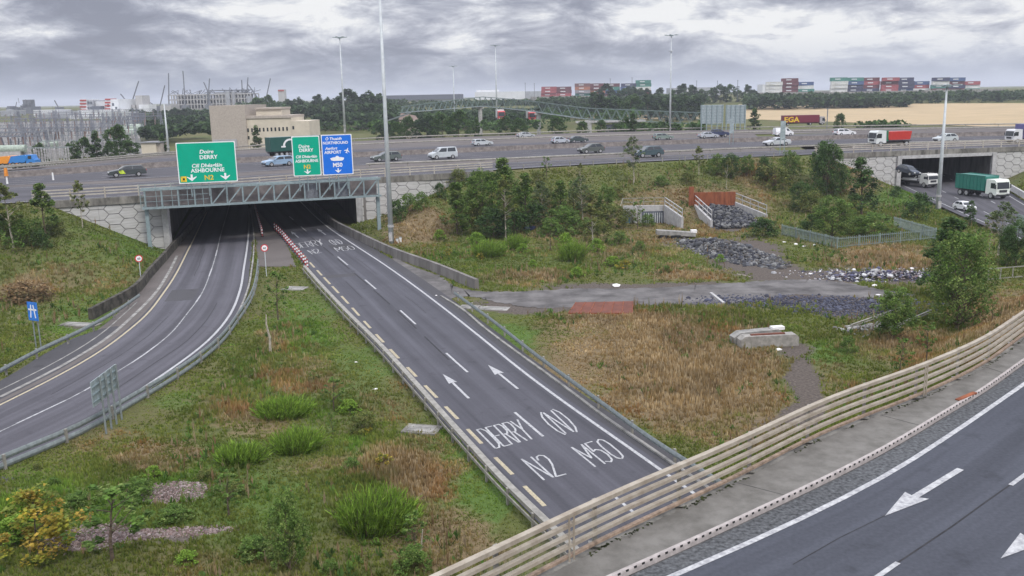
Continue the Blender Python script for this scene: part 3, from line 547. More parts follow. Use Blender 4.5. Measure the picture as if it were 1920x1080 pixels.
def e0_at(pxx):                 # point of deck edge seen at photo column
    c = [(abs(pixel(p)[0] - pxx), i) for i, p in enumerate(E0a) if p[1] > 20 and 0 < pixel(p)[0] < 2500 or True]
    xs = np.array([pixel(p)[0] if (p - [0, 0, H]) @ _f > 5 else -9999 for p in E0a]); i = np.abs(xs - pxx).argmin()
    j = min(max(i, 1), len(E0a) - 2); a_, b_ = (j, j + 1) if xs[j] <= pxx else (j - 1, j); t = (pxx - xs[a_]) / (xs[b_] - xs[a_] + 1e-9); return E0a[a_] * (1 - t) + E0a[b_] * t
def slice_E(x0, x1, n=24): return np.array([e0_at(x0 + (x1 - x0) * k / (n - 1)) for k in range(n)])
def bridge(name, label, xa, xL, xR, xb, depthdir, dlen, beam=.0, zf=0.0):
    """fascia from photo columns xa..xb, opening between xL..xR"""
    A_, L_, R_, B_ = (e0_at(x) for x in (xa, xL, xR, xb)); br = thing(name, label, 'bridge', (L_[0], L_[1], 0)); fl = slice_E(xa, xb, 30)
    M().sweep(fl, [(.0, .03), (.0, -.78), (.45, -.78), (.45, .03)]).build('fascia_band', dirty_conc, br, world=True)
    o = M(); 
    for k in range(1, 29): 
        if k % 2: o.beam(fl[k] + [0, 0, -.78], fl[k] + [0, 0, .035], .12, .05)
    o.build('fascia_rib', dirty_conc, br, world=True)
    ins = lambda q, d=.55: q + np.array([-(B_ - A_)[1], (B_ - A_)[0], 0]) / np.linalg.norm(B_ - A_) * d
    o = M(); dv = np.array([*depthdir, 0]) * dlen; a_, b_ = ins(L_, .46) - [0, 0, 6.5], ins(R_, .46) - [0, 0, 6.5]
    e = (b_ - a_) / np.linalg.norm(b_ - a_) * 2.5
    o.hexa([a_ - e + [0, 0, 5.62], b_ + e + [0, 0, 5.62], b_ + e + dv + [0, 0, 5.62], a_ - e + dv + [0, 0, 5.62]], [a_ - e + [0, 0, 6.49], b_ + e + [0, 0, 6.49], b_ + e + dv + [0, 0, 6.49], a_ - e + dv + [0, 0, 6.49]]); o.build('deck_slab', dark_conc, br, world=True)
    for q, sg in ((a_, -1), (b_, 1)):
        w_ = np.array([sg * 1.0, 0, 0]); o = M(); o.hexa([q + [0, 0, -.3], q + w_ + [0, 0, -.3], q + w_ + dv + [0, 0, -.3], q + dv + [0, 0, -.3]][::1 if sg > 0 else -1], [q + [0, 0, 5.61], q + w_ + [0, 0, 5.61], q + w_ + dv + [0, 0, 5.61], q + dv + [0, 0, 5.61]][::1 if sg > 0 else -1]); o.build('abutment_wall', mat_abut, br, world=True)
    if beam:
        q0, q1 = ins(L_, .1), ins(R_, .1); M().beam(q0 - [0, 0, .78 + beam / 2], q1 - [0, 0, .78 + beam / 2], .35, beam).build('edge_beam', pale_conc, br, world=True)
    for (P, Q) in ((A_, L_), (R_, B_)):
        pn = max(2, int(np.linalg.norm(Q - P) / 9)); 
        fr = lambda t, P=P, Q=Q: e0_at((xa if P is A_ else xR) + ((xL if P is A_ else xb) - (xa if P is A_ else xR)) * t)
        for k in range(pn):
            p, q = fr(k / pn), fr((k + 1) / pn); hexwall(br, ins(p, .2), ins(q, .2), p[2] - .79, q[2] - .79)
    for q, sg in ((L_, -1), (R_, 1)):
        v = (B_ - A_) / np.linalg.norm(B_ - A_); c_ = q + v * sg * -.1; M().beam(c_ + [0, 0, -6.8], c_ + [0, 0, -.79], .7, .7).build('corner_pilaster', pale_conc, br, world=True)
    fl2 = shift(fl, .25); rl_ = thing('_', None, None); bpy.data.objects.remove(rl_)
    for zc in (1.18, .84, .52): M().sweep(fl2, [(-.06, zc - .07), (.06, zc - .07), (.06, zc + .07), (-.06, zc + .07)]).build('parapet_rail', para_m, br, world=True)
    s_ = np.r_[0, np.cumsum(np.linalg.norm(np.diff(fl2, axis=0), axis=1))]
    for t in np.arange(.3, s_[-1], 3.6):
        p = np.array([np.interp(t, s_, fl2[:, j]) for j in range(3)]); M().beam(p + [0, 0, .0], p + [0, 0, 1.28], .13, .13).build('parapet_post', para_m, br, world=True)
    return br
mat_abut = mat('abutment_concrete', (.22, .205, .19), .9, col2=(.12, .11, .10), scale=.7, stretch=(1, 1, .3))
b1 = bridge('underpass_bridge', 'long concrete motorway bridge with hexagon panel walls behind the sign gantry', 60, 305, 672, 925, (-.27, .963), 96)
b2 = bridge('underpass_bridge', 'right motorway bridge above the green lorry, hexagon panel walls and steel parapet', 1528, 1686, 1866, 2010, (.03, 1.0), 70, beam=.55)
# the second road
road('crossing_road', resample(shift(r2L, -.2), 40), resample(shift(r2R, -.3) if False else r2R, 40), as_m50, .40, 4, 12, 'asphalt road passing below the right motorway bridge', 60)
par_z['crossing_road'] = .40
cr = bpy.data.objects['crossing_road']; rA, rB = resample(r2L, 60), resample(r2R, 60)
marks(cr, 'edge_line', [((rA * .93 + rB * .07), .13, None), ((rA * .07 + rB * .93), .13, None)], roadwhite)
marks(cr, 'lane_dash', [((rA * .66 + rB * .34), .12, [(i * 9, i * 9 + 3) for i in range(22)]), ((rA * .36 + rB * .64), .12, [(i * 9, i * 9 + 3) for i in range(22)])], roadwhite)
t = thing('median_kerb', 'pale concrete barrier along the right side of the road under the right bridge', 'barrier', r2R[1]); M().sweep(resample(r2R, 40)[:36], [(0, .3), (.6, .3), (.45, 1.1), (.15, 1.1)]).build('barrier_wall', pale_conc, t, world=True)
# motorway markings, median barrier, guard rails
for nm, specs in (('motorway_left_carriageway', [(G1 * .95 + MED * .05, .22, None), (G1 * .12 + MED * .88, .18, None)]), ('motorway_right_carriageway', [(MED * .10 + FE * .90, .22, None), (MED * .9 + FE * .1, .18, None)]), ('motorway_near_lane', [(shift(E0, 1.4), .25, None), (G0 * .93 + E0 * .07, .22, None)])):
    marks(bpy.data.objects[nm], 'edge_line', specs, roadwhite)
for nm, A_, B_ in (('motorway_left_carriageway', G1, MED), ('motorway_right_carriageway', MED, FE)):
    L_ = np.sum(np.linalg.norm(np.diff(A_, axis=0), axis=1)) - 5
    marks(bpy.data.objects[nm], 'lane_dash', [(A_ * (1 - f) + B_ * f, .15, [(i * 12., i * 12. + 4) for i in range(int(L_ / 12))]) for f in (.28, .5, .7)], roadwhite)
def barrier(name, label, line, prof, m, cat='barrier', post=0, pm=None, ph=.75, poff=.12, zoff=0.0, post_range=None, rails=None):
    line = np.array(line, float); line[:, 2] += zoff
    t = thing(name, label, cat, line[len(line) // 2]); 
    for k, pr in enumerate(rails or [prof]): M().sweep(line, pr).build('rail' if rails or post else 'barrier_wall', m, t, world=True)
    if post:
        s_ = np.r_[0, np.cumsum(np.linalg.norm(np.diff(line, axis=0), axis=1))]; n = 0
        for d_ in np.arange(.6, s_[-1], post):
            if n >= 98: break
            p = np.array([np.interp(d_, s_, line[:, j]) for j in range(3)]); q = np.array([np.interp(d_ + .2, s_, line[:, j]) for j in range(3)]); d = (q - p) / (np.linalg.norm(q - p) + 1e-9); nn = np.array([-d[1], d[0], 0])
            M().beam(p + nn * poff + [0, 0, -.25], p + nn * poff + [0, 0, ph], .1, .14, up=d).build('post', pm or galv_w, t, world=True); n += 1
    return t
W_ = [(-.04, .45), (.03, .50), (-.02, .60), (.03, .70), (-.04, .76), (-.07, .70), (-.10, .60), (-.07, .50)]
concB = [(-.3, 0), (-.18, .35), (-.09, .9), (.09, .9), (.18, .35), (.3, 0)]
barrier('concrete_barrier', 'long low concrete barrier between the two motorway carriageways', np.array(MED) + [0, 0, .03], concB, mat('brown_barrier', (.20, .175, .16), .9, var=.2, scale=1.5))
barrier('guard_rail', 'galvanised guard rail along the grass strip beyond the far motorway lanes', shift(F2, -.5), None, galv_w, 'guard rail', 12, rails=[W_])
barrier('guard_rail', 'galvanised guard rail at the back edge of the motorway', shift(GF, -.8), None, galv_w, 'guard rail', 8, rails=[W_])
q = cut(G0, lambda p: (p[:, 0] > -22)); barrier('guard_rail', 'guard rail on the green strip between motorway and nearest slip lane', shift(q, .8), None, galv_w, 'guard rail', 6, rails=[W_])
q = [e0_at(930 + k * 25) for k in range(24)]; barrier('wire_fence', 'thin post and wire fence along the near edge of the motorway slip lane', np.array(q), [(-.02, .58), (.02, .58), (.02, .62), (-.02, .62)], galv_w, 'fence', 4, ph=.62, poff=0)
# guard rails round the underpass roads
gL = smooth(extend(atl([(0, 713), (75, 672), (150, 636), (214, 600), (262, 566)], 0), 30, 0), 1.5)
barrier('guard_rail', 'galvanised guard rail on the left bank above the dark lay-by', gL, None, galv, 'guard rail', 3.8, rails=[W_])
gI = smooth(extend(atl([(0, 882), (150, 817), (250, 760), (350, 698), (410, 650), (445, 605), (470, 565), (482, 520), (484, 498)], 0), 40, 0), 1.5)
barrier('guard_rail', 'double guard rail on the outside of the inbound road curve', gI, None, galv, 'guard rail', 3.6, rails=[W_, [(a_ - .05, b_ - .38) for a_, b_ in W_]], poff=-.12)
gI2 = smooth(extend(atl([(395, 655), (440, 600), (463, 550), (473, 500), (476, 440), (472, 410)], 0), 0, 75), 1.5)
barrier('concrete_edge', 'low concrete edge kerb between the inbound road line and median', gI2, [(-.08, 0), (-.08, .16), (.08, .16), (.08, 0)], concrete)
gO = smooth(extend(atl([(572, 512), (600, 545), (655, 605), (720, 672), (790, 752), (870, 845), (960, 945), (1020, 1005)], 0), 0, 45), 1.5)
barrier('guard_rail', 'box beam guard rail on the median beside the yellow dashes', gO, None, galv_w, 'guard rail', 2.6, rails=[[(-.15, .62), (.15, .62), (.15, .78), (-.15, .78)], [(-.26, .36), (-.20, .36), (-.20, .5), (-.26, .5)]], poff=-.18)
gR = smooth(extend(atl([(853, 562), (930, 620), (1010, 685), (1120, 768), (1230, 850), (1345, 925)], 0), 0, 45), 1.5)
barrier('guard_rail', 'galvanised guard rail between the outbound road and tan field', gR, None, galv, 'guard rail', 4.2, rails=[W_])
kR = smooth(extend(atl([(827, 556), (870, 583), (900, 609), (1050, 720), (1172, 810), (1205, 832), (1270, 877)], 0), 0, 45), 1.5)
barrier('kerb', 'worn pale kerb along the right edge of the outbound road', kR, [(-.09, 0), (-.09, .10), (.09, .10), (.09, 0)], concrete, 'kerb')
barrier('retaining_wall', 'low grey concrete retaining wall from the bridge to the track junction', smooth(barR, 2.0), [(-.15, 0), (-.1, .95), (.25, .95), (.3, 0)], mat_abut, 'wall')
barrier('retaining_wall', 'dark curved retaining wall at the foot of the left bank', smooth(extend(barL, 4, 60), 1.5), [(-.1, 0), (-.02, .9), (.3, .9), (.3, 0)], mat('mossy_dark_wall', (.075, .068, .055), .95, var=.35, scale=1.2), 'wall')
M_md = M().sweep(smooth(extend(atl([(489, 500), (480, 440), (472, 405)], 0), 0, 80), 2), [(-.3, 0), (.3, 0), (.3, .1), (-.3, .1)])
mi = road('median_paving', smooth(extend(atl([(485, 500), (478, 440), (474, 405)], 0), 0, 70), 2), smooth(extend(atl([(556, 500), (535, 455), (505, 405)], 0), 0, 70), 2), as_brown, .014, k=4, label='brown paved median running into the underpass')
# ------------------------------------------------------------------ sign gantry
GA, GB = at(283, 474, 0), at(712, 444, 0); gu = (GB - GA) / np.linalg.norm(GB - GA); gn_ = np.array([gu[1], -gu[0], 0]); GLn = np.linalg.norm(GB - GA)
gt = thing('sign_gantry', 'grey steel truss gantry spanning both underpass roads with three direction signs', 'gantry', GA)
ZB, ZT = 5.25, 7.35; dp = .75
for s_ in (0, GLn):
    for e in (-dp * .5, dp * .5):
        if s_ == 0 and e > 0 or s_ > 0 and e < 0: pass
    b_ = GA + gu * s_; M().beam(b_ + gn_ * 0, b_ + [0, 0, ZB - .1], .38, .42, up=gu).beam(b_ + [0, 0, 0], b_ + [0, 0, .12], .8, .8).build('column', teal, gt, world=True)
    M().beam(b_ + gn_ * -.5, b_ + gn_ * -.5 + [0, 0, ZB - .1], .2, .22, up=gu).build('rear_column', teal, gt, world=True)
for zc, nm in ((ZB, 'bottom_chord'), (ZT, 'top_chord')):
    for e in (-dp, dp): M().beam(GA + gn_ * e + [0, 0, zc] - gu * .4, GB + gn_ * e + [0, 0, zc] + gu * .3, .24, .24).build(nm, teal, gt, world=True)
nb_ = 15; wdt = GLn / nb_; o1 = M(); o2 = M()
for k in range(nb_ + 1):
    o1 = M()
    for e in (-dp, dp): o1.beam(GA + gu * wdt * k + gn_ * e + [0, 0, ZB], GA + gu * wdt * k + gn_ * e + [0, 0, ZT], .16, .16)
    for zc in (ZB, ZT): o1.beam(GA + gu * wdt * k - gn_ * dp + [0, 0, zc], GA + gu * wdt * k + gn_ * dp + [0, 0, zc], .08, .08)
    if k >= 4 and k < nb_ and k not in (10,):
        for e in (dp,): M().beam(GA + gu * wdt * k + gn_ * e + [0, 0, ZB], GA + gu * wdt * (k + 1) + gn_ * e + [0, 0, ZT], .14, .14).build('diagonal_strut', teal, gt, world=True)
    o1.build('vertical_strut', teal, gt, world=True)
M().beam(GA - gn_ * (dp - .12) + [0, 0, (ZB + ZT) / 2], GB - gn_ * (dp - .12) + [0, 0, (ZB + ZT) / 2], .03, ZT - ZB - .3).build('mesh_infill', mesh_m, gt, world=True)
for k in (10, 12):
    p = GA + gu * wdt * k; M().beam(p + gu * .1 + [0, 0, (ZB + ZT) / 2 - .1], p + gu * (wdt - .1) + [0, 0, (ZB + ZT) / 2 - .1], .3, 1.7).build('equipment_panel', mat('panel_grey_%d' % k, (.17, .18, .20), .6), gt, world=True)
M().beam(GA + [0, 0, ZB + .12], GB + [0, 0, ZB + .12], 1.3, .05).build('walkway', dark_conc, gt, world=True)
o = M()
for zz in (6.0, 6.6): o.beam(GA - gu * .5 + gn_ * (dp + .02) + [0, 0, zz], GA + gu * 6.9 + gn_ * (dp + .02) + [0, 0, zz], .05, .05)
for k in range(5): o.beam(GA + gu * (k * 1.7 - .5) + gn_ * (dp + .02) + [0, 0, ZB], GA + gu * (k * 1.7 - .5) + gn_ * (dp + .02) + [0, 0, 8.0], .06, .06)
o.beam(GA - gu * .5 + gn_ * (dp + .02) + [0, 0, 7.98], GA + gu * 6.9 + gn_ * (dp + .02) + [0, 0, 7.98], .05, .05); o.build('handrail', teal, gt, world=True)
sgreen = mat('sign_green', (.0, .36, .225), .6, spec=.1, var=.03, scale=.8); sblue = mat('sign_blue', (.015, .16, .66), .6, spec=.1, var=.03, scale=.8); swhite = mat('sign_white', (.80, .80, .80), .5, var=.02); syel = mat('sign_yellow', (.75, .52, .03), .5); sback = mat('sign_back_aluminium', (.36, .42, .43), .5, .3)
def text_mesh(txt, size, off=.0, shear=0.0, sx=1.0):
    cu = bpy.data.curves.new('t', 'FONT'); cu.body = txt; cu.size = size; cu.offset = off; cu.shear = shear; cu.align_x = 'CENTER'; cu.resolution_u = 3
    ob = bpy.data.objects.new('t', cu); C.objects.link(ob); bpy.context.view_layer.update(); me = bpy.data.meshes.new_from_object(ob.evaluated_get(bpy.context.evaluated_depsgraph_get())); bpy.data.objects.remove(ob); bpy.data.curves.remove(cu)
    v = [(q.co.x * sx, q.co.y) for q in me.vertices]; f = [tuple(p.vertices) for p in me.polygons]; bpy.data.meshes.remove(me); return v, f
def signboard(par, O, u, n, Wd, Hh, face, items, label, border=.10, shapes=(), rim=.06):
    """O bottom-left corner; items: (text, cx, y, size, material, shear, sx)"""
    up = np.array([0, 0, 1.0]); pt = lambda a_, b_, c_=0: O + u * a_ + up * b_ + n * c_
    def rr(x0, x1, y0, y1, r, k=5):
        P = []
        for cx, cy, a0 in ((x1 - r, y1 - r, 0), (x0 + r, y1 - r, 90), (x0 + r, y0 + r, 180), (x1 - r, y0 + r, 270)): P += [(cx + r * math.cos(R(a0 + 90 * j / k)), cy + r * math.sin(R(a0 + 90 * j / k))) for j in range(k + 1)]
        return P
    def plate(P, c0, c1): m_ = len(P); return M().add([pt(a_, b_, c0) for a_, b_ in P] + [pt(a_, b_, c1) for a_, b_ in P], [tuple(range(m_))[::-1], tuple(range(m_, 2 * m_))] + [(k, (k + 1) % m_, m_ + (k + 1) % m_, m_ + k) for k in range(m_)])
    sp = plate(rr(0, Wd, 0, Hh, border), -.06, 0).build('sign_panel', swhite, par, world=True, label=label)
    plate(rr(border, Wd - border, border, Hh - border, border * 1.2), .004, .012).build('sign_face', face, sp, world=True)
    for txt, cx, y, sz, mm, sh, sx, off in items:
        v, f = text_mesh(txt, sz, off, sh, sx); M().add([pt(cx + a_, y + b_, .022) for a_, b_ in v], f).build('sign_lettering', mm, sp, world=True)
    for P, mm, nm in shapes: M().add([pt(a_, b_, .022 if nm != 'route_patch' else .017) for a_, b_ in P], [tuple(range(len(P)))]).build(nm, mm, sp, world=True)
    return sp
def down_arrow(cx, y, s_=1.0, m_=None):
    P = [(0, -.42), (.62, .12), (.62, .22), (.22, .05), (.13, .05), (.13, .5), (-.13, .5), (-.13, .05), (-.22, .05), (-.62, .22), (-.62, .12)]
    return [([(cx + a_ * s_, y + b_ * s_) for a_, b_ in P], m_ or swhite, 'lane_arrow')]
Gp = GA + gn_ * (dp + .35)
def corner(px, py): return onplane(px, py, Gp, gu)
so = corner(336, 345); w1 = (corner(446, 337) - so) @ gu; h1_ = corner(331, 268)[2] - so[2]; O1 = so * [1, 1, 0] + [0, 0, so[2]]
signboard(gt, O1, gu, gn_, w1, h1_, sgreen, [('Doire', w1 * .50, h1_ * .72, .62, swhite, .2, 1.05, .012), ('DERRY', w1 * .53, h1_ * .585, .62, swhite, 0, 1.05, .014), ('Cill Dhéagláin', w1 * .49, h1_ * .385, .60, swhite, .2, 1.0, .012), ('ASHBOURNE', w1 * .50, h1_ * .265, .62, swhite, 0, 1.02, .014), ('N2', w1 * .51, h1_ * .07, .78, syel, 0, 1.05, .018)], 'wide green sign reading DERRY and ASHBOURNE N2', shapes=down_arrow(w1 * .22, h1_ * .13, .85) + down_arrow(w1 * .79, h1_ * .13, .85) + [([(.22, .2), (.86, .2), (.86, .84), (.22, .84)], syel, 'route_patch'), ([(.44, .40), (.66, .40), (.66, .64), (.44, .64)], black, 'route_symbol')])
so = corner(551, 331); w2 = (corner(603, 327) - so) @ gu; h2 = corner(545, 256)[2] - so[2]
signboard(gt, so, gu, gn_, w2, h2, sgreen, [('Doire', w2 * .42, h2 * .71, .54, swhite, .2, 1.0, .012), ('DERRY', w2 * .50, h2 * .61, .54, swhite, 0, 1.0, .014), ('Cill Dhéagláin', w2 * .49, h2 * .455, .46, swhite, .2, .98, .010), ('ASHBOURNE', w2 * .50, h2 * .345, .48, swhite, 0, .96, .012), ('N2', w2 * .5, h2 * .185, .66, syel, 0, 1.0, .018)], 'narrow green sign reading DERRY and ASHBOURNE beside the blue sign', shapes=down_arrow(w2 * .5, h2 * .10, .62))
so = corner(606, 329); w3 = (corner(663, 325) - so) @ gu; h3 = corner(601, 253)[2] - so[2]
plane_P = [(0, .32), (.05, .24), (.05, .08), (.34, -.12), (.34, -.18), (.05, -.08), (.05, -.24), (.14, -.32), (.14, -.36), (0, -.32), (-.14, -.36), (-.14, -.32), (-.05, -.24), (-.05, -.08), (-.34, -.18), (-.34, -.12), (-.05, .08), (-.05, .24)]
ferry = [(-.95, .18), (-.85, .18), (-.62, .26), (-.25, .30), (-.12, .46), (.12, .46), (.25, .30), (.62, .26), (.95, .18), (.78, -.12), (.5, -.2), (-.5, -.2), (-.78, -.12)]
cs, sn = math.cos(.35), math.sin(.35)
signboard(gt, so, gu, gn_, w3, h3, sblue, [('Ó Thuaidh', w3 * .40, h3 * .865, .46, swhite, .2, .98, .010), ('NORTHBOUND', w3 * .46, h3 * .765, .46, swhite, 0, .92, .012), ('Aerfort', w3 * .31, h3 * .63, .46, swhite, .2, 1.0, .010), ('AIRPORT', w3 * .36, h3 * .53, .50, swhite, 0, 1.0, .012), ('M50', w3 * .49, h3 * .20, .68, swhite, 0, .95, .022)], 'blue motorway sign reading NORTHBOUND AIRPORT M50', shapes=down_arrow(w3 * .5, h3 * .10, .60) + [([(w3 * .83 + (a_ * cs + b_ * sn) * 1.0, h3 * .60 + (b_ * cs - a_ * sn) * 1.0) for a_, b_ in plane_P], swhite, 'aeroplane_symbol'), ([(w3 * .49 + a_ * .9, h3 * .385 + b_ * .9) for a_, b_ in ferry], swhite, 'junction_symbol')])
o = M()
for c0, wd_ in ((O1, w1), (corner(551, 331), w2), (corner(606, 329), w3)):
    for f in (.2, .5, .8): p = c0 + gu * wd_ * f - gn_ * .14; o.beam(p * [1, 1, 0] + [0, 0, ZT - 1.0], p + [0, 0, 3.5], .1, .12)
o.build('sign_bracket', teal, gt, world=True)
# ------------------------------------------------------------------ road signs
def round_sign(px, py, label, hgt, txt):
    p = hit(px, py); t = thing('speed_limit_sign', label, 'road sign', p, group=None)
    M().tube((0, 0, -.3), (0, 0, hgt), .045, n=8).build('pole', mast_m, t)
    d = np.array([-p[0], -p[1], 0]); d /= np.linalg.norm(d); c0 = np.array([0, 0, hgt - .1]) + d * .06
    pl = M().tube(c0, c0 + d * .02, .36, n=28).build('sign_plate', mat('sign_red', (.60, .03, .04), .5), t); M().tube(c0 + d * .022, c0 + d * .03, .27, n=28).build('sign_face', swhite, pl)
    v, f = text_mesh(txt, .28, .006); u = np.array([-d[1], d[0], 0]) ; M().add([c0 + d * .036 + u * a_ + np.array([0, 0, b_ - .1]) for a_, b_ in v], f).build('sign_lettering', black, pl)
    return t
round_sign(500, 519, 'round red rimmed speed sign on the median between the two roads', 3.0, '60')
ls = round_sign(264, 520, 'round red rimmed speed sign on the left bank below the gantry column', 2.0, '60')
p = hit(73, 655); t = thing('motorway_sign', 'small blue motorway sign on two poles on the left bank', 'road sign', p); u = np.array([.9, -.43, 0]); u /= np.linalg.norm(u); n = np.array([-u[1] * -1, u[0] * -1, 0]); n = np.array([u[1], -u[0], 0])
for e in (-.26, .26): M().tube(u * e + [0, 0, -.3], u * e + [0, 0, 3.0], .05).build('pole', galv, t)
sb = mat('sign_light_blue', (.035, .20, .66), .5)
c0 = -u * .5 + n * .08 + np.array([0, 0, 2.15]); pl = M().hexa([c0, c0 + u * 1.0, c0 + u * 1.0 + n * .03, c0 + n * .03], [q + np.array([0, 0, 1.35]) for q in (c0, c0 + u * 1.0, c0 + u * 1.0 + n * .03, c0 + n * .03)]).build('sign_plate', sb, t)
o = M()
for e, z_ in ((-.25, .35), (.25, .35)): o.beam(u * e + n * .115 + [0, 0, 2.35], u * e * .45 + n * .115 + [0, 0, 3.3], .10, .006, up=n)
o.beam(-u * .42 + n * .115 + [0, 0, 2.95], u * .42 + n * .115 + [0, 0, 2.95], .12, .006, up=n).build('motorway_symbol', swhite, pl)
p0, p1 = hit(200, 818), hit(229, 790); t = thing('direction_sign', 'grey back of a wide direction sign on four posts beside the inbound road', 'road sign', p0)
u = (p1 - p0); L_ = np.linalg.norm(u); u /= L_; n = np.array([-u[1], u[0], 0])
for k, e in enumerate((0, .33, .66, 1)): q = p0 + u * L_ * e; M().tube(q * [1, 1, 0] + [0, 0, -.3], q * [1, 1, 0] + [0, 0, 3.15], .055).build('post', galv, t, world=True)
a_ = p0 - u * .9 + n * .1; b_ = p1 + u * .2 + n * .1; a_[2] = b_[2] = 0
M().hexa([a_ + [0, 0, 1.75], b_ + [0, 0, 1.75], b_ + n * .04 + [0, 0, 1.75], a_ + n * .04 + [0, 0, 1.75]], [a_ + [0, 0, 3.1], b_ + [0, 0, 3.1], b_ + n * .04 + [0, 0, 3.1], a_ + n * .04 + [0, 0, 3.1]]).build('sign_panel', sback, t, world=True)
o = M()
for zz in (2.0, 2.4, 2.8): o.beam(a_ - n * .03 + [0, 0, zz], b_ - n * .03 + [0, 0, zz], .04, .06)
o.build('panel_stiffener', teal, t, world=True)
# backs of the two big signs beyond the motorway, slender posts
for k, (x0, x1, lab) in enumerate(((1313, 1356, 'left one of two tall grey sign backs beyond the motorway'), (1360, 1398, 'right one of two tall grey sign backs beyond the motorway'))):
    D = 258; a_, b_ = att(x0, 232, D), att(x1, 232, D); b_[2] = a_[2]; tz = att(x0, 197, D)[2]; g_ = h1(a_[0], a_[1]); t = thing('motorway_sign', lab, 'road sign', (a_[0], a_[1], g_)); u = (b_ - a_) / np.linalg.norm(b_ - a_); n = np.array([u[1], -u[0], 0])
    M().hexa([a_, b_, b_ - n * .1, a_ - n * .1], [q * [1, 1, 0] + [0, 0, tz] for q in (a_, b_, b_ - n * .1, a_ - n * .1)]).build('sign_panel', sback, t, world=True)
    o = M()
    for f in np.linspace(.04, .96, 5): q = a_ + (b_ - a_) * f + n * .12; o.beam(q * [1, 1, 0] + [0, 0, g_ - .3], q * [1, 1, 0] + [0, 0, tz], .22, .22)
    o.build('post', teal, t, world=True); o = M()
    for f in np.linspace(.1, .9, 6): zz = a_[2] + (tz - a_[2]) * f; o.beam(a_ * [1, 1, 0] + n * .04 + [0, 0, zz], b_ * [1, 1, 0] + n * .04 + [0, 0, zz], .05, .08)
    o.build('panel_rail', teal, t, world=True)
for x0, yb, yt, lab in ((1371, 272, 224, 'pair of thin grey sign posts on the green motorway strip'), (1466, 290, 228, 'thin grey sign seen edge on above the near slip lane')):
    p = at(x0, yb, ZM); t = thing('narrow_sign', lab, 'road sign', p); hh = (p[1] / FPX) * (yb - yt)
    for e in (-.35, .35): M().tube((e, 0, -.2), (e, 0, hh), .06).build('post', teal, t)
    M().box(-.42, .42, -.12, -.06, hh * .45, hh).build('sign_panel', sback, t)
# ------------------------------------------------------------------ lighting masts
def mast(xb, yb, xt, yt, lab, zpl=None, D=None, heads=True, r=.32):
    p = hit(xb, yb) if D is None and zpl is None else (at(xb, yb, zpl) if D is None else att(xb, yb, D)); g_ = p[2]
    dep = (p - [0, 0, H]) @ _f; lo, hi = 0, 80.
    for _ in range(50):
        m_ = (lo + hi) / 2; lo, hi = (m_, hi) if pixel(p + [0, 0, m_])[1] > yt else (lo, m_)
    hh = lo if lo < 79 else 32.; t = thing('lighting_mast', lab, 'mast', p)
    M().tube((0, 0, -.5), (0, 0, hh), r, r * .38, n=12).build('pole', mast_m, t, smooth_=True); M().tube((0, 0, 1.9), (0, 0, 2.15), r * 1.15, n=12).build('base_collar', pale_conc, t); M().box(-.2, .2, -r - .25, -r, .3, 1.3).build('base_door', pale_conc, t)
    if heads and xb == 1256:
        M().tube((0, 0, hh * .84), (0, 0, hh * .845), .7, n=12).build('service_ring', mast_m, t)
    if heads:
        s_ = M().tube((0, 0, hh - .25), (0, 0, hh + .05), .55, n=16).build('lamp_ring', teal, t)
        for k in range(6):
            a_ = k * math.pi / 3 + .2; c_, q = math.cos(a_), math.sin(a_); M().beam((c_ * .5, q * .5, hh - .05), (c_ * 1.5, q * 1.5, hh + .08), .08, .08).beam((c_ * 1.2, q * 1.2, hh + .0), (c_ * 1.95, q * 1.95, hh + .06), .55, .16).build('floodlight', sback, t)
    return t
mast(734, 456, 711, -60, 'tall grey mast rising out of the picture beside the right gantry column', heads=True)
mast(1256, 252, 1257, 66, 'high lighting mast standing behind the motorway right of the footbridge', D=262)
mast(647, 250, 637, 70, 'high lighting mast behind the blue sign', D=250)
mast(853, 236, 851, 124, 'lighting mast between the warehouse and the footbridge', D=420, r=.36)
mast(932, 232, 928, 85, 'lighting mast standing behind the green footbridge', D=380, r=.36)
mast(1758, 394, 1772, 160, 'tall pale mast in front of the right motorway bridge')
mast(317, 293, 307, 195, 'plain grey column behind the motorway left of the big green sign', D=205, heads=False, r=.30)
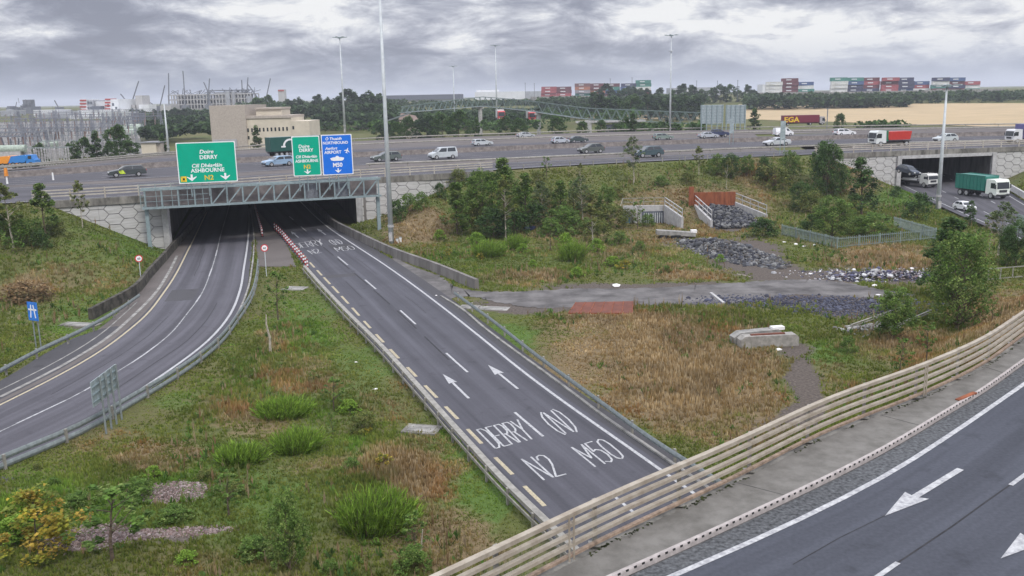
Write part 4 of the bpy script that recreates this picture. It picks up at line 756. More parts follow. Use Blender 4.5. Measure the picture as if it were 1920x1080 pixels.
# ------------------------------------------------------------------ vehicles (x forward, wheels on z = 0)
STY = {  # lower outline, cabin outline (bottom front, top front, top rear, bottom rear), width, length, wheel x
 'hatch': dict(L=4.1, W=1.76, low=[(-2.0, .32), (2.02, .30), (2.05, .62), (1.9, .78), (.95, .95), (-1.95, .98), (-2.05, .6)], cab=[(1.0, .94), (.25, 1.42), (-.2, 1.48), (-1.35, 1.46), (-1.98, .97)], wx=(1.25, -1.25)),
 'saloon': dict(L=4.7, W=1.80, low=[(-2.3, .34), (2.32, .30), (2.35, .58), (2.2, .76), (1.1, .93), (-1.6, .98), (-2.3, .97), (-2.36, .6)], cab=[(1.1, .92), (.35, 1.38), (-.2, 1.44), (-1.0, 1.41), (-1.75, .98)], wx=(1.45, -1.35)),
 'estate': dict(L=4.7, W=1.80, low=[(-2.3, .34), (2.32, .30), (2.35, .6), (2.2, .78), (1.1, .95), (-2.28, 1.0), (-2.36, .6)], cab=[(1.1, .94), (.3, 1.42), (-.3, 1.48), (-1.9, 1.44), (-2.28, .99)], wx=(1.45, -1.35)),
 'suv': dict(L=4.5, W=1.85, low=[(-2.2, .42), (2.22, .40), (2.25, .8), (2.1, .98), (1.0, 1.10), (-2.15, 1.15), (-2.25, .7)], cab=[(1.05, 1.09), (.4, 1.62), (-.1, 1.69), (-1.6, 1.65), (-2.15, 1.14)], wx=(1.38, -1.32)),
 'van': dict(L=4.4, W=1.80, low=[(-2.15, .34), (2.12, .32), (2.15, .72), (1.95, .95), (1.35, 1.08), (-2.18, 1.10), (-2.2, .6)], cab=[(1.4, 1.07), (.6, 1.72), (.2, 1.80), (-2.05, 1.80), (-2.19, 1.09)], wx=(1.35, -1.35)),
 'bigvan': dict(L=5.3, W=2.0, low=[(-2.6, .38), (2.55, .36), (2.6, .85), (2.35, 1.15), (1.8, 1.28), (-2.62, 1.3), (-2.62, .6)], cab=[(1.85, 1.27), (1.2, 2.05), (.8, 2.2), (-2.6, 2.2), (-2.62, 1.29)], wx=(1.65, -1.6)),
 'pickup': dict(L=5.3, W=1.88, low=[(-2.6, .48), (2.58, .45), (2.62, .85), (2.45, 1.05), (1.25, 1.15), (-2.6, 1.18), (-2.62, .7)], cab=[(1.25, 1.14), (.6, 1.72), (.2, 1.78), (-.95, 1.76), (-1.15, 1.16)], wx=(1.65, -1.6))}
CM = {}
def paint(c):
    if c not in CM: CM[c] = mat('car_paint_%d' % len(CM), c, .35, .0, var=.04, spec=.5)
    return CM[c]
lampf = mat('headlight_glass', (.75, .75, .72), .3, spec=.6); lampr = mat('tail_light_red', (.5, .02, .02), .35); rim_m = mat('wheel_rim', (.5, .5, .5), .4, .5); dark_tr = mat('dark_trim', (.035, .035, .04), .6)
def wheel(par, x, y, r=.33, w_=.22):
    sg = 1 if y > 0 else -1; o = M().tube((x, y - w_ / 2, r), (x, y + w_ / 2, r), r, n=16).build('wheel', black, par, smooth_=False); M().tube((x, y + sg * w_ * .4, r), (x, y + sg * (w_ / 2 + .015), r), r * .62, n=12).build('rim', rim_m, o)
def car(style, col, name, label, cat, windows='full', group=None, flash=None):
    S = STY[style]; W = S['W']; t = thing(name, label, cat, group=group); low, cb = S['low'], S['cab']
    belt = cb[0][1]; b = M(); hw = W / 2
    # lower body: slightly narrower below the sills, chamfered shoulders
    n = len(low)
    rings = [(-hw, .97, .03), (-hw + .0, 1, 0), (-hw + .12, 1.0, 0)]
    def yz(z): return hw - .07 * max(0, (z - .75)) - .06 * max(0, .5 - z)
    v = [(x, -yz(z), z) for x, z in low] + [(x, yz(z), z) for x, z in low] + [(x * .98, -yz(z) + .14, z + .035) for x, z in low] + [(x * .98, yz(z) - .14, z + .035) for x, z in low]
    f = [tuple(range(n))[::-1], tuple(range(n, 2 * n))]
    for k in range(n):
        k2 = (k + 1) % n; f += [(k, k2, 2 * n + k2, 2 * n + k), (n + k2, n + k, 3 * n + k, 3 * n + k2), (2 * n + k, 2 * n + k2, 3 * n + k2, 3 * n + k)]
    b.add(v, f)
    ci = lambda z: hw - .08 - .30 * (z - belt); m_ = len(cb); v = [(x, -ci(z), z) for x, z in cb] + [(x, ci(z), z) for x, z in cb]
    b.add(v, [tuple(range(m_))[::-1], tuple(range(m_, 2 * m_))] + [(k, (k + 1) % m_, m_ + (k + 1) % m_, m_ + k) for k in range(m_ - 1)])
    b.build('body', paint(col), t)
    # glass
    g = M(); (x0, z0), (x1, z1), (x2, z2), (x3, z3), (x4, z4) = cb
    def ip(p, q, k): return (p[0] + (q[0] - p[0]) * k, p[1] + (q[1] - p[1]) * k)
    for sgn in (-1, 1):
        xe = {'full': 1, 'front': .0}[windows]
        if windows == 'full': polys = [[ip((x0, z0), (x4, z4), .10), ip((x0, z0), (x4, z4), .50), ip((x1, z1), (x3, z3), .42), ip((x1, z1), (x3, z3), .07)], [ip((x0, z0), (x4, z4), .53), ip((x0, z0), (x4, z4), .93), ip((x1, z1), (x3, z3), .95), ip((x1, z1), (x3, z3), .46)]]
        else: polys = [[ip((x0, z0), (x4, z4), .07), ip((x0, z0), (x4, z4), .27), ip((x1, z1), (x3, z3), .2), ip((x1, z1), (x3, z3), .02)]]
        for P in polys:
            c_ = np.mean(P, 0); P = [(c_[0] + (a_ - c_[0]) * .97, c_[1] + (z - c_[1]) * .84) for a_, z in P]
            q = [(a_, sgn * (ci(z) + .012), z) for a_, z in P]; M().add(q, [(0, 1, 2, 3) if sgn > 0 else (3, 2, 1, 0)]).build('side_window', glass, t)
    nn = lambda p, q: np.array([-(q[1] - p[1]), 0, q[0] - p[0]]) / math.hypot(q[0] - p[0], q[1] - p[1])
    def pane(p, q, nm):
        a_, c_ = ip(p, q, .08), ip(p, q, .90); d = nn(q, p) * .014; d = d if d[2] > 0 else -d
        M().add([np.array([a_[0], -ci(a_[1]) + .07, a_[1]]) + d, np.array([a_[0], ci(a_[1]) - .07, a_[1]]) + d, np.array([c_[0], ci(c_[1]) - .09, c_[1]]) + d, np.array([c_[0], -ci(c_[1]) + .09, c_[1]]) + d], [(0, 1, 2, 3)]).build(nm, glass, t)
    pane(cb[0], cb[1], 'windscreen'); 
    if windows == 'full': pane(cb[4], cb[3], 'rear_window')
    r = .33 if style in ('hatch', 'saloon', 'estate', 'van') else .38
    for wx in S['wx']:
        for sg in (-1, 1): wheel(t, wx, sg * (hw - .09), r)
    xf, xr = low[2][0], low[-1][0]
    for sg in (-1, 1):
        M().box(xf - .22, xf - .015, sg * (hw - .28) - .17, sg * (hw - .28) + .17, low[2][1] - .02, low[2][1] + .13).build('headlight', lampf, t)
        M().box(xr - .02, xr + .2, sg * (hw - .15) - .1, sg * (hw - .15) + .1, low[-1][1] + .15, low[-1][1] + .32).build('tail_light', lampr, t)
        M().box(x0 - .28, x0 - .1, sg * (hw + .08) - .08, sg * (hw + .08) + .08, z0 + .02, z0 + .16).build('mirror', paint(col), t)
    M().box(xf - .06, xf + .03, -hw * .7, hw * .7, .32, .50).box(xr - .03, xr + .05, -hw * .7, hw * .7, .36, .5).build('bumper', dark_tr, t)
    return t
def tangent(px):
    a_, b_ = e0_at(px - 40), e0_at(px + 40); d = b_ - a_; return math.atan2(d[1], d[0])
def put(t, px, py, left=True, s=1.0, z=None, dang=0.0):
    p = at(px, py, (ZM + .04) if z is None else z); t.location = [float(v) for v in p]; t.rotation_euler = (0, 0, tangent(px) + (math.pi if left else 0) + dang); t.scale = (s,) * 3; return t
SV, DK, BLU, LB, WH = (.42, .44, .46), (.035, .04, .05), (.03, .05, .12), (.25, .36, .48), (.72, .72, .72)
c = put(car('estate', (.05, .06, .06), 'police_car', 'dark estate car with a yellow green door patch, leftmost on the motorway', 'car'), 239, 331, True, 1.10)
hv = mat('reflective_yellow', (.55, .70, .06), .5)
for sg in (-1, 1): M().add([(.95, sg * .906, .45), (.25, sg * .906, .45), (.55, sg * .89, .93), (1.15, sg * .89, .90)], [(0, 1, 2, 3)]).build('side_patch', hv, c)
M().add([(2.08, -.75, .8), (2.08, .75, .8), (1.5, .75, .905), (1.5, -.75, .905)], [(0, 1, 2, 3)]).build('bonnet_patch', mat('bonnet_green', (.12, .22, .08), .5), c)
put(car('estate', LB, 'car', 'light blue car half hidden behind the narrow green sign', 'car'), 522, 311, True, 1.1)
put(car('estate', (.10, .12, .11), 'car', 'dark grey estate car passing behind the tall mast', 'car'), 724, 302, True, 1.08)
c = put(car('van', (.46, .49, .50), 'small_van', 'silver grey small van driving left on the motorway', 'van'), 830, 298, True, 1.12)
put(car('estate', (.50, .53, .54), 'car', 'silver estate car driving right behind the small silver van', 'car'), 904, 273, False, .98)
put(car('saloon', (.40, .42, .43), 'car', 'grey saloon car on the farthest lane near the back guard rail', 'car'), 985, 258, False, 1.0)
put(car('hatch', (.45, .48, .52), 'car', 'pale silver hatchback just left of a dark car in the far lanes', 'car'), 1050, 269, False, 1.0)
put(car('saloon', (.05, .07, .07), 'car', 'dark car following beside the pale silver hatchback in the far lanes', 'car'), 1083, 267, False, 1.0)
put(car('hatch', (.09, .10, .09), 'car', 'dark hatchback driving left in the near motorway carriageway', 'car'), 1108, 287, True, 1.15)
put(car('suv', (.05, .08, .09), 'suv', 'dark blue green sport utility car on the nearest slip lane behind a sapling', 'car'), 1215, 295, True, 1.10)
put(car('estate', (.20, .25, .22), 'car', 'grey green car with pale roof right of the high central mast foot', 'car'), 1243, 262, False, 1.0)
put(car('saloon', (.42, .44, .47), 'car', 'silver car overlapping the dark pickup in the far lanes', 'car'), 1327, 259, False, 1.0)
put(car('pickup', (.03, .04, .09), 'pickup_truck', 'dark blue pickup truck behind a silver car in the far lanes', 'pickup truck'), 1344, 257, False, 1.05)
put(car('bigvan', WH, 'van', 'white van with dark lower side in the far lanes', 'van', 'front'), 1468, 255, False, .88)
put(car('estate', WH, 'car', 'white estate car in the far lanes right of the white van', 'car'), 1583, 254, False, 1.05)
put(car('saloon', (.48, .50, .52), 'car', 'silver car half hidden behind the thin sign above the near slip lane', 'car'), 1456, 273, True, 1.1)
put(car('hatch', (.48, .52, .52), 'car', 'silver car behind the pale mast on the right bridge', 'car'), 1772, 266, True, 1.1)
c = put(car('hatch', WH, 'car', 'small white car in the near lane under the right bridge, partly behind a tree', 'car'), 1808, 394, True, .8, .42); c.rotation_euler = (0, 0, R(-82))
def lorry(name, label, cabcol, Lb, kind, bodycol, axles, cabh=2.9, W=2.5):
    t = thing(name, label, 'lorry'); b = M(); hw = W / 2; cx = Lb / 2 - .1      # cab front at x = Lb/2 + 1.1
    P = [(cx - 1.1, .75), (cx + 1.0, .6), (cx + 1.08, 1.5), (cx + .88, cabh - .25), (cx + .6, cabh), (cx - 1.0, cabh)]
    b.side(P, -hw + .02, hw - .02); cab = b.build('cab', paint(cabcol), t)
    M().add([(cx + 1.095, -hw + .12, 1.55), (cx + 1.095, hw - .12, 1.55), (cx + .93, hw - .16, cabh - .38), (cx + .93, -hw + .16, cabh - .38)], [(0, 1, 2, 3)]).build('windscreen', glass, cab)
    for sg in (-1, 1):
        q = [(cx + .9, sg * (hw - .005), 1.6), (cx - .1, sg * (hw - .005), 1.6), (cx - .1, sg * (hw - .005), cabh - .5), (cx + .75, sg * (hw - .005), cabh - .5)]; M().add(q, [(0, 1, 2, 3)]).build('side_window', glass, cab)
        M().box(cx + 1.0, cx + 1.1, sg * (hw - .35) - .2, sg * (hw - .35) + .2, .8, 1.0).build('headlight', lampf, cab); M().box(cx + .85, cx + 1.05, sg * (hw + .12) - .08, sg * (hw + .12) + .08, 1.6, 2.2).build('mirror', dark_tr, cab)
    M().box(cx + 1.07, cx + 1.11, -hw * .55, hw * .55, 1.05, 1.4).box(cx + .98, cx + 1.1, -hw + .05, hw - .05, .45, .72).build('grille', dark_tr, cab)
    M().box(-Lb / 2, cx - .9, -.45, .45, .7, .95).box(-Lb / 2, cx - 1.3, -hw + .1, hw - .1, .95, 1.03).build('chassis', dark_tr, t)
    for x in axles:
        for sg in (-1, 1): wheel(t, x if x < 90 else cx, sg * (hw - .17), .5, .3)
    x0, x1 = -Lb / 2, cx - 1.25
    if kind == 'tipper':
        o = M().box(x0, x1, -hw, hw, 1.1, 3.25); rb = paint(bodycol)
        for k in range(9): xx = x0 + .15 + (x1 - x0 - .3) * k / 8; o.box(xx - .05, xx + .05, -hw - .06, hw + .06, 1.1, 3.2)
        for sg in (-1, 1): o.box(x0, x1, sg * hw - .07, sg * hw + .07, 3.2, 3.35)
        o.build('load_body', rb, t)
    if kind == 'skip':
        M().side([(x0 + .3, 1.2), (x1 - .5, 1.2), (x1 - .1, 2.7), (x0, 2.7)], -hw + .15, hw - .15).build('load_body', paint(bodycol), t); M().box(x1 - .3, x1, -hw + .1, hw - .1, 1.0, 2.9).build('headboard', paint((.02, .16, .08)), t)
    if kind == 'box':
        M().box(x0, x1, -hw, hw, 1.1, 3.9).build('load_body', paint(bodycol), t)
    return t, x0, x1
def put_l(t, px, py, z, ang, s=1.0): p = at(px, py, z); t.location = [float(v) for v in p]; t.rotation_euler = (0, 0, ang); t.scale = (s,) * 3
t, _, _ = lorry('tipper_lorry', 'white cab lorry with tall green ribbed load body under the right bridge', (.70, .74, .66), 7.4, 'tipper', (.02, .17, .13), (-2.6, -1.3, 99)); put_l(t, 1835, 368, .42, R(-74), 1.0)
t, x0, x1 = lorry('car_transporter', 'white cab recovery lorry carrying a dark car under the right bridge', (.62, .62, .58), 8.0, 'flat', DK, (-2.6, 99), 2.6); put_l(t, 1712, 348, .42, R(-70), .9)
o = M()
for sg in (-1, 1): o.beam((x0, sg * 1.15, 1.15), (x1 - .6, sg * 1.15, 1.35), .1, .22).beam((x1 - 1.6, sg * 1.1, 1.3), (x1 - .2, sg * 1.1, 2.6), .1, .1).beam((x1 - .2, sg * 1.1, 2.6), (x1 - .1, sg * 1.1, 1.2), .1, .1)
o.build('loading_frame', white, t)
cc = car('hatch', (.04, .05, .07), 'car', 'dark car carried on top of the recovery lorry under the right bridge', 'car'); p = at(1706, 336, 2.4) + np.array([-.2, .5, .75]); cc.location = [float(v) for v in p]; cc.rotation_euler = (R(-4), R(8), R(-68)); cc.scale = (.95,) * 3
t, _, _ = lorry('skip_lorry', 'white cab lorry with red skip body driving left on the right bridge', (.62, .64, .62), 6.6, 'skip', (.45, .03, .02), (-2.2, 99)); put_l(t, 1672, 274, ZM + .04, tangent(1670) + math.pi, 1.0)
t, _, _ = lorry('lorry', 'white fronted lorry at the right end of the motorway bridge', (.62, .62, .62), 8, 'box', (.10, .09, .22), (-2.8, 99)); put_l(t, 1930, 268, ZM + .04, tangent(1900) + math.pi, .9)
t, x0, x1 = lorry('trailer_lorry', 'dark green trailer lorry with a white arch emblem behind the green signs', (.05, .2, .14), 14.5, 'box', (.012, .075, .06), (-6, -4.9, -3.8, 2.5, 99), 3.0)
p = at(566, 291, ZM); t.location = [float(v) for v in p]; t.rotation_euler = (0, 0, tangent(520)); t.scale = (.95,) * 3
AX = -3.2
arc = [(.2 + 1.55 * math.cos(R(a_)), 2.1 + 1.45 * math.sin(R(a_))) for a_ in range(0, 181, 12)] + [(.2 + 1.15 * math.cos(R(a_)), 2.1 + 1.1 * math.sin(R(a_))) for a_ in range(180, -1, -12)]
k = len(arc) // 2; o = M(); Pq = [(x + AX, -1.26, z) for x, z in arc]; o.add(Pq, [(i, i + 1, len(arc) - 2 - i, len(arc) - 1 - i) for i in range(k - 1)]); o.add([(x + AX, -1.26, z) for x, z in ((-1.75, 1.85), (-.8, 1.85), (-.8, 2.15), (-1.75, 2.15), (1.2, 1.85), (2.1, 1.85), (2.1, 2.15), (1.2, 2.15))], [(0, 1, 2, 3), (4, 5, 6, 7)]); o.build('arch_emblem', white, t)
# far maroon container lorry with yellow lettering
t, x0, x1 = lorry('container_lorry', 'far maroon container lorry with yellow lettering driving past the golden field', (.35, .33, .33), 15.5, 'box', (.16, .02, .04), (-7, -5.8, 3, 99), 3.2)
p = att(1503, 235, 268); g_ = h1(p[0], p[1]); t.location = (float(p[0]), float(p[1]), float(p[2])); t.rotation_euler = (0, 0, R(2)); t.scale = (.75, .75, .75)
v, f = text_mesh('EGA', 2.7, .06, 0, 1.15); M().add([(-4.4 + a_, -1.27, 1.4 + b_) for a_, b_ in v], f).build('side_lettering', syel, t)
# construction plant at far left
def machine(px, py, label, col, flip=1):
    p = at(px, py, ZM) if False else att(px, py, 190); t = thing('dump_truck', label, 'construction vehicle', p); m_ = paint(col)
    M().side([(-2.6, 1.0), (-1.9, 2.4), (1.0, 2.6), (1.5, 2.2), (.8, 1.1)], -1.2, 1.2).build('load_body', m_, t); M().side([(1.0, .9), (2.9, .9), (2.9, 1.6), (2.5, 1.7), (2.2, 2.6), (1.2, 2.6)], -1.1, 1.1).build('cab', m_, t)
    M().box(1.5, 2.2, -1.13, 1.13, 1.8, 2.4).build('side_window', glass, t); M().box(-2.4, 2.7, -.6, .6, .7, 1.05).build('chassis', dark_tr, t)
    for x in (-1.6, -.2, 2.0):
        for sg in (-1, 1): wheel(t, x, sg * 1.05, .58, .4)
    return t
t = machine(14, 316, 'orange dump truck parked at the far left edge behind the motorway', (.75, .28, .03)); t = machine(46, 314, 'bright blue construction vehicle right of the orange dump truck', (.03, .20, .55))
# ------------------------------------------------------------------ buildings and far things
cream = mat('cream_render', (.56, .50, .40), .9, var=.06, scale=.3); cream2 = mat('cream_trim', (.40, .35, .30), .9, var=.08); wwhite = mat('white_cladding', (.62, .63, .64), .7, var=.05, scale=.2); greyclad = mat('grey_cladding', (.33, .34, .36), .7, var=.1, scale=.3); darkclad = mat('dark_cladding', (.10, .11, .13), .7, var=.1); redclad = mat('red_stripe', (.36, .05, .04), .7); roofm = mat('grey_roof', (.24, .24, .25), .85, var=.15, scale=.8); tile_m = mat('worn_tile_roof', (.26, .19, .16), .9, col2=(.14, .11, .10), scale=1.3, stretch=(1, 6, 1)); steel_far = mat('far_steel', (.17, .18, .20), .7); steel_sub = mat('substation_steel', (.20, .21, .24), .7); teal2 = mat('footbridge_green', (.15, .20, .185), .7, var=.12)
def gz(p): return h1(p[0], p[1])
def building(name, label, D, blocks, cat='building', base=None, depth=None):
    """blocks: (part, px0, px1, pytop, material, depth m, extra forward)"""
    px = (blocks[0][1] + blocks[0][2]) / 2; p = att(px, 250, D); g_ = gz(p) if base is None else base
    t = thing(name, label, cat, (p[0], p[1], g_))
    for pn, x0, x1, yt, m_, dp_, fw in blocks:
        a_, b_ = att(x0, yt, D), att(x1, yt, D); z1 = (a_[2] + b_[2]) / 2; M().box(a_[0], b_[0], D - fw, D + dp_ - fw, g_ - 2, z1).build(pn, m_, t, world=True)
    return t, g_
def wins(t, D, lst, m_, w_, h_, name='window', fw=0):
    for px, py in lst: q = att(px, py, D); M().box(q[0] - w_ / 2, q[0] + w_ / 2, D - fw - .06, D - fw + .1, q[2] - h_ / 2, q[2] + h_ / 2).build(name, m_, t, world=True)
t, g_ = building('cream_building', 'large windowless cream block with lower windowed wing behind the green signs', 252, [('tower_block', 393, 458, 199, cream, 22, 0), ('wing', 458.5, 545, 221, cream, 16, -.5), ('penthouse', 472, 521, 205, cream, 10, -4), ('end_block', 545.5, 579, 227, cream, 14, -.3), ('parapet', 392, 459, 197.5, cream2, 22.5, .2)])
o = M()
a_, b_ = att(458.5, 219.5, 252), att(545, 219.5, 252); M().box(a_[0], b_[0], 252.2, 269, b_[2] - .2, b_[2] + .5).build('parapet', cream2, t, world=True)
a_, b_ = att(471, 204, 252), att(522, 204, 252); M().box(a_[0], b_[0], 255.5, 266.5, b_[2] - .1, b_[2] + .4).build('parapet', cream2, t, world=True)
wins(t, 252.5, [(458 + k * 7.3, 244.5 - k * .28) for k in range(12)], glass, .45, 1.0, fw=.0); wins(t, 252.3, [(550, 239.5)], glass, .5, .9); wins(t, 252.5, [(459, 258.5), (466.5, 258.2)], glass, .45, .9)
a_ = att(400, 262, 252); M().box(a_[0], a_[0] + 6.5, 251.5, 251.98, g_, a_[2]).build('roller_door', greyclad, t, world=True)
t, g_ = building('utility_hut', 'small flat roofed pinkish cream hut left of the big green sign', 215, [('wall', 264, 292, 268, cream, 5, 0), ('annex', 292.3, 299, 269, cream2, 5, -.4)]); a_, b_ = att(263, 267, 215), att(300, 267, 215); M().box(a_[0], b_[0], 214.7, 220.6, b_[2] - .1, b_[2] + .15).build('roof', roofm, t, world=True)
D = 470; t, g_ = building('white_shed', 'plain white shed with a low pitched grey roof among trees', D, [('wall', 603, 655, 219, wwhite, 14, 0)])
a_, b_ = att(601, 220, D), att(657, 220, D); zz = b_[2]; M().add([(a_[0], D - .3, zz), (b_[0], D - .3, zz), (b_[0], D + 14.3, zz), (a_[0], D + 14.3, zz), ((a_[0] + b_[0]) / 2, D - .3, zz + 2.4), ((a_[0] + b_[0]) / 2, D + 14.3, zz + 2.4)], [(0, 1, 4), (2, 3, 5), (0, 4, 5, 3), (1, 2, 5, 4), (0, 3, 2, 1)]).build('roof', roofm, t, world=True); wins(t, D, [(626, 233)], darkclad, 4, 3.2, 'door')
D = 900; t, g_ = building('warehouse', 'very long low white warehouse with grey roof edge on the skyline', D, [('wall', 700, 862, 184, wwhite, 60, 0), ('loading_wing', 702, 720, 187, wwhite, 10, 6)]); a_, b_ = att(699, 179, D), att(863, 177.5, D); M().box(a_[0], b_[0], D - 2, D + 62, b_[2] - 4, b_[2] + .6).build('roof', mat('blue_grey_roof', (.12, .13, .16), .8), t, world=True); wins(t, D, [(700 + k * 9, 197) for k in range(1, 17)], greyclad, 2.6, 3.2, 'loading_door')
t, g_ = building('warehouse', 'pale flat warehouse on the skyline right of the footbridge top', 1000, [('wall', 890, 985, 172, wwhite, 40, 0), ('upper_block', 893, 935, 168.5, wwhite, 20, -6), ('far_wing', 985.5, 1020, 171, greyclad, 30, -4)])
t, g_ = building('warehouse', 'grey green warehouse with white gables behind the trees right of the central mast', 950, [('wall', 1262, 1352, 164, greyclad, 40, 0), ('white_gable', 1284, 1304, 167, wwhite, 12, 8), ('loading_wing', 1430, 1445, 158, wwhite, 20, 0)])
# tiled roof house below the footbridge ramp
p = att(762, 236, 330); t = thing('tiled_roof_house', 'low building with worn tiled roof under the footbridge ramp', 'building', (p[0], p[1], gz(p))); zz = att(762, 226, 330)[2]; X0, X1 = att(748, 230, 330)[0], att(783, 230, 330)[0]
M().box(X0 + .5, X1 - .5, 330, 337, gz(p) - 1, zz).build('wall', cream, t, world=True)
M().add([(X0 - 1, 329, zz - 1.5), (X1 + 1, 329, zz - 1.5), (X1 + 1, 338, zz - 1.5), (X0 - 1, 338, zz - 1.5), (X0 + .5, 333.5, zz + 2.6), (X1 - 1, 333.5, zz + 1.6)], [(0, 1, 5, 4), (2, 3, 4, 5), (0, 4, 3), (1, 2, 5), (0, 3, 2, 1)]).build('roof', tile_m, t, world=True)
# power station with striped tower
D = 640; t, g_ = building('power_station', 'distant power station with red and white striped tower', D, [('stair_tower', 150, 162, 186, wwhite, 20, 0), ('grey_block', 163, 174, 188, greyclad, 20, 0), ('boiler_house', 175, 197, 190, wwhite, 30, -3), ('turbine_hall', 198, 222, 186, wwhite, 30, 0), ('low_hall', 160, 245, 205, wwhite, 30, 12), ('dark_block', 176, 192, 199, darkclad, 8, 4)])
for k in range(4):
    for x0, x1, yy in ((150, 162, 187), (197, 207, 185)): a_, b_ = att(x0 - .2, yy + k * 6, D), att(x1 + .2, yy + k * 6 + 2.6, D); M().box(a_[0], b_[0], D - .4, D + 10, b_[2], a_[2]).build('red_stripe', redclad, t, world=True)
wins(t, D, [(166, 193), (171, 193), (166, 203), (171, 203), (203, 198), (212, 196), (218, 203)], darkclad, 1.5, 1.9)
t, g_ = building('silo_tower', 'pale concrete tower beside slanting cranes right of the power station', 660, [('tower', 253, 266, 179, pale_conc, 14, 0), ('shoulder', 246, 253, 197, pale_conc, 10, 0), ('low_hall', 262, 281, 196, wwhite, 14, 2)]); t, g_ = building('concrete_tower', 'lone pale square tower on the skyline above the cream building wing', 1000, [('tower', 521, 533, 168, pale_conc, 8, 0)], 'tower'); a_, b_ = att(521.5, 171, 1000), att(532.5, 171, 1000); M().box(a_[0], b_[0], 999.5, 1004, b_[2], b_[2] + 1.6).build('tower_band', redclad, t, world=True)
# building under construction: frame of slabs and columns
D = 700; a_, b_ = att(318, 205, D), att(472, 203, D); z0, z1 = gz(a_), att(395, 168, D)[2]; t = thing('construction_frame', 'large white framed building under construction on the skyline', 'building', (a_[0], D, z0)); o = M()
lv = [att(395, y, D)[2] for y in (204, 195, 186, 177)]
for zc in lv: o.box(a_[0], b_[0], D, D + 22, zc - .4, zc + .4)
o.build('floor_slab', pale_conc, t, world=True); M().box(a_[0] + 6, b_[0] - 20, D + 6, D + 16, z0, lv[2]).build('core_wall', greyclad, t, world=True); M().box(a_[0] + 34, b_[0] - 6, D + 3, D + 16, lv[1], lv[3] + 1.5).build('core_wall', wwhite, t, world=True); o = M()
for k in range(27):
    x = a_[0] + (b_[0] - a_[0]) * k / 26
    for yy in (D - .5, D + 11, D + 22): M().box(x - .35, x + .35, yy, yy + .7, z0 - 1, lv[-1]).build('column', pale_conc, t, world=True)
o = M(); rn = random.Random(4)
for k in range(46): x = a_[0] + (b_[0] - a_[0]) * rn.random(); q = x + rn.uniform(-4, 5); zz = lv[-1] + rn.uniform(.5, 2); o.beam((x, D + rn.uniform(0, 20), zz - 1), (q, D + rn.uniform(0, 20), zz + rn.uniform(1, 3.5)), .35)
zr = att(420, 168.5, D)[2]; o.box(a_[0] + 30, b_[0] - 3, D + 1, D + 20, zr - .5, zr); o.build('roof_steelwork', steel_far, t, world=True); o = M()
for k in range(0): x = a_[0] + (b_[0] - a_[0]) * rn.random(); o.box(x, x + rn.uniform(2, 8), D + 3, D + 8, lv[rn.randrange(2)], lv[2])
for x0, x1 in ((424, 431), (436, 440), (462, 470)): q, r = att(x0, 175, D)[0], att(x1, 175, D)[0]; M().box(q, r, D - 1.5, D + 3, z0, att(x0, 171 if x0 < 450 else 180, D)[2]).build('stair_core', greyclad, t, world=True)
# process plant at far left
t, g_ = building('process_plant', 'dark cluttered industrial plant at the far left of the skyline', 700, [('vessel_block', 44, 58, 203, greyclad, 12, 0)])
o = M(); rn = random.Random(8)
for k in range(40): x = att(rn.uniform(8, 62), 200, 700)[0]; yt = rn.uniform(195, 220); o.box(x - 1.0, x + rn.uniform(.6, 2.6), 698 + rn.uniform(0, 12), 714, g_, att(40, yt, 700)[2])
for k in range(40): q = att(rn.uniform(20, 60), rn.uniform(192, 222), 700); o.beam(q, q + [rn.uniform(-5, 5), 2, rn.uniform(-3, 4)], .35)
a_ = att(47, 187, 700); o.box(a_[0] - 3, a_[0] + 3, 702, 708, g_, a_[2]); o.build('pipework_tower', steel_far, t, world=True)
t, g_ = building('sheds', 'row of pale far sheds right of the dark industrial plant', 640, [('shed', 62, 108, 206, wwhite, 20, 0), ('shed', 109, 149, 209, greyclad, 20, 4)])
for x0, x1, yt, D_, mm, lab in ((0, 26, 207, 660, greyclad, 'grey blocky plant building at the very left of the skyline'), (66, 128, 213, 600, greyclad, 'long low grey factory hall below the far pale sheds'), (244, 262, 196, 700, wwhite, 'white hall between power station and pale tower'), (262, 300, 201, 690, wwhite, 'long white hall under the cranes right of the pale tower'), (300, 320, 198, 680, pale_conc, 'small pale block just left of the construction frame'), (130, 190, 216, 590, wwhite, 'low pale hall in front of the striped tower')):
    building('factory_hall', lab, D_, [('wall', x0, x1, yt, mm, 16, 0), ('rooftop_unit', x0 + (x1 - x0) * .3, x0 + (x1 - x0) * .5, yt - 2.2, greyclad, 6, -3)])
bw = mat('pale_wall_green', (.40, .42, .41), .85, var=.05); t, g_ = building('transformer_hall', 'tall pale grey hall standing behind the substation steelwork', 520, [('wall', 188, 244, 210, bw, 12, 0), ('side_wall', 244.3, 256, 212, darkclad, 10, -1)])
o = M()
for k in range(5): x = att(196 + k * 9.5, 220, 520)[0]; o.beam((x - 1.6, 519, gz((x, 519))), (x, 519, att(200, 218, 520)[2]), .35).beam((x + 1.6, 519, gz((x, 519))), (x, 519, att(200, 218, 520)[2]), .35)
o.build('steel_prop', steel_far, t, world=True)
def crane(xb, yb, xt, yt, D, label, kink=None):
    a_, b_ = att(xb, yb, D), att(xt, yt, D); t = thing('crane', label, 'crane', (a_[0], a_[1], gz(a_))); M().box(a_[0] - 2.5, a_[0] + 2.5, D - 2, D + 2, gz(a_), gz(a_) + 4).build('crane_base', steel_far, t, world=True)
    a_[2] = min(a_[2], gz(a_) + 6) if False else a_[2]; o = M()
    if kink: k_ = att(*kink, D); o.beam(a_, k_, .6); o.beam(k_, b_, .5)
    else: o.beam(a_, b_, .65)
    o.beam((a_[0], a_[1], gz(a_)), a_, .8); o.build('jib', steel_far, t, world=True)
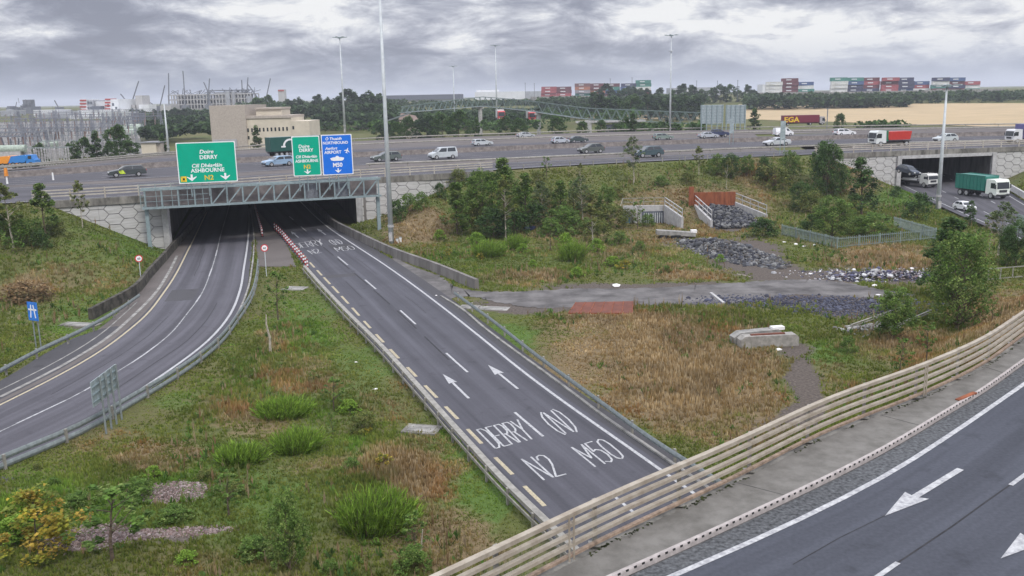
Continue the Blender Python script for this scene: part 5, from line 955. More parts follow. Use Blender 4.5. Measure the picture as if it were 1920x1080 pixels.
for i, (xb, yb, xt, yt, kk, lab) in enumerate(((243, 205, 260, 152, None, 'tall crane jib leaning right above the power station'), (247, 208, 256, 186, None, 'short crane jib leaning right beside the pale tower'), (243, 197, 226, 176, None, 'short crane jib leaning left above the power station'), (285, 205, 268, 185, (286, 195), 'small bent crane right of the pale tower'), (299, 203, 309, 160, None, 'thin crane jib left of the construction frame'), (317, 205, 316, 137, None, 'vertical thin mast at the left end of the construction frame'), (348, 203, 343, 133, None, 'tallest vertical mast in front of the construction frame'), (391, 172, 393, 147, None, 'upright crane jib above the middle of the construction frame'), (389, 170, 382, 154, None, 'short left leaning jib above the middle of the construction frame'), (456, 200, 453, 150, None, 'thin pole at the right end of the construction frame'), (463, 172, 465, 145, None, 'small upright jib at the right corner of the construction frame'), (488, 190, 464, 157, None, 'long left leaning jib right of the construction frame'), (497, 193, 507, 147, None, 'right leaning jib right of the construction frame'), (112, 206, 102, 188, None, 'small crane above the far pale sheds'))): crane(xb, yb, xt, yt, 675 + i * 3, lab, kk)
# substation
gant = thing('substation_gantry', '', 'electrical gantry'); o = M(); Wg, Hg = 11., 8.5
for x in (-Wg / 2, Wg / 2):
    o = M()
    for dx in (-.5, .5):
        for dy in (-.5, .5): o.beam((x + dx, dy, -1), (x + dx * .4, dy * .4, Hg), .10)
    for k in range(4): z_ = k * Hg / 4; s_ = 1 - .6 * k / 4; o.beam((x - .5 * s_, -.5 * s_, z_), (x + .5 * s_, -.45 * s_, z_ + Hg / 4), .06)
    o.beam((x, 0, Hg), (x, 0, Hg + 1.8), .07); o.build('lattice_leg', steel_sub, gant)
o = M()
for dz in (-.45, .45): 
    for dy in (-.4, .4): o.beam((-Wg / 2, dy, Hg - .8 + dz), (Wg / 2, dy, Hg - .8 + dz), .12)
for k in range(12): x = -Wg / 2 + k * Wg / 12; o.beam((x, -.4, Hg - 1.25), (x + Wg / 12, -.4, Hg - .35), .08)
o.build('lattice_beam', steel_sub, gant)
ins_m = mat('insulator_glaze', (.26, .19, .17), .4)
for x in (-3.4, 0, 3.4): M().tube((x, 0, Hg - 3.3), (x, 0, Hg - 1.2), .16, n=6).build('insulator', ins_m, gant)
spots = []; rn = random.Random(12)
for D, n_g, x0, x1 in ((214, 3, -8, 60), (245, 4, 0, 215), (290, 6, -5, 250), (340, 7, -5, 300), (400, 8, -5, 300), (470, 8, 0, 300)):
    for k in range(n_g): spots.append((x0 + (x1 - x0) * (k + .5) / n_g + rn.uniform(-6, 6), D + rn.uniform(-6, 6)))
for i, (px, D) in enumerate(spots):
    p = att(px, 260, D); g_ = gz(p); place(gant, i == 0, (p[0], p[1], g_), rn.uniform(-.15, .25), 1.0 + (.15 if D > 300 else 0), 'grey lattice steel gantry with hanging insulators among many in the substation', 'electrical gantry', 'lattice gantries of the electrical substation')
po = thing('post_insulator', '', 'electrical post'); M().beam((0, 0, -.5), (0, 0, 3.0), .22).build('support', pale_conc, po)
o = M(); o.tube((0, 0, 3.0), (0, 0, 5.6), .16, n=8)
for k in range(7): o.tube((0, 0, 3.2 + k * .34), (0, 0, 3.28 + k * .34), .30, n=8)
o.build('insulator', mat('white_insulator', (.50, .48, .48), .4), po); M().beam((-1.3, 0, 5.6), (1.3, 0, 5.6), .12).build('busbar', galv, po)
k = 0
for D, n_p, x0, x1 in ((200, 16, 50, 130), (222, 22, 10, 230), (260, 26, 20, 260), (300, 22, 130, 260), (320, 20, 0, 250)):
    for j in range(n_p): px = x0 + (x1 - x0) * j / n_p + rn.uniform(-1, 1); p = att(px, 260, D + rn.uniform(-4, 4)); place(po, k == 0, (p[0], p[1], gz(p)), 0, 1.0 if D > 210 else .9, 'white ribbed insulator on a post standing in the substation rows', 'electrical post', 'post insulators of the electrical substation'); k += 1
tank_m = mat('pale_green_tank', (.36, .42, .35), .6)
for px, py, D, L_, lab in ((23, 281, 207, 6.5, 'pale green horizontal tank at the left edge of the substation'), (92, 273, 225, 5.0, 'pale green transformer tank left of the substation trees'), (232, 251, 330, 9, 'grey green transformer with pipes below the tall pale hall'), (252, 242, 380, 7, 'small green tank right of the transformer with pipes')):
    p = att(px, py + 7, D); t = thing('transformer', lab, 'transformer', p); g_ = gz(p) - p[2]; s_ = D / 220
    M().tube((-L_ / 2, 0, 1.1 * s_), (L_ / 2, 0, 1.1 * s_), .95 * s_, n=14).build('tank', tank_m, t, smooth_=False); M().box(-L_ * .35, L_ * .35, -.9, .9, g_, .5).build('plinth', pale_conc, t); 
    for x in (-1.6, 0, 1.6): M().tube((x, 0, 1.9 * s_), (x * 1.2, 0, 3.6 * s_), .14, n=6).build('bushing', darkclad, t)
o = M(); yn, yf, xl_, xr_ = 196., 560., -5, 262
V = []; 
for j in range(30):
    Dj = yn + (yf - yn) * j / 29
    for i in range(30): px = xl_ - 200 + (xr_ + 200 - xl_ + (-190 if j < 5 else 0)) * i / 29; q = att(px, 250, Dj); V.append((q[0], Dj, h1(q[0], Dj) + .10))
o.add(V, [(j * 30 + i, j * 30 + i + 1, (j + 1) * 30 + i + 1, (j + 1) * 30 + i) for j in range(29) for i in range(29)]); tag(o.build('substation_yard', mat('substation_gravel', (.20, .19, .185), .95, col2=(.13, .13, .105), scale=.08)), 'grey gravel yard of the electrical substation', kind='structure')
# footbridge of green truss girders
FB = [(724, 226, 290), (752, 211, 300), (905, 199, 350), (980, 206, 330), (1100, 223, 300), (1300, 232, 285), (1352, 234, 282)]
def fbp(px, dz=0):
    xs = [q[0] for q in FB]; D = np.interp(px, xs, [q[2] for q in FB]); y = np.interp(px, xs, [q[1] for q in FB]); return att(px, y, D) + [0, 0, dz]
t = thing('footbridge', 'long pale green truss footbridge with a ramp, crossing beyond the motorway', 'bridge', fbp(900) - [0, 0, 8]); o = M()
def tr(o, x0, x1, h0, h1_, n):
    xs = np.linspace(x0, x1, n + 1)
    for e in (0, 2.4):
        for k in range(n):
            a_, b_ = fbp(xs[k]) + [0, e, 0], fbp(xs[k + 1]) + [0, e, 0]; ha, hb = h0 + (h1_ - h0) * k / n, h0 + (h1_ - h0) * (k + 1) / n; o.beam(a_, b_, .26).beam(a_ + [0, 0, ha], b_ + [0, 0, hb], .24); m_ = (a_ + b_) / 2
            o.beam(a_, m_ + [0, 0, (ha + hb) / 2], .13).beam(m_ + [0, 0, (ha + hb) / 2], b_, .13)
tr(o, 752, 905, 1.8, 3.4, 15); tr(o, 905, 980, 3.4, 3.4, 7); tr(o, 980, 1352, 3.4, 3.4, 20); o.build('truss_girder', teal2, t, world=True); o = M(); xs = np.linspace(752, 1352, 40)
for k in range(39): o.beam(fbp(xs[k]) + [0, 1.2, -.05], fbp(xs[k + 1]) + [0, 1.2, -.05], 2.2, .12)
o.build('walkway', greyclad, t, world=True)
for px in (900, 1010, 1106, 1225): a_ = fbp(px) + [0, 1.2, 0]; M().tube((a_[0], a_[1], gz(a_) - 1), a_ - [0, 0, .3], .75, n=10).beam(a_ - [1.4, 0, .6], a_ + [1.4, 0, -.6], 1.6, .6).build('pier', pale_conc, t, world=True)
q0, q1 = att(722, 229, 280), att(768, 213, 300); M().hexa([q0, q0 + [0, 5, 0], q1 + [0, 5, 0], q1], [q + [0, 0, .4] for q in (q0, q0 + [0, 5, 0], q1 + [0, 5, 0], q1)]).build('ramp', galv, t, world=True)
# underpass structure and abutment beyond the motorway
p = att(1147, 246, 275); t = thing('culvert_headwall', 'white concrete portal beyond the motorway under the footbridge', 'wall', p); a_, b_, c_ = att(1136, 232, 275), att(1153, 232, 275), att(1185, 238, 275); M().box(b_[0], c_[0] - 4, 275, 276, p[2] - 2, b_[2] - .5).build('headwall', pale_conc, t, world=True); M().box(a_[0], b_[0], 275.5, 276, p[2] - 2, b_[2] - .2).build('dark_opening', darkclad, t, world=True); M().box(att(1080, 228, 275)[0], att(1210, 228, 275)[0], 274.6, 276.5, att(1140, 229.5, 275)[2], att(1140, 226, 275)[2]).build('deck_edge', pale_conc, t, world=True)
# red fronted buses on the approach beyond the footbridge
for px, py, lab in ((938, 222, 'red and white vehicle beyond the footbridge, left of the other one'), (995, 224, 'red and white vehicle beyond the footbridge beside a pier')):
    t, x0, x1 = lorry('lorry', lab, (.55, .06, .06), 5, 'box', (.65, .65, .65), (-1.5, 99), 3.4); p = att(px, py + 4, 335); t.location = [float(v) for v in p]; t.rotation_euler = (0, 0, R(-80))
# golden stubble field and container stacks
o = M(); xs = np.linspace(1385, 2060, 60); top_y = lambda x: 196 - (x - 1400) * .004; bot_y = lambda x: 224 + (x - 1385) * .03
A_ = np.array([hit(x, bot_y(x)) for x in xs]); B_ = np.array([hit(x, top_y(x)) for x in xs]); rows = [A_ + (B_ - A_) * k / 14 for k in range(15)]
V = np.concatenate(rows); V[:, 2] = height(V[:, 0], V[:, 1]) + .12; o.add(V, [(j * 60 + i, j * 60 + i + 1, (j + 1) * 60 + i + 1, (j + 1) * 60 + i) for j in range(14) for i in range(59)])
stub = mat('golden_stubble', (.44, .33, .19), .95, col2=(.34, .26, .15), scale=.05, stretch=(1, 3, 1), det=8); ob = o.build('stubble_field', stub); tag(ob, 'golden harvested field beyond the motorway on the right', kind='structure')
for x0, x1, y0, y1, lab in ((1095, 1310, 216, 224, 'strip of golden stubble seen through the footbridge truss'), (1160, 1310, 199, 202, 'narrow golden strip left of the tall sign backs')):
    o = M(); xs = np.linspace(x0, x1, 30); A_ = np.array([hit(x, y1) for x in xs]); B_ = np.array([hit(x, y0) for x in xs]); rows = [A_ + (B_ - A_) * k / 5 for k in range(6)]; V = np.concatenate(rows); V[:, 2] = height(V[:, 0], V[:, 1]) + .12
    o.add(V, [(j * 30 + i, j * 30 + i + 1, (j + 1) * 30 + i + 1, (j + 1) * 30 + i) for j in range(5) for i in range(29)]); tag(o.build('stubble_field', stub), lab, kind='structure')
def dsat(c): g_ = sum(c) / 3; return tuple(q * .72 + g_ * .28 for q in c)
CC = {'red': (.38, .05, .06), 'maroon': (.16, .035, .045), 'blue': (.04, .10, .26), 'navy': (.045, .05, .12), 'green': (.03, .24, .18), 'orange': (.42, .13, .05), 'white': (.60, .60, .56), 'grey': (.26, .24, .26), 'teal': (.04, .18, .20), 'brown': (.20, .08, .07)}
CP = {}
def container(col):
    if col not in CP:
        t = thing('shipping_container', '', 'container'); m_ = mat('container_' + col, dsat(CC[col]), .7, var=.12, scale=.4); o = M().box(-6.05, 6.05, -1.2, 1.2, .08, 2.55)
        for k in range(34): x = -5.9 + k * .358; o.box(x - .09, x + .09, -1.235, 1.235, .15, 2.48)
        o.build('container_wall', m_, t); o = M()
        for x in (-6.05, 6.05):
            for y in (-1.2, 1.2): o.beam((x, y, 0), (x, y, 2.6), .2)
        for y in (-1.2, 1.2): o.beam((-6.05, y, 2.52), (6.05, y, 2.52), .18).beam((-6.05, y, .1), (6.05, y, .1), .18)
        o.build('corner_frame', m_, t); CP[col] = [t, True]
        M().add([(-3, -1.245, 1.1), (1, -1.245, 1.1), (1, -1.245, 1.8), (-3, -1.245, 1.8)], [(0, 1, 2, 3)]).build('side_marking', wwhite, t)
    t, first = CP[col]; CP[col][1] = False; return t, first
rn = random.Random(21); ccount = 0
def stacks(x0, D, cols, y_base, where):
    global ccount
    x = x0
    for i, stack in enumerate(cols):
        if stack:
            p = att(x, y_base, D)
            for j, cn in enumerate(stack):
                t, first = container(cn); place(t, first, (p[0] + rn.uniform(-.3, .3), D + rn.uniform(-1, 1) + (i % 3) * 2, p[2] + j * 2.62), rn.uniform(-.02, .02), 1.0, '%s container, level %d, %s stack %s' % (cn, j + 1, ordl(i, 99), where), 'container', 'stacked shipping containers on the skyline')
        x += 12.5 * FPX / D * 1.02
    b0, b1 = att(x0 - 14, y_base, D), att(x, y_base, D); o = M().box(b0[0] - 8, b1[0] + 8, D - 4, D + 30, gz(b0) - 4, b0[2] - .05); t = o.build('container_yard', concrete); tag(t, 'concrete yard under the container stacks ' + where, kind='structure')
stacks(1029, 760, [['red', 'red', 'red'], ['red', 'maroon', 'maroon']], 181, 'left of the central mast'); stacks(1092, 762, [['green', 'grey', 'orange', 'brown'], ['maroon', 'orange', 'maroon', 'maroon'], ['maroon', 'blue', 'green', 'maroon'], ['navy', 'green', 'blue', 'navy'], ['maroon', 'red', 'white', 'green', 'green']], 181, 'behind the footbridge')
stacks(1450, 700, [['white', 'white', 'white'], ['maroon', 'maroon', 'maroon', 'maroon'], ['green', 'white', 'blue'], [], ['red', 'red', 'red']], 173.5, 'on the right skyline'); stacks(1572, 690, [['white', 'white', 'white', 'green'], ['navy', 'navy', 'blue', 'green'], ['navy', 'maroon', 'red', 'maroon'], ['red', 'red', 'maroon', 'red'], ['blue', 'navy', 'navy', 'navy'], ['white', 'red', 'blue'], ['maroon', 'green', 'white', 'navy'], ['red', 'navy', 'maroon', 'blue'], ['green', 'white', 'red']], 172.5, 'above the golden field')
# utility pole and far lamp posts
for i, (px, yb, yt, D) in enumerate(((1551, 226, 202, 300), (1383, 165, 150, 640), (1345, 166, 151, 650), (1306, 166, 151, 660), (1144, 172, 147, 640), (1185, 170, 145, 650), (985, 174, 155, 640), (1002, 174, 156, 645))):
    a_ = att(px, yb, D); z1 = att(px, yt, D)[2]; g_ = gz(a_); t = thing('pole', '', 'pole', (a_[0], a_[1], g_)); tag(t, 'thin dark utility pole standing in the golden field' if i == 0 else 'thin far pole on the skyline, %s of seven' % ['rightmost', 'second from the right', 'third from the right', 'fifth from the right', 'fourth from the right', 'leftmost', 'second from the left'][i - 1]); M().tube((0, 0, -1), (0, 0, z1 - g_), .16, n=6).beam((-.6, 0, z1 - g_ - .3), (.6, 0, z1 - g_ - .3), .12).build('post', steel_far, t)
# ------------------------------------------------------------------ things on the field
# culvert stairs: two recessed headwalls with side walls and handrails
def sidewall(par, p, q, zt0, zt1, hr=1.1, w_=.3, rail=True):
    M().hexa([p + [-w_ / 2, 0, 0] - [0, 0, p[2] + .3], p + [w_ / 2, 0, 0] - [0, 0, p[2] + .3], q + [w_ / 2, 0, 0] - [0, 0, q[2] + .3], q + [-w_ / 2, 0, 0] - [0, 0, q[2] + .3]], [(*(p + [-w_ / 2, 0, 0])[:2], zt0), (*(p + [w_ / 2, 0, 0])[:2], zt0), (*(q + [w_ / 2, 0, 0])[:2], zt1), (*(q + [-w_ / 2, 0, 0])[:2], zt1)]).build('side_wall', pale_conc, par, world=True)
    if not rail: return
    o = M(); a_, b_ = np.array([*p[:2], zt0]), np.array([*q[:2], zt1])
    for k in range(5): c_ = a_ + (b_ - a_) * k / 4; o.beam(c_, c_ + [0, 0, hr], .07, .07)
    for hh in (hr, hr * .5): o.beam(a_ + [0, 0, hh], b_ + [0, 0, hh], .10, .10)
    o.build('handrail', pale_conc, par, world=True)
def zat(px, py, D): return att(px, py, D)[2]
# left structure: slab with striped shutters
pL, pR, pN = hit(1168, 432), hit(1243, 408), hit(1279, 430)
Dn = pN[1]; Df = Dn + 7
t = thing('culvert_headwall', 'pale concrete headwall with striped shutters and handrail, half hidden by shrubs', 'wall', (pN[0] - 6, Dn, 0))
fl = att(1168, 432, Df - 1); fr = att(1243, 432, Df - 1); zt = zat(1243, 385, Df - 1)
M().box(fl[0], fr[0], Df - 1, Df - .5, -.5, zt).build('headwall', pale_conc, t, world=True)
o = M(); x0, x1 = att(1206, 420, Df - 1)[0], att(1243, 420, Df - 1)[0]; n = 9
for k in range(n): x = x0 + (x1 - x0) * k / n; o.box(x + .06, x + (x1 - x0) / n - .12, Df - 1.12, Df - 1.0, zat(1220, 425, Df - 1), zat(1220, 399, Df - 1))
for px in (1170, 1176, 1185): x = att(px, 420, Df - 1)[0]; o.box(x, x + .4, Df - 1.12, Df - 1, 0.2, zat(1170, 404, Df - 1))
o.build('shutter_slat', mat('pale_shutter', (.50, .52, .52), .7), t, world=True); M().box(x0 - .2, x1 + .2, Df - 1.06, Df - 1.01, 0, zat(1220, 396, Df - 1)).build('opening', darkclad, t, world=True); M().box(att(1174, 420, Df - 1)[0], att(1181, 420, Df - 1)[0], Df - 1.2, Df - 1.1, .1, zat(1170, 408, Df - 1)).build('door', mat('pale_blue_door', (.20, .36, .48), .7), t, world=True)
p = np.array([fr[0] + .2, Df - 1, 0.]); q = np.array([pN[0], Dn, 0.]); z1 = zat(1247, 384, Df - 1); z2 = zat(1277, 407, Dn); sidewall(t, p, q, z1, z2, 1.0)
o = M(); a_, b_ = np.array([fl[0], Df - .8, zt]), np.array([fr[0] + .2, Df - .8, zt])
for k in range(5): c_ = a_ + (b_ - a_) * k / 4; o.beam(c_, c_ + [0, 0, 1.0], .07)
for hh in (1.0, .5): o.beam(a_ + [0, 0, hh], b_ + [0, 0, hh], .07)
o.beam(a_ + [0, 0, 1.0], a_ + [-.6, -2, 0.2], .07); o.build('handrail', galv_w, t, world=True)
# right structure: rusty plate and rubble ramp
Nl, Nr = hit(1334, 426), hit(1437, 409); Db = Nl[1] + 13; Bl = att(1303, 385, Db); Br = att(1377, 385, Db); zb = zat(1340, 388, Db); ztp = zat(1340, 360, Db)
t = thing('rubble_ramp_walls', 'concrete ramp walls with handrails and a rusty orange steel plate at the back', 'wall', (Nl[0] + 3, Nl[1], 0))
sidewall(t, np.array([Bl[0], Db, 0.]), np.array([Nl[0], Nl[1], 0.]), zat(1301, 383, Db), zat(1334, 413, Nl[1]), 1.25)
sidewall(t, np.array([Br[0], Db, 0.]), np.array([Nr[0], Nr[1], 0.]), zat(1378, 378, Db), zat(1438, 402, Nr[1]), 1.25)
o = M().box(Bl[0] - .2, Br[0], Db - .2, Db, zb - 3, ztp); 
for k in range(5): x = Bl[0] + (Br[0] - Bl[0]) * k / 4.0; o.box(x - .06, x + .06, Db - .26, Db - .2, zb, ztp)
o.build('rusty_plate', rust, t, world=True); M().box(Bl[0] - .9, Bl[0] - .25, Db - .3, Db + .1, zb - 1, zat(1300, 350, Db)).build('rusty_post', rust, t, world=True)
# stones
ICO = [(0, 0, 1), (.89, 0, .45), (.28, .85, .45), (-.72, .53, .45), (-.72, -.53, .45), (.28, -.85, .45), (.72, .53, -.45), (-.28, .85, -.45), (-.89, 0, -.45), (-.28, -.85, -.45), (.72, -.53, -.45), (0, 0, -1)]
ICF = [(0, 1, 2), (0, 2, 3), (0, 3, 4), (0, 4, 5), (0, 5, 1), (1, 6, 2), (2, 7, 3), (3, 8, 4), (4, 9, 5), (5, 10, 1), (6, 7, 2), (7, 8, 3), (8, 9, 4), (9, 10, 5), (10, 6, 1), (11, 7, 6), (11, 8, 7), (11, 9, 8), (11, 10, 9), (11, 6, 10)]
def instance_mesh(name, TV, TF, pos, rot, scl, cols, material, kind='stuff', label=None, cat=None, parent=None):
    """many small copies of one shape in one mesh; colours stored per vertex"""
    TV = np.array(TV, float); TF = np.array(TF); n = len(pos); m_ = len(TV)
    V = np.einsum('nij,nmj->nmi', rot, TV[None] * scl[:, None, :]) + pos[:, None, :]; F = (TF[None] + (np.arange(n) * m_)[:, None, None]).reshape(-1, TF.shape[1])
    me = bpy.data.meshes.new(name); me.vertices.add(n * m_); me.vertices.foreach_set('co', V.ravel()); me.loops.add(F.size); me.loops.foreach_set('vertex_index', F.ravel().astype('i4')); me.polygons.add(len(F)); me.polygons.foreach_set('loop_start', np.arange(0, F.size, F.shape[1], dtype='i4')); me.polygons.foreach_set('loop_total', np.full(len(F), F.shape[1], 'i4'))
    a = me.color_attributes.new('Col', 'FLOAT_COLOR', 'POINT'); a.data.foreach_set('color', np.repeat(np.c_[cols, np.ones(n)], m_, 0).ravel().astype('f4')); me.update(); me.materials.append(material)
    ob = bpy.data.objects.new(name, me); C.objects.link(ob)
    if parent is not None: ob.parent = parent
    if label or kind: tag(ob, label, cat, kind=kind)
    return ob
def rotz(a_, tilt=None, rs=None):
    n = len(a_); c_, s_ = np.cos(a_), np.sin(a_); Rz = np.zeros((n, 3, 3)); Rz[:, 0, 0] = c_; Rz[:, 0, 1] = -s_; Rz[:, 1, 0] = s_; Rz[:, 1, 1] = c_; Rz[:, 2, 2] = 1
    if tilt is None: return Rz
    c_, s_ = np.cos(tilt), np.sin(tilt); Rx = np.zeros((n, 3, 3)); Rx[:, 0, 0] = 1; Rx[:, 1, 1] = c_; Rx[:, 1, 2] = -s_; Rx[:, 2, 1] = s_; Rx[:, 2, 2] = c_; return Rz @ Rx
stone_m = mat('tinted_stone', (1, 1, 1), .9, var=.15, scale=5, attr=True)
rs = np.random.RandomState(7)
def pile(name, label, ctr, half, ang, hgt, n, size, pal, zbase=None, flat=1.0):
    th = rs.uniform(0, 2 * np.pi, n); r = np.sqrt(rs.uniform(0, 1, n)) * (1 + rs.uniform(-.15, .3, n)); a_, b_ = r * np.cos(th), r * np.sin(th); hh = np.maximum(0, 1 - r * r) * hgt * rs.uniform(.6, 1.05, n)
    x = ctr[0] + a_ * half[0] * math.cos(ang) - b_ * half[1] * math.sin(ang); y = ctr[1] + a_ * half[0] * math.sin(ang) + b_ * half[1] * math.cos(ang); z = (height(x, y) if zbase is None else zbase(x, y)) + hh
    s_ = size * rs.lognormal(0, .45, n); scl = np.stack([s_ * rs.uniform(.6, 1.3, n), s_ * rs.uniform(.6, 1.1, n), s_ * rs.uniform(.4, .9, n) * flat], 1); pal = np.array(pal); cols = pal[rs.randint(0, len(pal), n)] * rs.uniform(.6, 1.35, n)[:, None]
    return instance_mesh(name, ICO, ICF, np.stack([x, y, z], 1), rotz(rs.uniform(0, 6.3, n), rs.uniform(-1, 1, n)), scl, cols, stone_m, label=label)
GP = [(.06, .062, .072), (.085, .088, .098), (.042, .044, .056), (.13, .13, .13), (.20, .20, .195), (.10, .09, .082)]
a_, b_ = hit(1300, 452), hit(1442, 498); cc_ = (a_ + b_) / 2; pile('rubble_heap', 'long heap of blue grey broken stone below the ramp', cc_, (np.linalg.norm(b_ - a_) / 2 * 1.02, 3.0), math.atan2(b_[1] - a_[1], b_[0] - a_[0]), 1.0, 4200, .145, GP)
rampz = lambda x, y: np.interp(y, [Nl[1] - 2.5, Db], [.1, zb + .1])
n = 1700; yy = rs.uniform(Nl[1] - 2, Db - .3, n); f_ = (yy - Nl[1]) / (Db - Nl[1]); xl = Nl[0] + (Bl[0] - Nl[0]) * f_ + .3; xr = Nr[0] - 2.2 + (Br[0] - Nr[0] + 2.2) * f_ - .3; xx = xl + (xr - xl) * rs.uniform(0, 1, n)
s_ = .17 * rs.lognormal(0, .4, n); pal = np.array(GP[:5]); instance_mesh('rubble_fill', ICO, ICF, np.stack([xx, yy, rampz(xx, yy) + rs.uniform(-.1, .3, n)], 1), rotz(rs.uniform(0, 6.3, n), rs.uniform(-1, 1, n)), np.stack([s_, s_ * .8, s_ * .6], 1), pal[rs.randint(0, 5, n)] * rs.uniform(.6, 1.2, n)[:, None], stone_m, label='slope of dark broken stone between the ramp walls')
o = M(); g_ = np.linspace(0, 1, 8); o.add([(Nl[0], Nl[1] - 2, -.1), (Nr[0] - 2, Nl[1] - 2, -.1), (Br[0] - .1, Db - .1, zb), (Bl[0] + .1, Db - .1, zb)], [(0, 1, 2, 3)]); tag(o.build('ramp_bed', mat('dark_rubble_bed', (.07, .07, .08), .95)), 'dark sloping bed under the broken stone in the ramp', kind='structure')
TR = [(.45, .45, .46), (.60, .60, .60), (.06, .06, .10), (.10, .10, .16), (.30, .27, .28), (.14, .13, .15), (.20, .15, .15), (.05, .05, .06), (.08, .08, .10)]
p = hit(1655, 520); pile('rubbish_heap', 'heap of white, black and blue dumped rubbish beside the track', p, (5.4, 1.9), .05, .5, 1100, .12, TR, flat=.7)
p = hit(1530, 570); pile('loose_chippings', 'thin spread of dark blue chippings on the near side of the track', p, (9, 2.6), -.18, .05, 2600, .07, [(.07, .075, .11), (.10, .105, .14), (.05, .05, .07)])
p = hit(1600, 580); pile('loose_chippings', 'dark chippings spread near the tree at the end of the track', p, (5, 2.6), -.2, .04, 1300, .07, [(.07, .075, .11), (.10, .105, .14), (.05, .05, .07)])
p = hit(1650, 511); pile('loose_chippings', 'scattered grey stones behind the rubbish heap', p, (9, 2.2), .0, .02, 500, .09, TR[:6])
MULCH = []
for ctr, hf, n in (((327, 926), (1.5, 1.2), 1900), ((165, 1012), (1.7, 1.1), 2200), ((310, 1008), (2.6, .45), 1900)):
    p = hit(*ctr); MULCH.append((p, hf)); ob = pile('bark_mulch', {327: 'pale reddish patch of chippings in the lower left grass, topmost of three', 165: 'pinkish patch of chippings beside the yellow shrub at lower left', 310: 'long thin patch of pinkish chippings right of the bare dark shrub'}[ctr[0]], p, hf, .1, .015, n, .034, [(.20, .14, .125), (.25, .19, .175), (.15, .105, .095), (.28, .23, .22)])
# litter: each piece a thing
lit = thing('x', None, None); bpy.data.objects.remove(lit)
litm = mat('white_plastic_litter', (.78, .76, .74), .7, var=.05)
LT = [(1155, 538, .9, 'large crumpled pinkish white bag lying at the top edge of the track'), (1388, 427, .65, 'upright white scrap at the foot of the rubble ramp'), (1528, 461, .6, 'white scrap at the foot of the green fence corner'), (1470, 487 - 32, .5, 'flat white scrap left of the green fence corner'), (1492, 459, .5, 'second white scrap along the green fence'), (1507, 463, .5, 'third white scrap along the green fence'), (1520, 515, .45, 'lone white piece on the bare ground below the fenced pen'), (1647, 555, .5, 'white piece lying on the far right of the track'), (1460, 658, .55, 'small white scrap in front of the concrete blocks'), (931, 984, .32, 'white scrap on bright grass beside the near railing'), (936, 997, .22, 'small scrap below the white scrap near the railing'), (960, 997, .22, 'tiny white scrap closest to the median guard rail end'), (704, 731, .35, 'thin white scrap in the middle of the median grass'), (667, 680, .22, 'small white dot of litter in the median grass near the guard rail'), (818, 555, .28, 'white scrap where the track meets the outbound road'), (82, 693, .30, 'white scrap on the dark lay-by'), (1434, 745, .25, 'white speck in the tan grass right of its middle'), (1062, 460, .3, 'white scrap low in the bank shrubs'), (1640, 538, .7, 'upper white lump on the rubbish heap'), (1710, 505, .6, 'white lumps at the right end of the rubbish heap'), (34, 878, .3, 'white scrap beside the lower left guard rail'), (157, 813, .25, 'white speck below the guard rail near the grey sign'), (310, 898, .22, 'pale scrap above the topmost chipping patch')]
for i, (px, py, s_, lab) in enumerate(LT):
    p = hit(px, py); r_ = np.random.RandomState(i); V = np.array(ICO) * r_.uniform(.5, 1.15, (12, 3)) * [s_ * .6, s_ * .45, s_ * .22] + [0, 0, s_ * .15]
    ob = M().add(V, ICF).build('litter', litm); ob.location = [float(v) for v in p]; tag(ob, lab, 'litter')
# concrete blocks
p = hit(1440, 648); t = thing('concrete_block', 'long pale concrete barrier block lying in the tan field, front one of two', 'concrete block', p); pr = [(-2.05, .0), (2.0, .0), (2.0, .62), (1.8, .80), (-1.8, .82), (-2.1, .58)]
M().side(pr, -.45, .35).build('block', mat('lichened_concrete', (.34, .32, .29), .95, col2=(.20, .19, .17), scale=2.5, bump=.4), t); M().box(-1.3, 1.1, -.2, .0, .80, .90).build('dark_strap', rust2, t); t.rotation_euler = (0, 0, .12)
p = hit(1422, 640); t = thing('concrete_block', 'pale concrete barrier block with white lumps on top, just behind the front one', 'concrete block', p); M().side([(-1.9, 0), (1.7, 0), (1.6, .6), (1.3, .85), (-1.5, .8), (-2.0, .5)], -.4, .4).build('block', concrete, t); M().box(.9, 1.8, -.3, .2, .78, 1.0).build('white_lump', litm, t); t.rotation_euler = (0, 0, .2)
# rusty sheet on the field edge
p0, p1 = hit(1066, 590), hit(1186, 590); t = thing('rusty_steel_sheet', 'long red rusty steel sheet lying at the near edge of the track', 'steel sheet', (p0 + p1) / 2); q0, q1 = hit(1080, 576), hit(1187, 574)
M().hexa([p0 + [0, 0, .02], p1 + [0, 0, .02], q1 + [0, 0, .02], q0 + [0, 0, .02]], [p0 + [0, 0, .16], p1 + [0, 0, .16], q1 + [0, 0, .42], q0 + [0, 0, .42]]).build('sheet', rust2, t, world=True)
ROADS.append([tuple(q[:2]) for q in (p0 + [0, -.4, 0], p1 + [0, -.4, 0], q1, q0)])
o = M(); 
for k in range(7): a_, b_ = p0 + (p1 - p0) * k / 6, q0 + (q1 - q0) * k / 6; o.beam(a_ + [0, 0, .17], b_ + [0, 0, .43], .05, .03)
o.beam(p0 + [0, 0, .0], p1 + [0, 0, .0], .06, .3).build('folded_edge', rust, t, world=True)
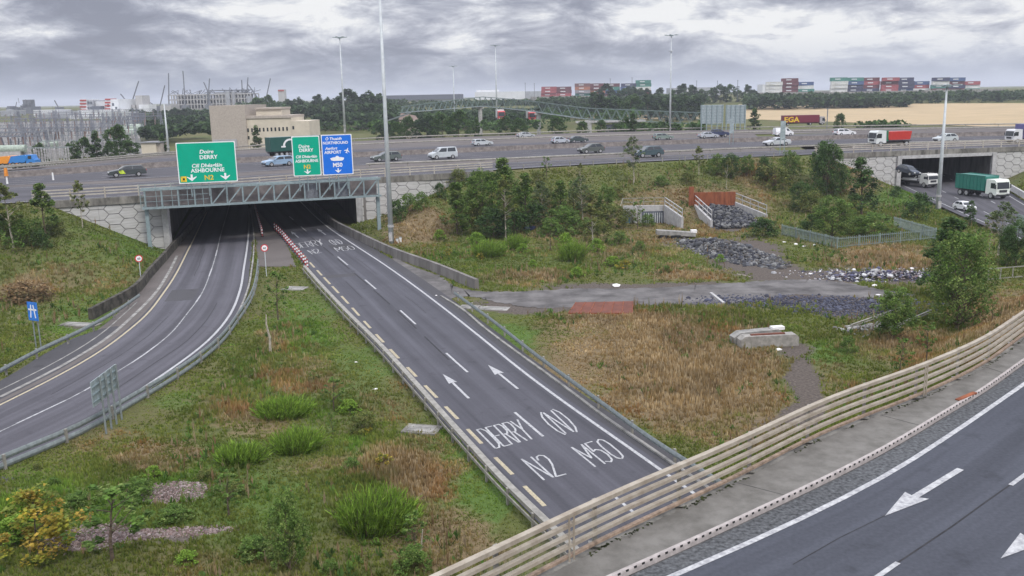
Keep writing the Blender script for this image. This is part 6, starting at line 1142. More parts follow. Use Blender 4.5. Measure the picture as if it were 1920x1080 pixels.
# old machine/dumped car by the stairs
p = hit(1268, 446); t = thing('dumped_sofa', 'dumped pale sofa shaped junk below the concrete stairs wall', 'junk', p); M().side([(-2.4, .5), (2.2, .2), (2.2, .65), (-2.4, 1.05)], -.7, .5).build('top_panel', concrete, t); M().box(-1.9, -1.2, -.6, .4, 0, .6).box(.9, 1.5, -.5, .4, 0, .4).build('leg', dark_tr, t); M().box(-.7, .4, -.75, -.5, -.05, .42).build('dark_box', black, t); M().box(1.7, 2.4, -.4, .2, .6, .95).build('pale_bundle', litm, t)
p = hit(992, 434); t = thing('dumped_bag', 'dark blue dumped bundle under the bank trees', 'junk', p + [0, 0, .1]); r_ = np.random.RandomState(5); M().add(np.array(ICO) * r_.uniform(.7, 1.1, (12, 3)) * [1.0, .6, .45] + [0, 0, .35], ICF).build('bundle', mat('dark_blue_cloth', (.05, .06, .13), .8), t); M().beam((-.9, 0, .3), (.2, 0, 1.1), .06).build('stick', bark, t)
# inspection slabs
for px, py, w_, d_, lab, m_ in ((791, 807, 1.9, 1.25, 'square mossy concrete inspection slab beside the median guard rail', dirty_conc), (553, 542, 2.1, 1.5, 'grey concrete inspection slab in the upper median grass', concrete), (925, 580, 2.6, 1.3, 'grey concrete slab between guard rail and track junction', concrete), (880, 577 - 0, 1.6, 1.2, 'small grey slab under the start of the right guard rail', concrete), (0, 905, 1.6, 1.2, 'pale framed drain cover at the left edge of the picture', pale_conc), (150, 610, 3.2, 1.2, 'pale stony slab behind the left guard rail', dirty_conc)):
    p = hit(px, py); t = thing('inspection_slab', lab, 'slab', p, R(-14)); M().box(-w_ / 2, w_ / 2, -d_ / 2, d_ / 2, -.1, .10).build('slab', m_, t); M().box(-w_ * .36, w_ * .36, -d_ * .34, d_ * .34, .10, .125).build('cover', dark_conc if 'drain' in lab else concrete, t)
# two white boxes at the mast foot
for k, px in enumerate((745, 751)): p = hit(px, 458 - k * 3); t = thing('marker_post', ('left' if k == 0 else 'right') + ' one of two small white marker posts beside the tall mast foot', 'marker post', p); M().box(-.14, .14, -.1, .1, -.1, .62).build('post', white, t); M().box(-.15, .15, -.11, .11, .62, .68).build('cap', galv, t)
# green palisade pen and right hand fence
fence_m = mat('pale_green_fence', (.22, .27, .25), .7, .1, var=.1)
def palisade(pts, name, label, hgt, m_, gap=.28, cat='fence', bottom=True, pw=.10):
    t = thing(name, label, cat, pts[0]); P = [np.array(q, float) for q in pts]
    o = M()
    for a_, b_ in zip(P[:-1], P[1:]):
        L_ = np.linalg.norm(b_ - a_); u = (b_ - a_) / L_; n = np.array([-u[1], u[0], 0])
        for s_ in np.arange(0, L_, gap): q = a_ + u * s_; o.beam(q + [0, 0, -.1], q + [0, 0, hgt], .02, pw, up=n)
    o.build('pale', m_, t, world=True); o = M()
    for a_, b_ in zip(P[:-1], P[1:]):
        for zz in ([hgt * .2] if bottom else []) + [hgt * .86]: o.beam(a_ + [0, 0, zz], b_ + [0, 0, zz], .05, .06)
    o.build('fence_rail', m_, t, world=True)
    for a_, b_ in zip(P[:-1], P[1:]):
        L_ = np.linalg.norm(b_ - a_); u = (b_ - a_) / L_
        for s_ in np.arange(0, L_, 2.9): q = a_ + u * s_; M().beam(q + [0, 0, -.2], q + [0, 0, hgt + .05], .11, .11).build('fence_post', m_, t, world=True)
    return t
fp = [hit(1466, 441), hit(1568, 466), hit(1752, 445), hit(1757, 432), hit(1670, 418), hit(1672, 417), hit(1466, 441)]
palisade([hit(1466, 441), hit(1570, 467), hit(1754, 449), hit(1674, 425)], 'palisade_fence', 'pale green palisade fence pen with bushes inside at the field corner', 1.3, fence_m)
t = thing('pedestrian_rail', 'pale steel tubular railing at the right edge of the field', 'railing', hit(1852, 527)); a_, b_ = hit(1852, 527), hit(1935, 520); c_ = b_ + (b_ - a_) * 1.2; o = M()
for zz in (1.1, .15): o.beam(a_ + [0, 0, zz], c_ + [0, 0, zz], .08)
for k in range(9): q = a_ + (c_ - a_) * k / 8; o.beam(q, q + [0, 0, 1.12], .08)
o.build('tube_frame', galv_w, t, world=True)
palisade([hit(1905, 436), hit(1960, 455)], 'palisade_fence', 'short tall grey fence at the right picture edge near the crossing road', 2.2, fence_m)
# timber and scrap under the right trees
for k, (q0, q1, lab) in enumerate((((1595, 618), (1690, 590), 'upper loose rail lying under the big tree'), ((1680, 618), (1745, 596), 'lower loose rail under the big tree'), ((1588, 622), (1606, 632), 'short plank left of the loose rails'), ((1612, 636), (1650, 626), 'grey plank lying below the loose rails'))):
    a_, b_ = hit(*q0), hit(*q1); t = M().beam(a_ + [0, 0, .35 if k < 2 else .12], b_ + [0, 0, .6 if k < 2 else .12], .1, .08).beam(a_ + [0, 0, .2 if k < 2 else .05], b_ + [0, 0, .42 if k < 2 else .05], .07, .06).build('loose_rail' if k < 2 else 'plank', galv_w); tag(t, lab, 'rail' if k < 2 else 'plank')
p = hit(1635, 617); pile('scrap_stones', 'low spread of grey stones under the loose rails', p, (2.6, .9), .1, .15, 160, .13, [(.25, .24, .22), (.35, .34, .32)])
for px, py, px2, py2, lab in ((1325, 528, 1352, 570, 'pale kerb stone lying across the middle of the track'),):
    a_, b_ = hit(1333, 552), hit(1357, 571); t = M().beam(a_ + [0, 0, .1], b_ + [0, 0, .1], .22, .18).build('kerb_stone', pale_conc); tag(t, lab, 'kerb stone')
a_, b_ = hit(1382, 516), hit(1406, 521); t = M().beam(a_ + [0, 0, .1], b_ + [0, 0, .1], .12, .1).build('plank', bark_w); tag(t, 'pale plank at the end of the grass beside the dirt path', 'plank')
# traffic cylinders
redm = mat('cylinder_red', (.38, .03, .03), .5, var=.05); cyl = thing('traffic_cylinder', '', 'traffic cylinder'); M().tube((0, 0, 0), (0, 0, .07), .20, .17, n=10).build('base', black, cyl); M().tube((0, 0, .07), (0, 0, 1.0), .07, .062, n=10).build('tube', redm, cyl)
M().tube((0, 0, .34), (0, 0, .52), .075, .073, n=10).tube((0, 0, .68), (0, 0, .86), .070, .068, n=10).build('reflective_band', swhite, cyl)
rowp = atl([(577, 505), (568, 492), (558, 480), (548, 468), (538, 456), (530, 446), (522, 438), (515, 432)], 0); rp_ = resample(rowp, 18)
for i, p in enumerate(rp_[::-1]): place(cyl, i == 0, p + [0, 0, .02], 0, 1.05, 'red and white traffic cylinder, %s in the row along the outbound road' % ordl(i, 18), 'traffic cylinder', 'traffic cylinders along the median tip')
rowq = resample(atl([(492, 444), (485, 420), (480, 400)], 0), 2)
d = rowq[1] - rowq[0]; d /= np.linalg.norm(d)
for i in range(16): place(cyl, False, rowq[0] + d * i * 2.0 + [0, 0, .02], 0, 1.15, 'traffic cylinder, number %d from the near end of the row into the underpass' % (i + 1), 'traffic cylinder', 'traffic cylinders between the two underpass roads')
for i, (px, py, lab) in enumerate(((14, 345, 'orange and white cone post at the left end of the motorway'), (100, 338, 'white marker post on the motorway shoulder left of the dark estate car'))): p = at(px, py, ZM); o = thing('marker_post', lab, 'marker post', p); M().tube((0, 0, 0), (0, 0, 1.1), .14, .1).build('post', white, o); i or M().tube((0, 0, 1.1), (0, 0, 2.2), .28, .2).build('lamp_top', mat('orange_top', (.7, .25, .03), .5), o)
# ------------------------------------------------------------------ trees, shrubs
leafm = mat('foliage', (1, 1, 1), .75, var=.2, scale=2.0, attr=True, spec=.15, transl=.35)
bn = leafm.node_tree.nodes['Principled BSDF']
def leaves(rs, C_, rad, n, leaf, pal, up=.35):
    """n leaf-sized quads in clumps of centre C_, radius rad"""
    k = len(C_); idx = rs.randint(0, k, n); d = rs.normal(0, 1, (n, 3)); d /= np.linalg.norm(d, axis=1)[:, None]; r = rad[idx] * rs.uniform(.25, 1.05, n) ** .6
    pos = C_[idx] + d * r[:, None] * [1, 1, .8]; tone = rs.uniform(.75, 1.25, k)[idx] * rs.uniform(.75, 1.3, n); pi = rs.randint(0, len(pal), k)[idx]; mixp = rs.rand(n) < .25; pi = np.where(mixp, rs.randint(0, len(pal), n), pi)
    cols = np.array(pal)[pi] * tone[:, None] * 1.18; s_ = leaf * rs.uniform(.6, 1.4, n); return pos, cols, s_
LV = [(-.5, -.32, 0), (.1, -.5, .08), (.6, .05, 0), (0, .5, .06)]
def crown_mesh(name, pos, cols, s_, rs, par): 
    n = len(pos); rot = rotz(rs.uniform(0, 6.3, n), rs.uniform(-1.1, 1.1, n)); return instance_mesh(name, LV, [(0, 1, 2, 3)], pos, rot, np.repeat(s_[:, None], 3, 1), cols, leafm, kind=None, parent=par)
GR = dict(mid=[(.11, .19, .038), (.15, .235, .052), (.08, .145, .03), (.19, .25, .07)], dark=[(.065, .125, .034), (.09, .16, .044), (.048, .095, .028), (.115, .18, .055)], olive=[(.19, .21, .055), (.14, .175, .044), (.23, .23, .075), (.11, .15, .04)], bright=[(.19, .32, .04), (.25, .38, .055), (.14, .24, .032)], yellow=[(.36, .29, .04), (.26, .27, .04), (.42, .30, .06), (.17, .21, .045)], grey=[(.12, .17, .065), (.155, .205, .085), (.09, .13, .05)], brown=[(.17, .105, .05), (.115, .085, .04), (.22, .145, .075)], far=[(.055, .095, .038), (.075, .12, .048), (.04, .072, .032)])
PROT = {}
def tree(kind, h, r, seed, pal='mid', n=2600, leaf=.17, trunk=bark, bare=.18, name='tree', clumps=60, sparse=False):
    rs = np.random.RandomState(seed); t = thing(name, '', ''); C_, rad = [], []; lean = rs.uniform(-.05, .05, 2) * h
    tk = M(); zs = np.linspace(0, h * .92, 7); cen = [np.array([lean[0] * (z / h) ** 1.5 + rs.uniform(-.03, .03) * h * .4 * (z > 0), lean[1] * (z / h) ** 1.5, z]) for z in zs]; rt = max(.035, h * .017)
    for i in range(6): tk.tube(cen[i], cen[i + 1], rt * (1 - i / 6.5), rt * (1 - (i + 1) / 6.5), n=7, cap=False)
    for k in range(clumps):
        u = rs.rand() ** .8; z = h * (bare + (1 - bare) * u)
        if kind == 'cone': R_ = r * (1 - u) ** .75 * (.55 + .45 * min(1, u * 6)) + .08 * r
        elif kind == 'oval': R_ = r * math.sin(math.pi * min(.97, .12 + .86 * u)) ** .7
        elif kind == 'round': R_ = r * math.sqrt(max(.02, 1 - (2 * u - .85) ** 2 / 1.5))
        elif kind == 'bush': R_ = r * math.sqrt(max(.03, 1 - u * u * .95))
        a_ = rs.uniform(0, 6.28); q = R_ * math.sqrt(rs.uniform(.15, 1)) * rs.uniform(.8, 1.15); c_ = np.interp(z, zs, [c[0] for c in cen]), np.interp(z, zs, [c[1] for c in cen])
        p = np.array([c_[0] + q * math.cos(a_), c_[1] + q * math.sin(a_), z + rs.uniform(-.04, .08) * h]); C_.append(p); rad.append(r * rs.uniform(.14, .30) if not sparse else r * rs.uniform(.12, .25))
        if k % 3 == 0 and kind != 'bush' or k % 6 == 0: zz = max(.05 * h, z - q * .7); tk.tube((np.interp(zz, zs, [c[0] for c in cen]), np.interp(zz, zs, [c[1] for c in cen]), zz), p, rt * .38, rt * .12, n=5, cap=False)
    tk.build('trunk', trunk, t); pos, cols, s_ = leaves(rs, np.array(C_), np.array(rad), n, leaf, GR[pal]); pos[:, 2] = np.maximum(pos[:, 2], .05); crown_mesh('crown', pos, cols, s_, rs, t); return t
def proto(key, *a, **k): PROT[key] = [tree(*a, **k), True, a[1]]; return key
proto('alder', 'cone', 6, 1.7, 1, 'mid', 5200, .15, bark, .12); proto('alder2', 'cone', 6, 1.9, 2, 'dark', 5200, .15, bark, .10); proto('round', 'round', 6, 2.6, 3, 'mid', 7500, .17, bark, .15, clumps=90); proto('roundd', 'round', 6, 2.8, 4, 'dark', 7500, .17, bark, .1, clumps=90)
proto('birch', 'oval', 6, 1.3, 5, 'olive', 3400, .12, bark_w, .38, sparse=True); proto('birch2', 'oval', 6, 1.5, 6, 'grey', 3200, .12, bark_w, .40, sparse=True); proto('sapling', 'oval', 3, .8, 7, 'mid', 650, .10, bark, .2, clumps=28, sparse=True)
proto('bush', 'bush', 2, 1.5, 8, 'dark', 2600, .13, bark, .02); proto('bushm', 'bush', 2, 1.5, 9, 'mid', 2400, .12, bark, .02); proto('busho', 'bush', 2, 1.6, 10, 'olive', 2200, .12, bark, .02); proto('busb', 'bush', 1.2, .9, 11, 'bright', 1500, .09, bark, .02); proto('yellow', 'oval', 3, 1.3, 12, 'yellow', 2600, .11, bark, .05, clumps=50); proto('yellows', 'bush', 1, .6, 13, 'yellow', 700, .08, bark, .02, clumps=25); proto('brownb', 'bush', 1, 1.4, 14, 'brown', 1200, .12, bark, .02)
proto('big', 'round', 9, 3.9, 15, 'mid', 12000, .19, bark, .08, clumps=200); proto('far', 'round', 9, 4.5, 16, 'far', 4200, .5, bark, .05, clumps=60); proto('far2', 'oval', 9, 3.6, 17, 'far', 3800, .45, bark, .05, clumps=50); proto('farm', 'round', 9, 4.2, 18, 'dark', 4200, .4, bark, .05, clumps=60); proto('farc', 'cone', 9, 2.6, 19, 'dark', 3200, .35, bark, .05, clumps=60)
def hgt_px(p, yt):
    lo, hi = 0, 40.
    for _ in range(40):
        m_ = (lo + hi) / 2; lo, hi = (m_, hi) if pixel(p + [0, 0, m_])[1] > yt else (lo, m_)
    return lo
ti = 0
def plant(key, px, yb, yt, label, name, cat, wfac=1.0, group=None, D=None):
    global ti
    ti += 1; p = hit(px, yb) if D is None else att(px, yb, D)
    if D is not None: p[2] = gz(p)
    pr, first, h0 = PROT[key]; h = hgt_px(p, yt); s_ = h / h0; rn_ = random.Random(ti * 7); ww = s_ * wfac
    o = place(pr, first, p - [0, 0, .03], rn_.uniform(0, 6.28), (ww, ww * rn_.uniform(.9, 1.1), s_), label, cat, group); o.name = name; PROT[key][1] = False; return o
def cluster(items, kindword, where, name, cat, group=None, D=None):
    items = sorted(items, key=lambda q: q[1]); n = len(items)
    for i, it in enumerate(items): plant(it[0], it[1], it[2], it[3], '%s %s %s' % (ordl(i, n) if n > 1 else 'lone', kindword, where), name, cat, it[4] if len(it) > 4 else 1.0, group, D if D else (it[5] if len(it) > 5 else None))
cluster([('birch', 25, 468, 352, 1.25), ('alder', 0, 450, 365, 1.2)], 'tree', 'at the left edge on the bank', 'tree', 'tree'); plant('alder', 88, 452, 352, 'dense green conical tree on the left bank below the motorway rail', 'conifer_like_tree', 'tree', 1.1)
cluster([('bushm', 40, 462, 415, 1.0), ('bush', 78, 466, 432, .8), ('bushm', 10, 440, 400), ('busho', 110, 440, 412, .8)], 'dark shrub', 'under the two left bank trees', 'shrub', 'shrub'); plant('birch', 155, 428, 345, 'slender green topped birch in front of the left hexagon wall', 'birch_tree', 'tree', .8); plant('brownb', 55, 562, 532, 'low dark brown dead bracken on the left bank', 'bracken', 'shrub', 1.3)
# right bank in front of the hexagon wall up to the stairs
cluster([('alder', 858, 445, 350, 1.25), ('round', 905, 425, 322, .7), ('alder', 945, 415, 305, 1.1), ('birch', 948, 452, 338, .9), ('alder', 985, 425, 332, 1.0), ('birch2', 1015, 420, 345, 1.2), ('alder', 1050, 425, 345, 1.1), ('birch2', 1092, 425, 335, 1.1), ('alder', 885, 415, 340, 1.0), ('birch', 1112, 470, 388, 1.2), ('sapling', 1032, 470, 405, .9), ('round', 1138, 415, 350, .75), ('sapling', 1075, 395, 335, 1.2), ('alder', 925, 410, 330, 1.1), ('sapling', 1195, 430, 375, 1.1)], 'tree', 'in the thicket on the bank right of the tall mast', 'tree', 'tree')
cluster([('bushm', 1215, 425, 402, .9), ('busho', 1290, 345, 322), ('bushm', 1240, 350, 330), ('busho', 1155, 372, 350), ('bushm', 950, 350, 318), ('busho', 1010, 345, 322), ('busho', 1180, 420, 392), ('bushm', 1035, 445, 412), ('bushm', 1105, 440, 410), ('bushm', 1075, 425, 395), ('busho', 870, 395, 365), ('bushm', 765, 400, 365, .9), ('bush', 745, 415, 378, .8), ('bush', 825, 372, 345, .7), ('bushm', 790, 395, 362, .7), ('busho', 880, 425, 385), ('bush', 925, 450, 395, 1.0), ('bush', 1000, 430, 385), ('bushm', 1055, 440, 390, 1.1), ('busho', 1090, 400, 355, 1.1), ('busho', 1145, 430, 385), ('busho', 860, 345, 318), ('bush', 890, 352, 325), ('bushm', 975, 395, 350), ('busho', 1020, 385, 345, 1.2), ('bush', 965, 440, 400), ('busho', 1120, 455, 415)], 'shrub', 'in the thicket on the right bank', 'shrub', 'shrub')
cluster([('busb', 825, 450, 432), ('busb', 895, 462, 438, 1.2), ('busb', 1060, 470, 440), ('busb', 1120, 475, 450), ('bushm', 1160, 460, 435), ('busb', 1000, 502, 488), ('busb', 1082, 520, 502), ('busb', 1150, 500, 482, 1.2), ('yellows', 900, 488, 473), ('yellows', 1170, 505, 487, 1.4), ('busb', 980, 475, 458), ('bushm', 1250, 512, 498), ('busb', 1350, 492, 478), ('bushm', 1200, 470, 452), ('yellows', 840, 480, 465)], 'low bright bush', 'in the grass between bank thicket and track', 'bush', 'bush')
cluster([('birch2', 1188, 345, 262, 1.0), ('sapling', 1025, 336, 292, 1.1), ('birch', 1087, 345, 308, .9), ('birch', 1310, 330, 278, 1.0)], 'young tree', 'standing out against the motorway slip lane', 'young_tree', 'tree')
cluster([('round', 1345, 330, 290, .9), ('roundd', 1370, 335, 292, 1), ('round', 1400, 330, 292, .9), ('roundd', 1432, 335, 296, .9), ('birch', 1362, 357, 300, .8), ('busho', 1450, 350, 310, 1.2), ('round', 1480, 340, 285, .8), ('roundd', 1550, 370, 275, .8), ('alder2', 1545, 350, 268, 1.2), ('round', 1575, 365, 310, .8), ('alder2', 1615, 402, 300, 1.3), ('roundd', 1500, 395, 345, .9), ('busho', 1520, 400, 360)], 'tree', 'on the bank left of the right bridge', 'tree', 'tree')
cluster([('round', 1560, 447, 372, 1.2), ('bushm', 1640, 443, 402, 1.4), ('bush', 1430, 445, 412, 1.2), ('bushm', 1600, 440, 408, .9), ('bush', 1520, 440, 405, .9)], 'dark bush', 'in and beside the green fence pen', 'bush', 'bush')
cluster([('bush', 1720, 412, 365, .8), ('roundd', 1885, 500, 430, .6), ('birch2', 1872, 480, 385, 1.2), ('alder2', 1818, 425, 378, .9), ('bush', 1680, 370, 350, .8), ('roundd', 1905, 500, 420, .7), ('birch', 1855, 470, 400, .9)], 'tree', 'between the field and the crossing road', 'tree', 'tree')
plant('alder2', 1775, 560, 412, 'tall pointed dark tree above the big round tree at the right', 'tree', 'tree', 1.3); plant('big', 1795, 618, 445, 'big bushy green tree at the right edge of the field', 'tree', 'tree', .80); plant('round', 1675, 640, 545, 'lower bushy tree left of the big green tree', 'tree', 'tree', .9)
cluster([('sapling', 1740, 640, 600, 1.0, 50), ('sapling', 1690, 660, 630, 1.0, 50), ('sapling', 1860, 600, 560, 1.0, 60)], 'thin sapling', 'in the brown grass above the near railing', 'sapling', 'sapling'); plant('bushm', 1590, 663, 632, 'round green bush in the grass right of the concrete blocks', 'bush', 'bush', .75)
cluster([('sapling', 1668, 468, 460 - 12), ('sapling', 1690, 500, 478)], 'tiny bush', 'in the tan strip below the fence pen', 'bush', 'bush')
# median island
plant('sapling', 522, 600, 505, 'slender young green tree in the upper median grass', 'sapling', 'sapling', 1.0)
t = thing('bare_stick_trunk', 'pale crooked bare trunk standing in the median grass', 'dead tree', hit(507, 664)); h_ = hgt_px(np.array(t.location), 590); M().tube((0, 0, 0), (.05, 0, h_ * .4), .10, .08).tube((.05, 0, h_ * .4), (-.12, 0, h_ * .75), .08, .06).tube((-.12, 0, h_ * .75), (-.08, 0, h_), .06, .04).build('trunk', bark_w, t)
cluster([('sapling', 438, 700, 668, .9), ('sapling', 470, 712, 692, 1.2), ('sapling', 525, 703, 678, .9), ('sapling', 588, 718, 692, 1.1), ('sapling', 627, 775, 705, 1.2), ('busb', 655, 780, 752, 1), ('busho', 680, 812, 775, 1.0), ('sapling', 625, 825, 770, .7), ('yellows', 690, 820, 800), ('yellows', 720, 880, 850, 1.1), ('bushm', 660, 885, 858, .9), ('sapling', 430, 970, 880, 1.3)], 'small bush', 'scattered in the median grass', 'bush', 'bush')
plant('yellow', 75, 1060, 925, 'yellow leaved shrub at the lower left', 'yellow_shrub', 'shrub', 1.2); plant('sapling', 213, 1060, 905, 'sparse dark green young tree beside the pink chippings', 'young_tree', 'tree', 1.6); plant('round', 545, 1075, 930, 'bushy dark green young tree at the bottom of the picture', 'young_tree', 'tree', .55); plant('bushm', 775, 1070, 1025, 'small dark bush near the lower railing with a pale stick', 'bush', 'bush', .9); plant('sapling', 780, 1040, 960, 'faint young tree above the lower railing', 'sapling', 'sapling', 1.2)
cluster([('busb', 850 - 560, 900, 875), ('bushm', 260, 940, 900, 1.1), ('bushm', 330, 985, 950, 1.3), ('busho', 390, 905, 880, 1.2), ('bushm', 150, 955, 925, 1.3), ('bushm', 100, 910, 895, 1.0), ('busho', 70, 880, 868), ('busb', 30, 1020, 975, 1.2), ('bushm', 480, 1050, 1010, 1.2), ('busb', 350, 1060, 1035, 1.2), ('busho', 440, 935, 905, 1.0), ('bushm', 620, 1075, 1050)], 'leafy bush', 'in the lower left grass', 'bush', 'bush')
t = thing('bare_stick_trunk', 'thin pale stick leaning in the small bush near the lower railing', 'dead tree', hit(787, 1052)); M().tube((0, 0, 0), (.1, 0, .7), .03, .025).tube((.1, 0, .7), (.16, 0, 1.3), .025, .02).build('trunk', bark_w, t)
# willow-like clumps of upright shoots
def willow(px, py, w_, h_, seed, label, dens=1.0):
    p = hit(px, py); rs = np.random.RandomState(seed); n = int(150 * dens); t = thing('willow_shrub', label, 'shrub', p); pos, cols, sc_, rot = [], [], [], []; st = M()
    n = int(420 * dens); k = np.arange(n); a_ = rs.uniform(0, 6.28, n); r0 = w_ * .36 * np.sqrt(rs.rand(n)); B0 = np.stack([r0 * np.cos(a_), r0 * np.sin(a_) * .7, 0 * a_], 1); T0 = B0 * rs.uniform(1.3, 1.9, (n, 1)) + np.stack([rs.normal(.12 * h_, .12, n), rs.normal(0, .12, n), h_ * rs.uniform(.6, 1.08, n) * (1 - .35 * (r0 / (w_ * .36)) ** 2)], 1)
    for q in range(0, n, 6): st.tube(B0[q], T0[q], .014, .005, n=4, cap=False)
    D0 = T0 - B0; L0_ = np.linalg.norm(D0, axis=1); D0 /= L0_[:, None]; P_, R_, S_, Cc = [], [], [], []; tone = rs.uniform(.7, 1.2, n)
    for lv in range(7):
        u = rs.uniform(.08 + lv * .12, .2 + lv * .125, n); dirv = D0 + rs.normal(0, .28, (n, 3)); dirv /= np.linalg.norm(dirv, axis=1)[:, None]; s1 = np.cross(dirv, rs.normal(0, 1, (n, 3))); s1 /= np.linalg.norm(s1, axis=1)[:, None]; s2 = np.cross(dirv, s1)
        P_.append(B0 + (T0 - B0) * u[:, None]); R_.append(np.stack([s1, s2, dirv], 2)); S_.append(np.stack([np.full(n, .042), np.full(n, .05), rs.uniform(.22, .40, n)], 1)); Cc.append(np.array(GR['bright'])[rs.randint(0, 3, n)] * (tone * rs.uniform(.85, 1.15, n) * (.8 + .06 * lv))[:, None])
    st.build('stems', bark, t); instance_mesh('shoots', [(-.5, 0, 0), (.5, 0, 0), (.35, .4, .7), (0, .2, 1)], [(0, 1, 2, 3)], np.concatenate(P_), np.concatenate(R_), np.concatenate(S_), np.concatenate(Cc), leafm, kind=None, parent=t)
willow(700, 1000, 3.0, 2.0, 1, 'large bright green clump of upright willow shoots in the lower median grass', 2.0); willow(530, 785, 3.0, 1.2, 2, 'wide low bright green shoot clump in the middle of the median grass', 1.2); willow(555, 850, 2.4, 1.3, 3, 'smaller bright green shoot clump below the wide one', 1.0); willow(915, 482, 3.6, 2.0, 4, 'bright green clump of shoots at the bank foot, left one', 1.3); willow(1070, 490, 3.0, 2.4, 5, 'bright green clump of shoots at the bank foot, right one', 1.2); willow(965, 468, 2.6, 1.8, 6, 'bright green clump of shoots at the bank foot between its two neighbours', 1.0); willow(20, 985, 2.4, 1.4, 7, 'bright green clump of shoots at the left picture edge', 1.0); willow(450, 870, 2.2, 1.1, 8, 'pale green shoot clump left of the lower median centre', .8)
# trees beyond the motorway
cluster([('farc', 183, 292, 252, 1.1, 215), ('farm', 158, 298, 262, .9, 213), ('farm', 135, 300, 272, .8, 212), ('farm', 222, 292, 240, .8, 222), ('farc', 222, 288, 243, 1.0, 226), ('farm', 245, 290, 266, 1.0, 218), ('farc', 305, 284, 257, 1.0, 218), ('farm', 75, 300, 272, .7, 208), ('farm', 210, 292, 268, .9, 216)], 'tree', 'between the substation and the motorway', 'tree', 'tree', 'trees between substation and motorway')
plant('farc', 482, 284, 241, 'dark tree against the cream building wing', 'tree', 'tree', 1.0, None, 242)
cluster([('farm', 765, 248, 222, .8, 290), ('far', 800, 248, 218, 1.0, 290), ('farm', 830, 250, 215, 1.0, 285), ('farm', 860, 250, 212, .9, 280), ('farc', 893, 250, 226, .9, 275), ('farm', 948, 250, 222, .9, 285), ('farm', 975, 250, 225, .9, 278), ('farm', 1045, 249, 222, 1.0, 272), ('farm', 1092, 249, 230, .9, 268), ('farm', 1127, 247, 228, .9, 270), ('farc', 1186, 247, 214, 1.2, 262), ('farm', 1172, 245, 222, .9, 265), ('farm', 745, 254, 232, .9, 280), ('far', 720, 258, 230, 1, 300), ('farc', 1416, 224, 208, 1.3, 300), ('farm', 1575, 226, 216, .8, 290)], 'tree', 'along the back of the motorway round the footbridge', 'tree', 'tree', 'trees along the back of the motorway')
rn = random.Random(31); it = []
for x0, x1, y0, y1, D, n in ((455, 735, 180, 206, 560, 15), (640, 720, 168, 178, 520, 3), (590, 740, 205, 225, 480, 6), (735, 900, 196, 210, 520, 8), (770, 1030, 186, 194, 700, 11), (1120, 1310, 160, 176, 600, 9), (1100, 1300, 178, 190, 430, 8), (1310, 1420, 160, 172, 640, 7)):
    for k in range(n): px = x0 + (x1 - x0) * (k + .5) / n + rn.uniform(-6, 6); it.append((rn.choice(['far', 'far2', 'farm']), px, 0, rn.uniform(y0, y1), rn.uniform(.9, 1.3), D + rn.uniform(-20, 20)))
for k in range(16): px = 258 + k * 9 + rn.uniform(-3, 3); it.append((rn.choice(['far', 'far2']), px, 0, rn.uniform(203, 212), 1.2, 560 + rn.uniform(-20, 20)))
for k, q in enumerate(it): plant(q[0], q[1], 240, q[3], 'dark rounded tree merging into the far woods on the skyline', 'far_tree', 'tree', q[4], 'trees of the far woods', q[5])
def wood(name, label, specs, n, pal, leaf=1.0, seed=3):
    rs = np.random.RandomState(seed); P, Cc, S_ = [], [], []
    for x0, x1, yt0, yt1, D, dd in specs:
        for k in range(int(n * (x1 - x0) / 100)):
            px = rs.uniform(x0, x1); Dk = D + rs.uniform(0, dd); a_ = att(px, 200, Dk); g_ = gz(a_); zt = att(px, yt0 + (yt1 - yt0) * (px - x0) / (x1 - x0) + rs.uniform(-2.5, 3), Dk)[2]; h_ = max(1.5, zt - g_); r_ = rs.uniform(2.5, 4.5) * (D / 700)
            m_ = 26; d = rs.normal(0, 1, (m_, 3)); d /= np.linalg.norm(d, axis=1)[:, None]; zc = g_ + h_ - r_ * .8 * rs.uniform(1, 1.6); P.append(np.array([a_[0], Dk, zc]) + d * r_ * [1, 1, .9]); Cc.append(np.array(GR[pal])[rs.randint(0, 3, m_)] * rs.uniform(.7, 1.35) * rs.uniform(.8, 1.2, (m_, 1))); S_.append(leaf * rs.uniform(.7, 1.5, m_))
    P, Cc, S_ = np.concatenate(P), np.concatenate(Cc), np.concatenate(S_); m_ = len(P); instance_mesh(name, LV, [(0, 1, 2, 3)], P, rotz(rs.uniform(0, 6.3, m_), rs.uniform(-1.2, 1.2, m_)), np.repeat(S_[:, None], 3, 1), Cc, leafm, label=label)
wood('distant_wood', 'dark continuous far woods along the skyline', [(1180, 1320, 181, 176, 540, 60), (1398, 1700, 177, 174, 560, 90), (1400, 1700, 182, 180, 520, 30), (1700, 2100, 172, 170, 560, 80), (770, 1100, 190, 186, 650, 80), (440, 760, 192, 188, 640, 80), (1010, 1190, 183, 181, 560, 60), (250, 480, 212, 204, 540, 60), (262, 395, 226, 214, 420, 80), (262, 392, 240, 228, 300, 70), (455, 740, 200, 196, 450, 60), (590, 780, 214, 210, 400, 40), (735, 1100, 206, 203, 480, 60), (1080, 1310, 196, 194, 460, 60), (700, 1000, 214, 212, 380, 40)], 70, 'far', 1.7)
wood('distant_hedge', 'low green hedges and scrub beyond the motorway', [(690, 1010, 226, 224, 300, 60), (560, 760, 226, 226, 380, 60), (1150, 1320, 232, 230, 262, 20), (1020, 1200, 208, 206, 380, 60), (0, 260, 222, 214, 640, 80), (1610, 1700, 228, 226, 262, 10)], 30, 'dark', .9, 5)
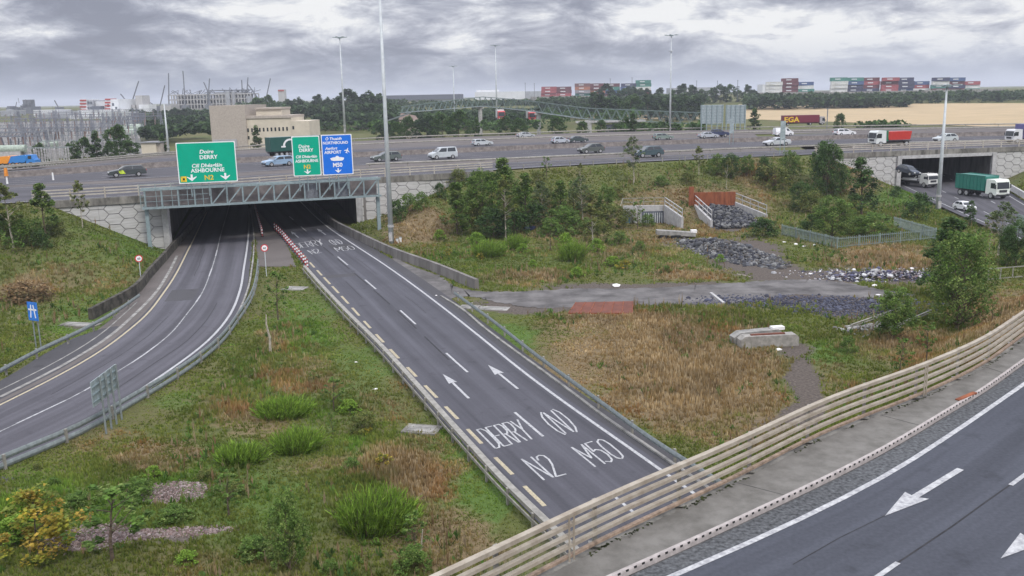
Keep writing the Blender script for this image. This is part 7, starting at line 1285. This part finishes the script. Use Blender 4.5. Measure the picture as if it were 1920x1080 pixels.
# ------------------------------------------------------------------ grass: real blades, shorter and denser near, none on roads or bare soil
rs = np.random.RandomState(11); PX, PY = [], []
bands = [(24, 45, 60), (45, 70, 26), (70, 100, 12), (100, 150, 9), (150, 200, 1)]; X_, Y_ = [], []
for y0, y1, dn in bands:
    x1 = y1 * .66; A_ = 2 * x1 * (y1 - y0); n = int(A_ * dn); x = rs.uniform(-x1, x1, n); y = rs.uniform(y0, y1, n); k = np.abs(x) < y * .62 + 3; X_.append(x[k]); Y_.append(y[k])
X_, Y_ = np.concatenate(X_), np.concatenate(Y_)
ok = np.ones(len(X_), bool)
for poly in ROADS:
    P = np.array(poly); bb = (X_ > P[:, 0].min()) & (X_ < P[:, 0].max()) & (Y_ > P[:, 1].min()) & (Y_ < P[:, 1].max()) & ok
    i = np.nonzero(bb)[0]
    if len(i): ok[i[inside(X_[i], Y_[i], poly)]] = False
Z_ = height(X_, Y_); ok &= Z_ > -.1
dE, sE = dist_poly(X_, Y_, E0l); ok &= ~((sE > 0)); ok &= ~((np.abs(dE) < .5))
bx0, bx1 = min(Bl[0], Nl[0]), max(Br[0], Nr[0]); ok &= ~((X_ > bx0) & (X_ < bx1 - 1) & (Y_ > Nl[1] - 2) & (Y_ < Db))
for p_, hf_ in MULCH: ok &= ((X_ - p_[0]) / hf_[0]) ** 2 + ((Y_ - p_[1]) / hf_[1]) ** 2 > .75 + .5 * vn(X_, Y_, .5, 5)
X_, Y_, Z_ = X_[ok], Y_[ok], Z_[ok]; dr, lu, di = cover(X_, Y_, Z_); keep = rs.rand(len(X_)) > di * 1.25; c1 = dist_area(X_, Y_, [(q[0], q[1]) for q in COR]); keep &= Y_ < 400
X_, Y_, Z_, dr, lu = X_[keep], Y_[keep], Z_[keep], dr[keep], lu[keep]; n = len(X_); print('grass tufts', n)
na, nb, nc = vn(X_, Y_, 5.5, 1), vn(X_, Y_, 1.7, 2), vn(X_, Y_, .6, 3); nd_ = vn(X_, Y_, 14, 4)
v = dr * .80 + .42 * (na - .5) + .30 * (nb - .5) + .22 * (nc - .5) + .18 * (nd_ - .5) + .26 * (rs.rand(n) - .5) + .13; kd = sstep(.30, .80, v)[:, None]; isdry = v > .55
kl = sstep(.25, .75, lu * .75 + .5 * (nb - .5) + .5 * (na - .5) + .15 - .4 * dr)[:, None]; islu = kl[:, 0] > .5
cg = np.array([(.135, .165, .032), (.165, .185, .040), (.105, .14, .028)])[rs.randint(0, 3, n)]; cl_ = np.array([(.10, .185, .026), (.135, .215, .034), (.085, .155, .022)])[rs.randint(0, 3, n)]
cdry = np.array([(.36, .265, .145), (.30, .21, .10), (.41, .315, .185), (.26, .175, .075)])[rs.randint(0, 4, n)]; rst = sstep(.55, .8, vn(X_, Y_, 3.1, 9))[:, None] * (dr < .7)[:, None]; cdry = cdry * (1 - rst * np.array([.12, .30, .42]))
col = (cg * (1 - kl) + cl_ * kl) * (1 - kd) + cdry * kd; col *= 1.15 * rs.uniform(.86, 1.16, n)[:, None] * (.75 + .5 * vn(X_, Y_, 2.3, 6))[:, None]
nb = .3 + .7 * nb
dist = np.hypot(X_, Y_); hg = np.where(isdry, .30, np.where(islu, .19, .22)) * rs.uniform(.5, 1.35, n) * (.4 + 1.1 * na); edge_d = np.minimum(dist_poly(X_, Y_, [q[:2] for q in gO])[0], np.minimum(dist_poly(X_, Y_, [q[:2] for q in gI])[0], np.minimum(dist_poly(X_, Y_, [q[:2] for q in gR])[0], dist_poly(X_, Y_, [q[:2] for q in gL])[0]))); hg *= .45 + .55 * sstep(.5, 5, edge_d); wd = .030 + dist * .0009
BL = np.array([(-.5, 0, 0), (.5, 0, 0), (.35, .16, .6), (-.1, .30, 1.0), (-.9, .1, .02), (-.2, -.2, .05), (-.9, -.25, .8), (.4, -.5, .0), (1.0, -.2, .03), (1.1, -.6, .85)])
TF = [(0, 1, 2), (0, 2, 3), (4, 5, 6), (7, 8, 9)]
instance_mesh('grass', BL, TF, np.stack([X_, Y_, Z_ - .02], 1), rotz(rs.uniform(0, 6.3, n)), np.stack([wd * 1.6, wd * 2.2, hg], 1), col, mat('grass_blades', (1, 1, 1), .8, var=.12, scale=.6, attr=True, spec=.1, transl=.3), label='rough green and tan grass growing over the banks, field and median')
nv = 1600; iv = rs.randint(60, 640, nv); pv_ = vj[iv] + np.c_[rs.normal(0, .04, nv), rs.normal(0, .04, nv), np.full(nv, .02)]; kv = vn(pv_[:, 0], pv_[:, 1], .7, 3) > .45; pv_ = pv_[kv]; nv = len(pv_)
instance_mesh('moss_line', LV, [(0, 1, 2, 3)], pv_, rotz(rs.uniform(0, 6.3, nv), rs.uniform(-.5, .5, nv)), np.full((nv, 3), .09) * rs.uniform(.5, 1.4, (nv, 1)), np.array([(.045, .055, .022), (.03, .035, .018), (.07, .085, .03)])[rs.randint(0, 3, nv)], leafm, label='dark moss and weeds along the far edge of the near verge slab')
# taller weeds: seed heads and broad leaved clumps in patches
m2 = (vn(X_, Y_, 4.2, 21) > .60) & (rs.rand(n) < np.where(Y_ < 60, .05, .10)) & (edge_d > 3)
xs_, ys_, zs_ = X_[m2], Y_[m2], Z_[m2]; k_ = len(xs_); tall = rs.rand(k_) < .5; pal_t = np.array([(.40, .31, .19), (.33, .23, .13), (.22, .24, .08), (.26, .17, .09)])[rs.randint(0, 4, k_)] * rs.uniform(.8, 1.2, k_)[:, None]; pal_g = np.array([(.10, .19, .035), (.14, .24, .045), (.08, .15, .035)])[rs.randint(0, 3, k_)] * rs.uniform(.7, 1.25, k_)[:, None]
WL = np.array([(-.1, 0, 0), (.1, 0, 0), (.5, .4, .55), (.15, .6, .9), (0, -.1, 0), (.1, .1, 0), (-.6, .3, .6), (-.3, .7, 1.0), (-.1, .1, 0), (.1, -.1, 0), (.3, -.7, .45), (-.2, -.8, .8), (-.05, -.05, 0), (.05, .05, 0), (.12, .12, 1.1), (-.1, .1, 1.15)])
instance_mesh('weeds', WL, [(0, 1, 2, 3), (4, 5, 6, 7), (8, 9, 10, 11), (12, 13, 14, 15)], np.stack([xs_, ys_, zs_ - .02], 1), rotz(rs.uniform(0, 6.3, k_)), np.stack([np.where(tall, .10, .24), np.where(tall, .10, .24), np.where(tall, .62, .34) * rs.uniform(.6, 1.3, k_)], 1) * np.where(ys_ > 70, 1.25, 1)[:, None], np.where(tall[:, None], pal_t, pal_g), leafm, label='patches of taller weeds and dry seed heads standing above the grass')
for o in list(bpy.data.objects):
    if o.parent is None and 'category' in o and o['category'] == '': o['category'] = 'tree'

# ------------------------------------------------------------------ haze: one closed box of thin even air round everything
hz = M().box(-9500, 9500, -6500, 11500, -3, 75).build('haze', []); tag(hz, 'thin pale haze filling the air towards the skyline', kind='stuff')
hm = bpy.data.materials.new('haze'); hm.use_nodes = True; nt = hm.node_tree; N = nt.nodes; Lk = nt.links; N.remove(N['Principled BSDF']); pv = nd('ShaderNodeVolumePrincipled'); pv.inputs['Color'].default_value = (.88, .92, 1, 1); pv.inputs['Density'].default_value = .00022; pv.inputs['Anisotropy'].default_value = .1; Lk.new(pv.outputs[0], N['Material Output'].inputs['Volume']); hz.data.materials.append(hm)
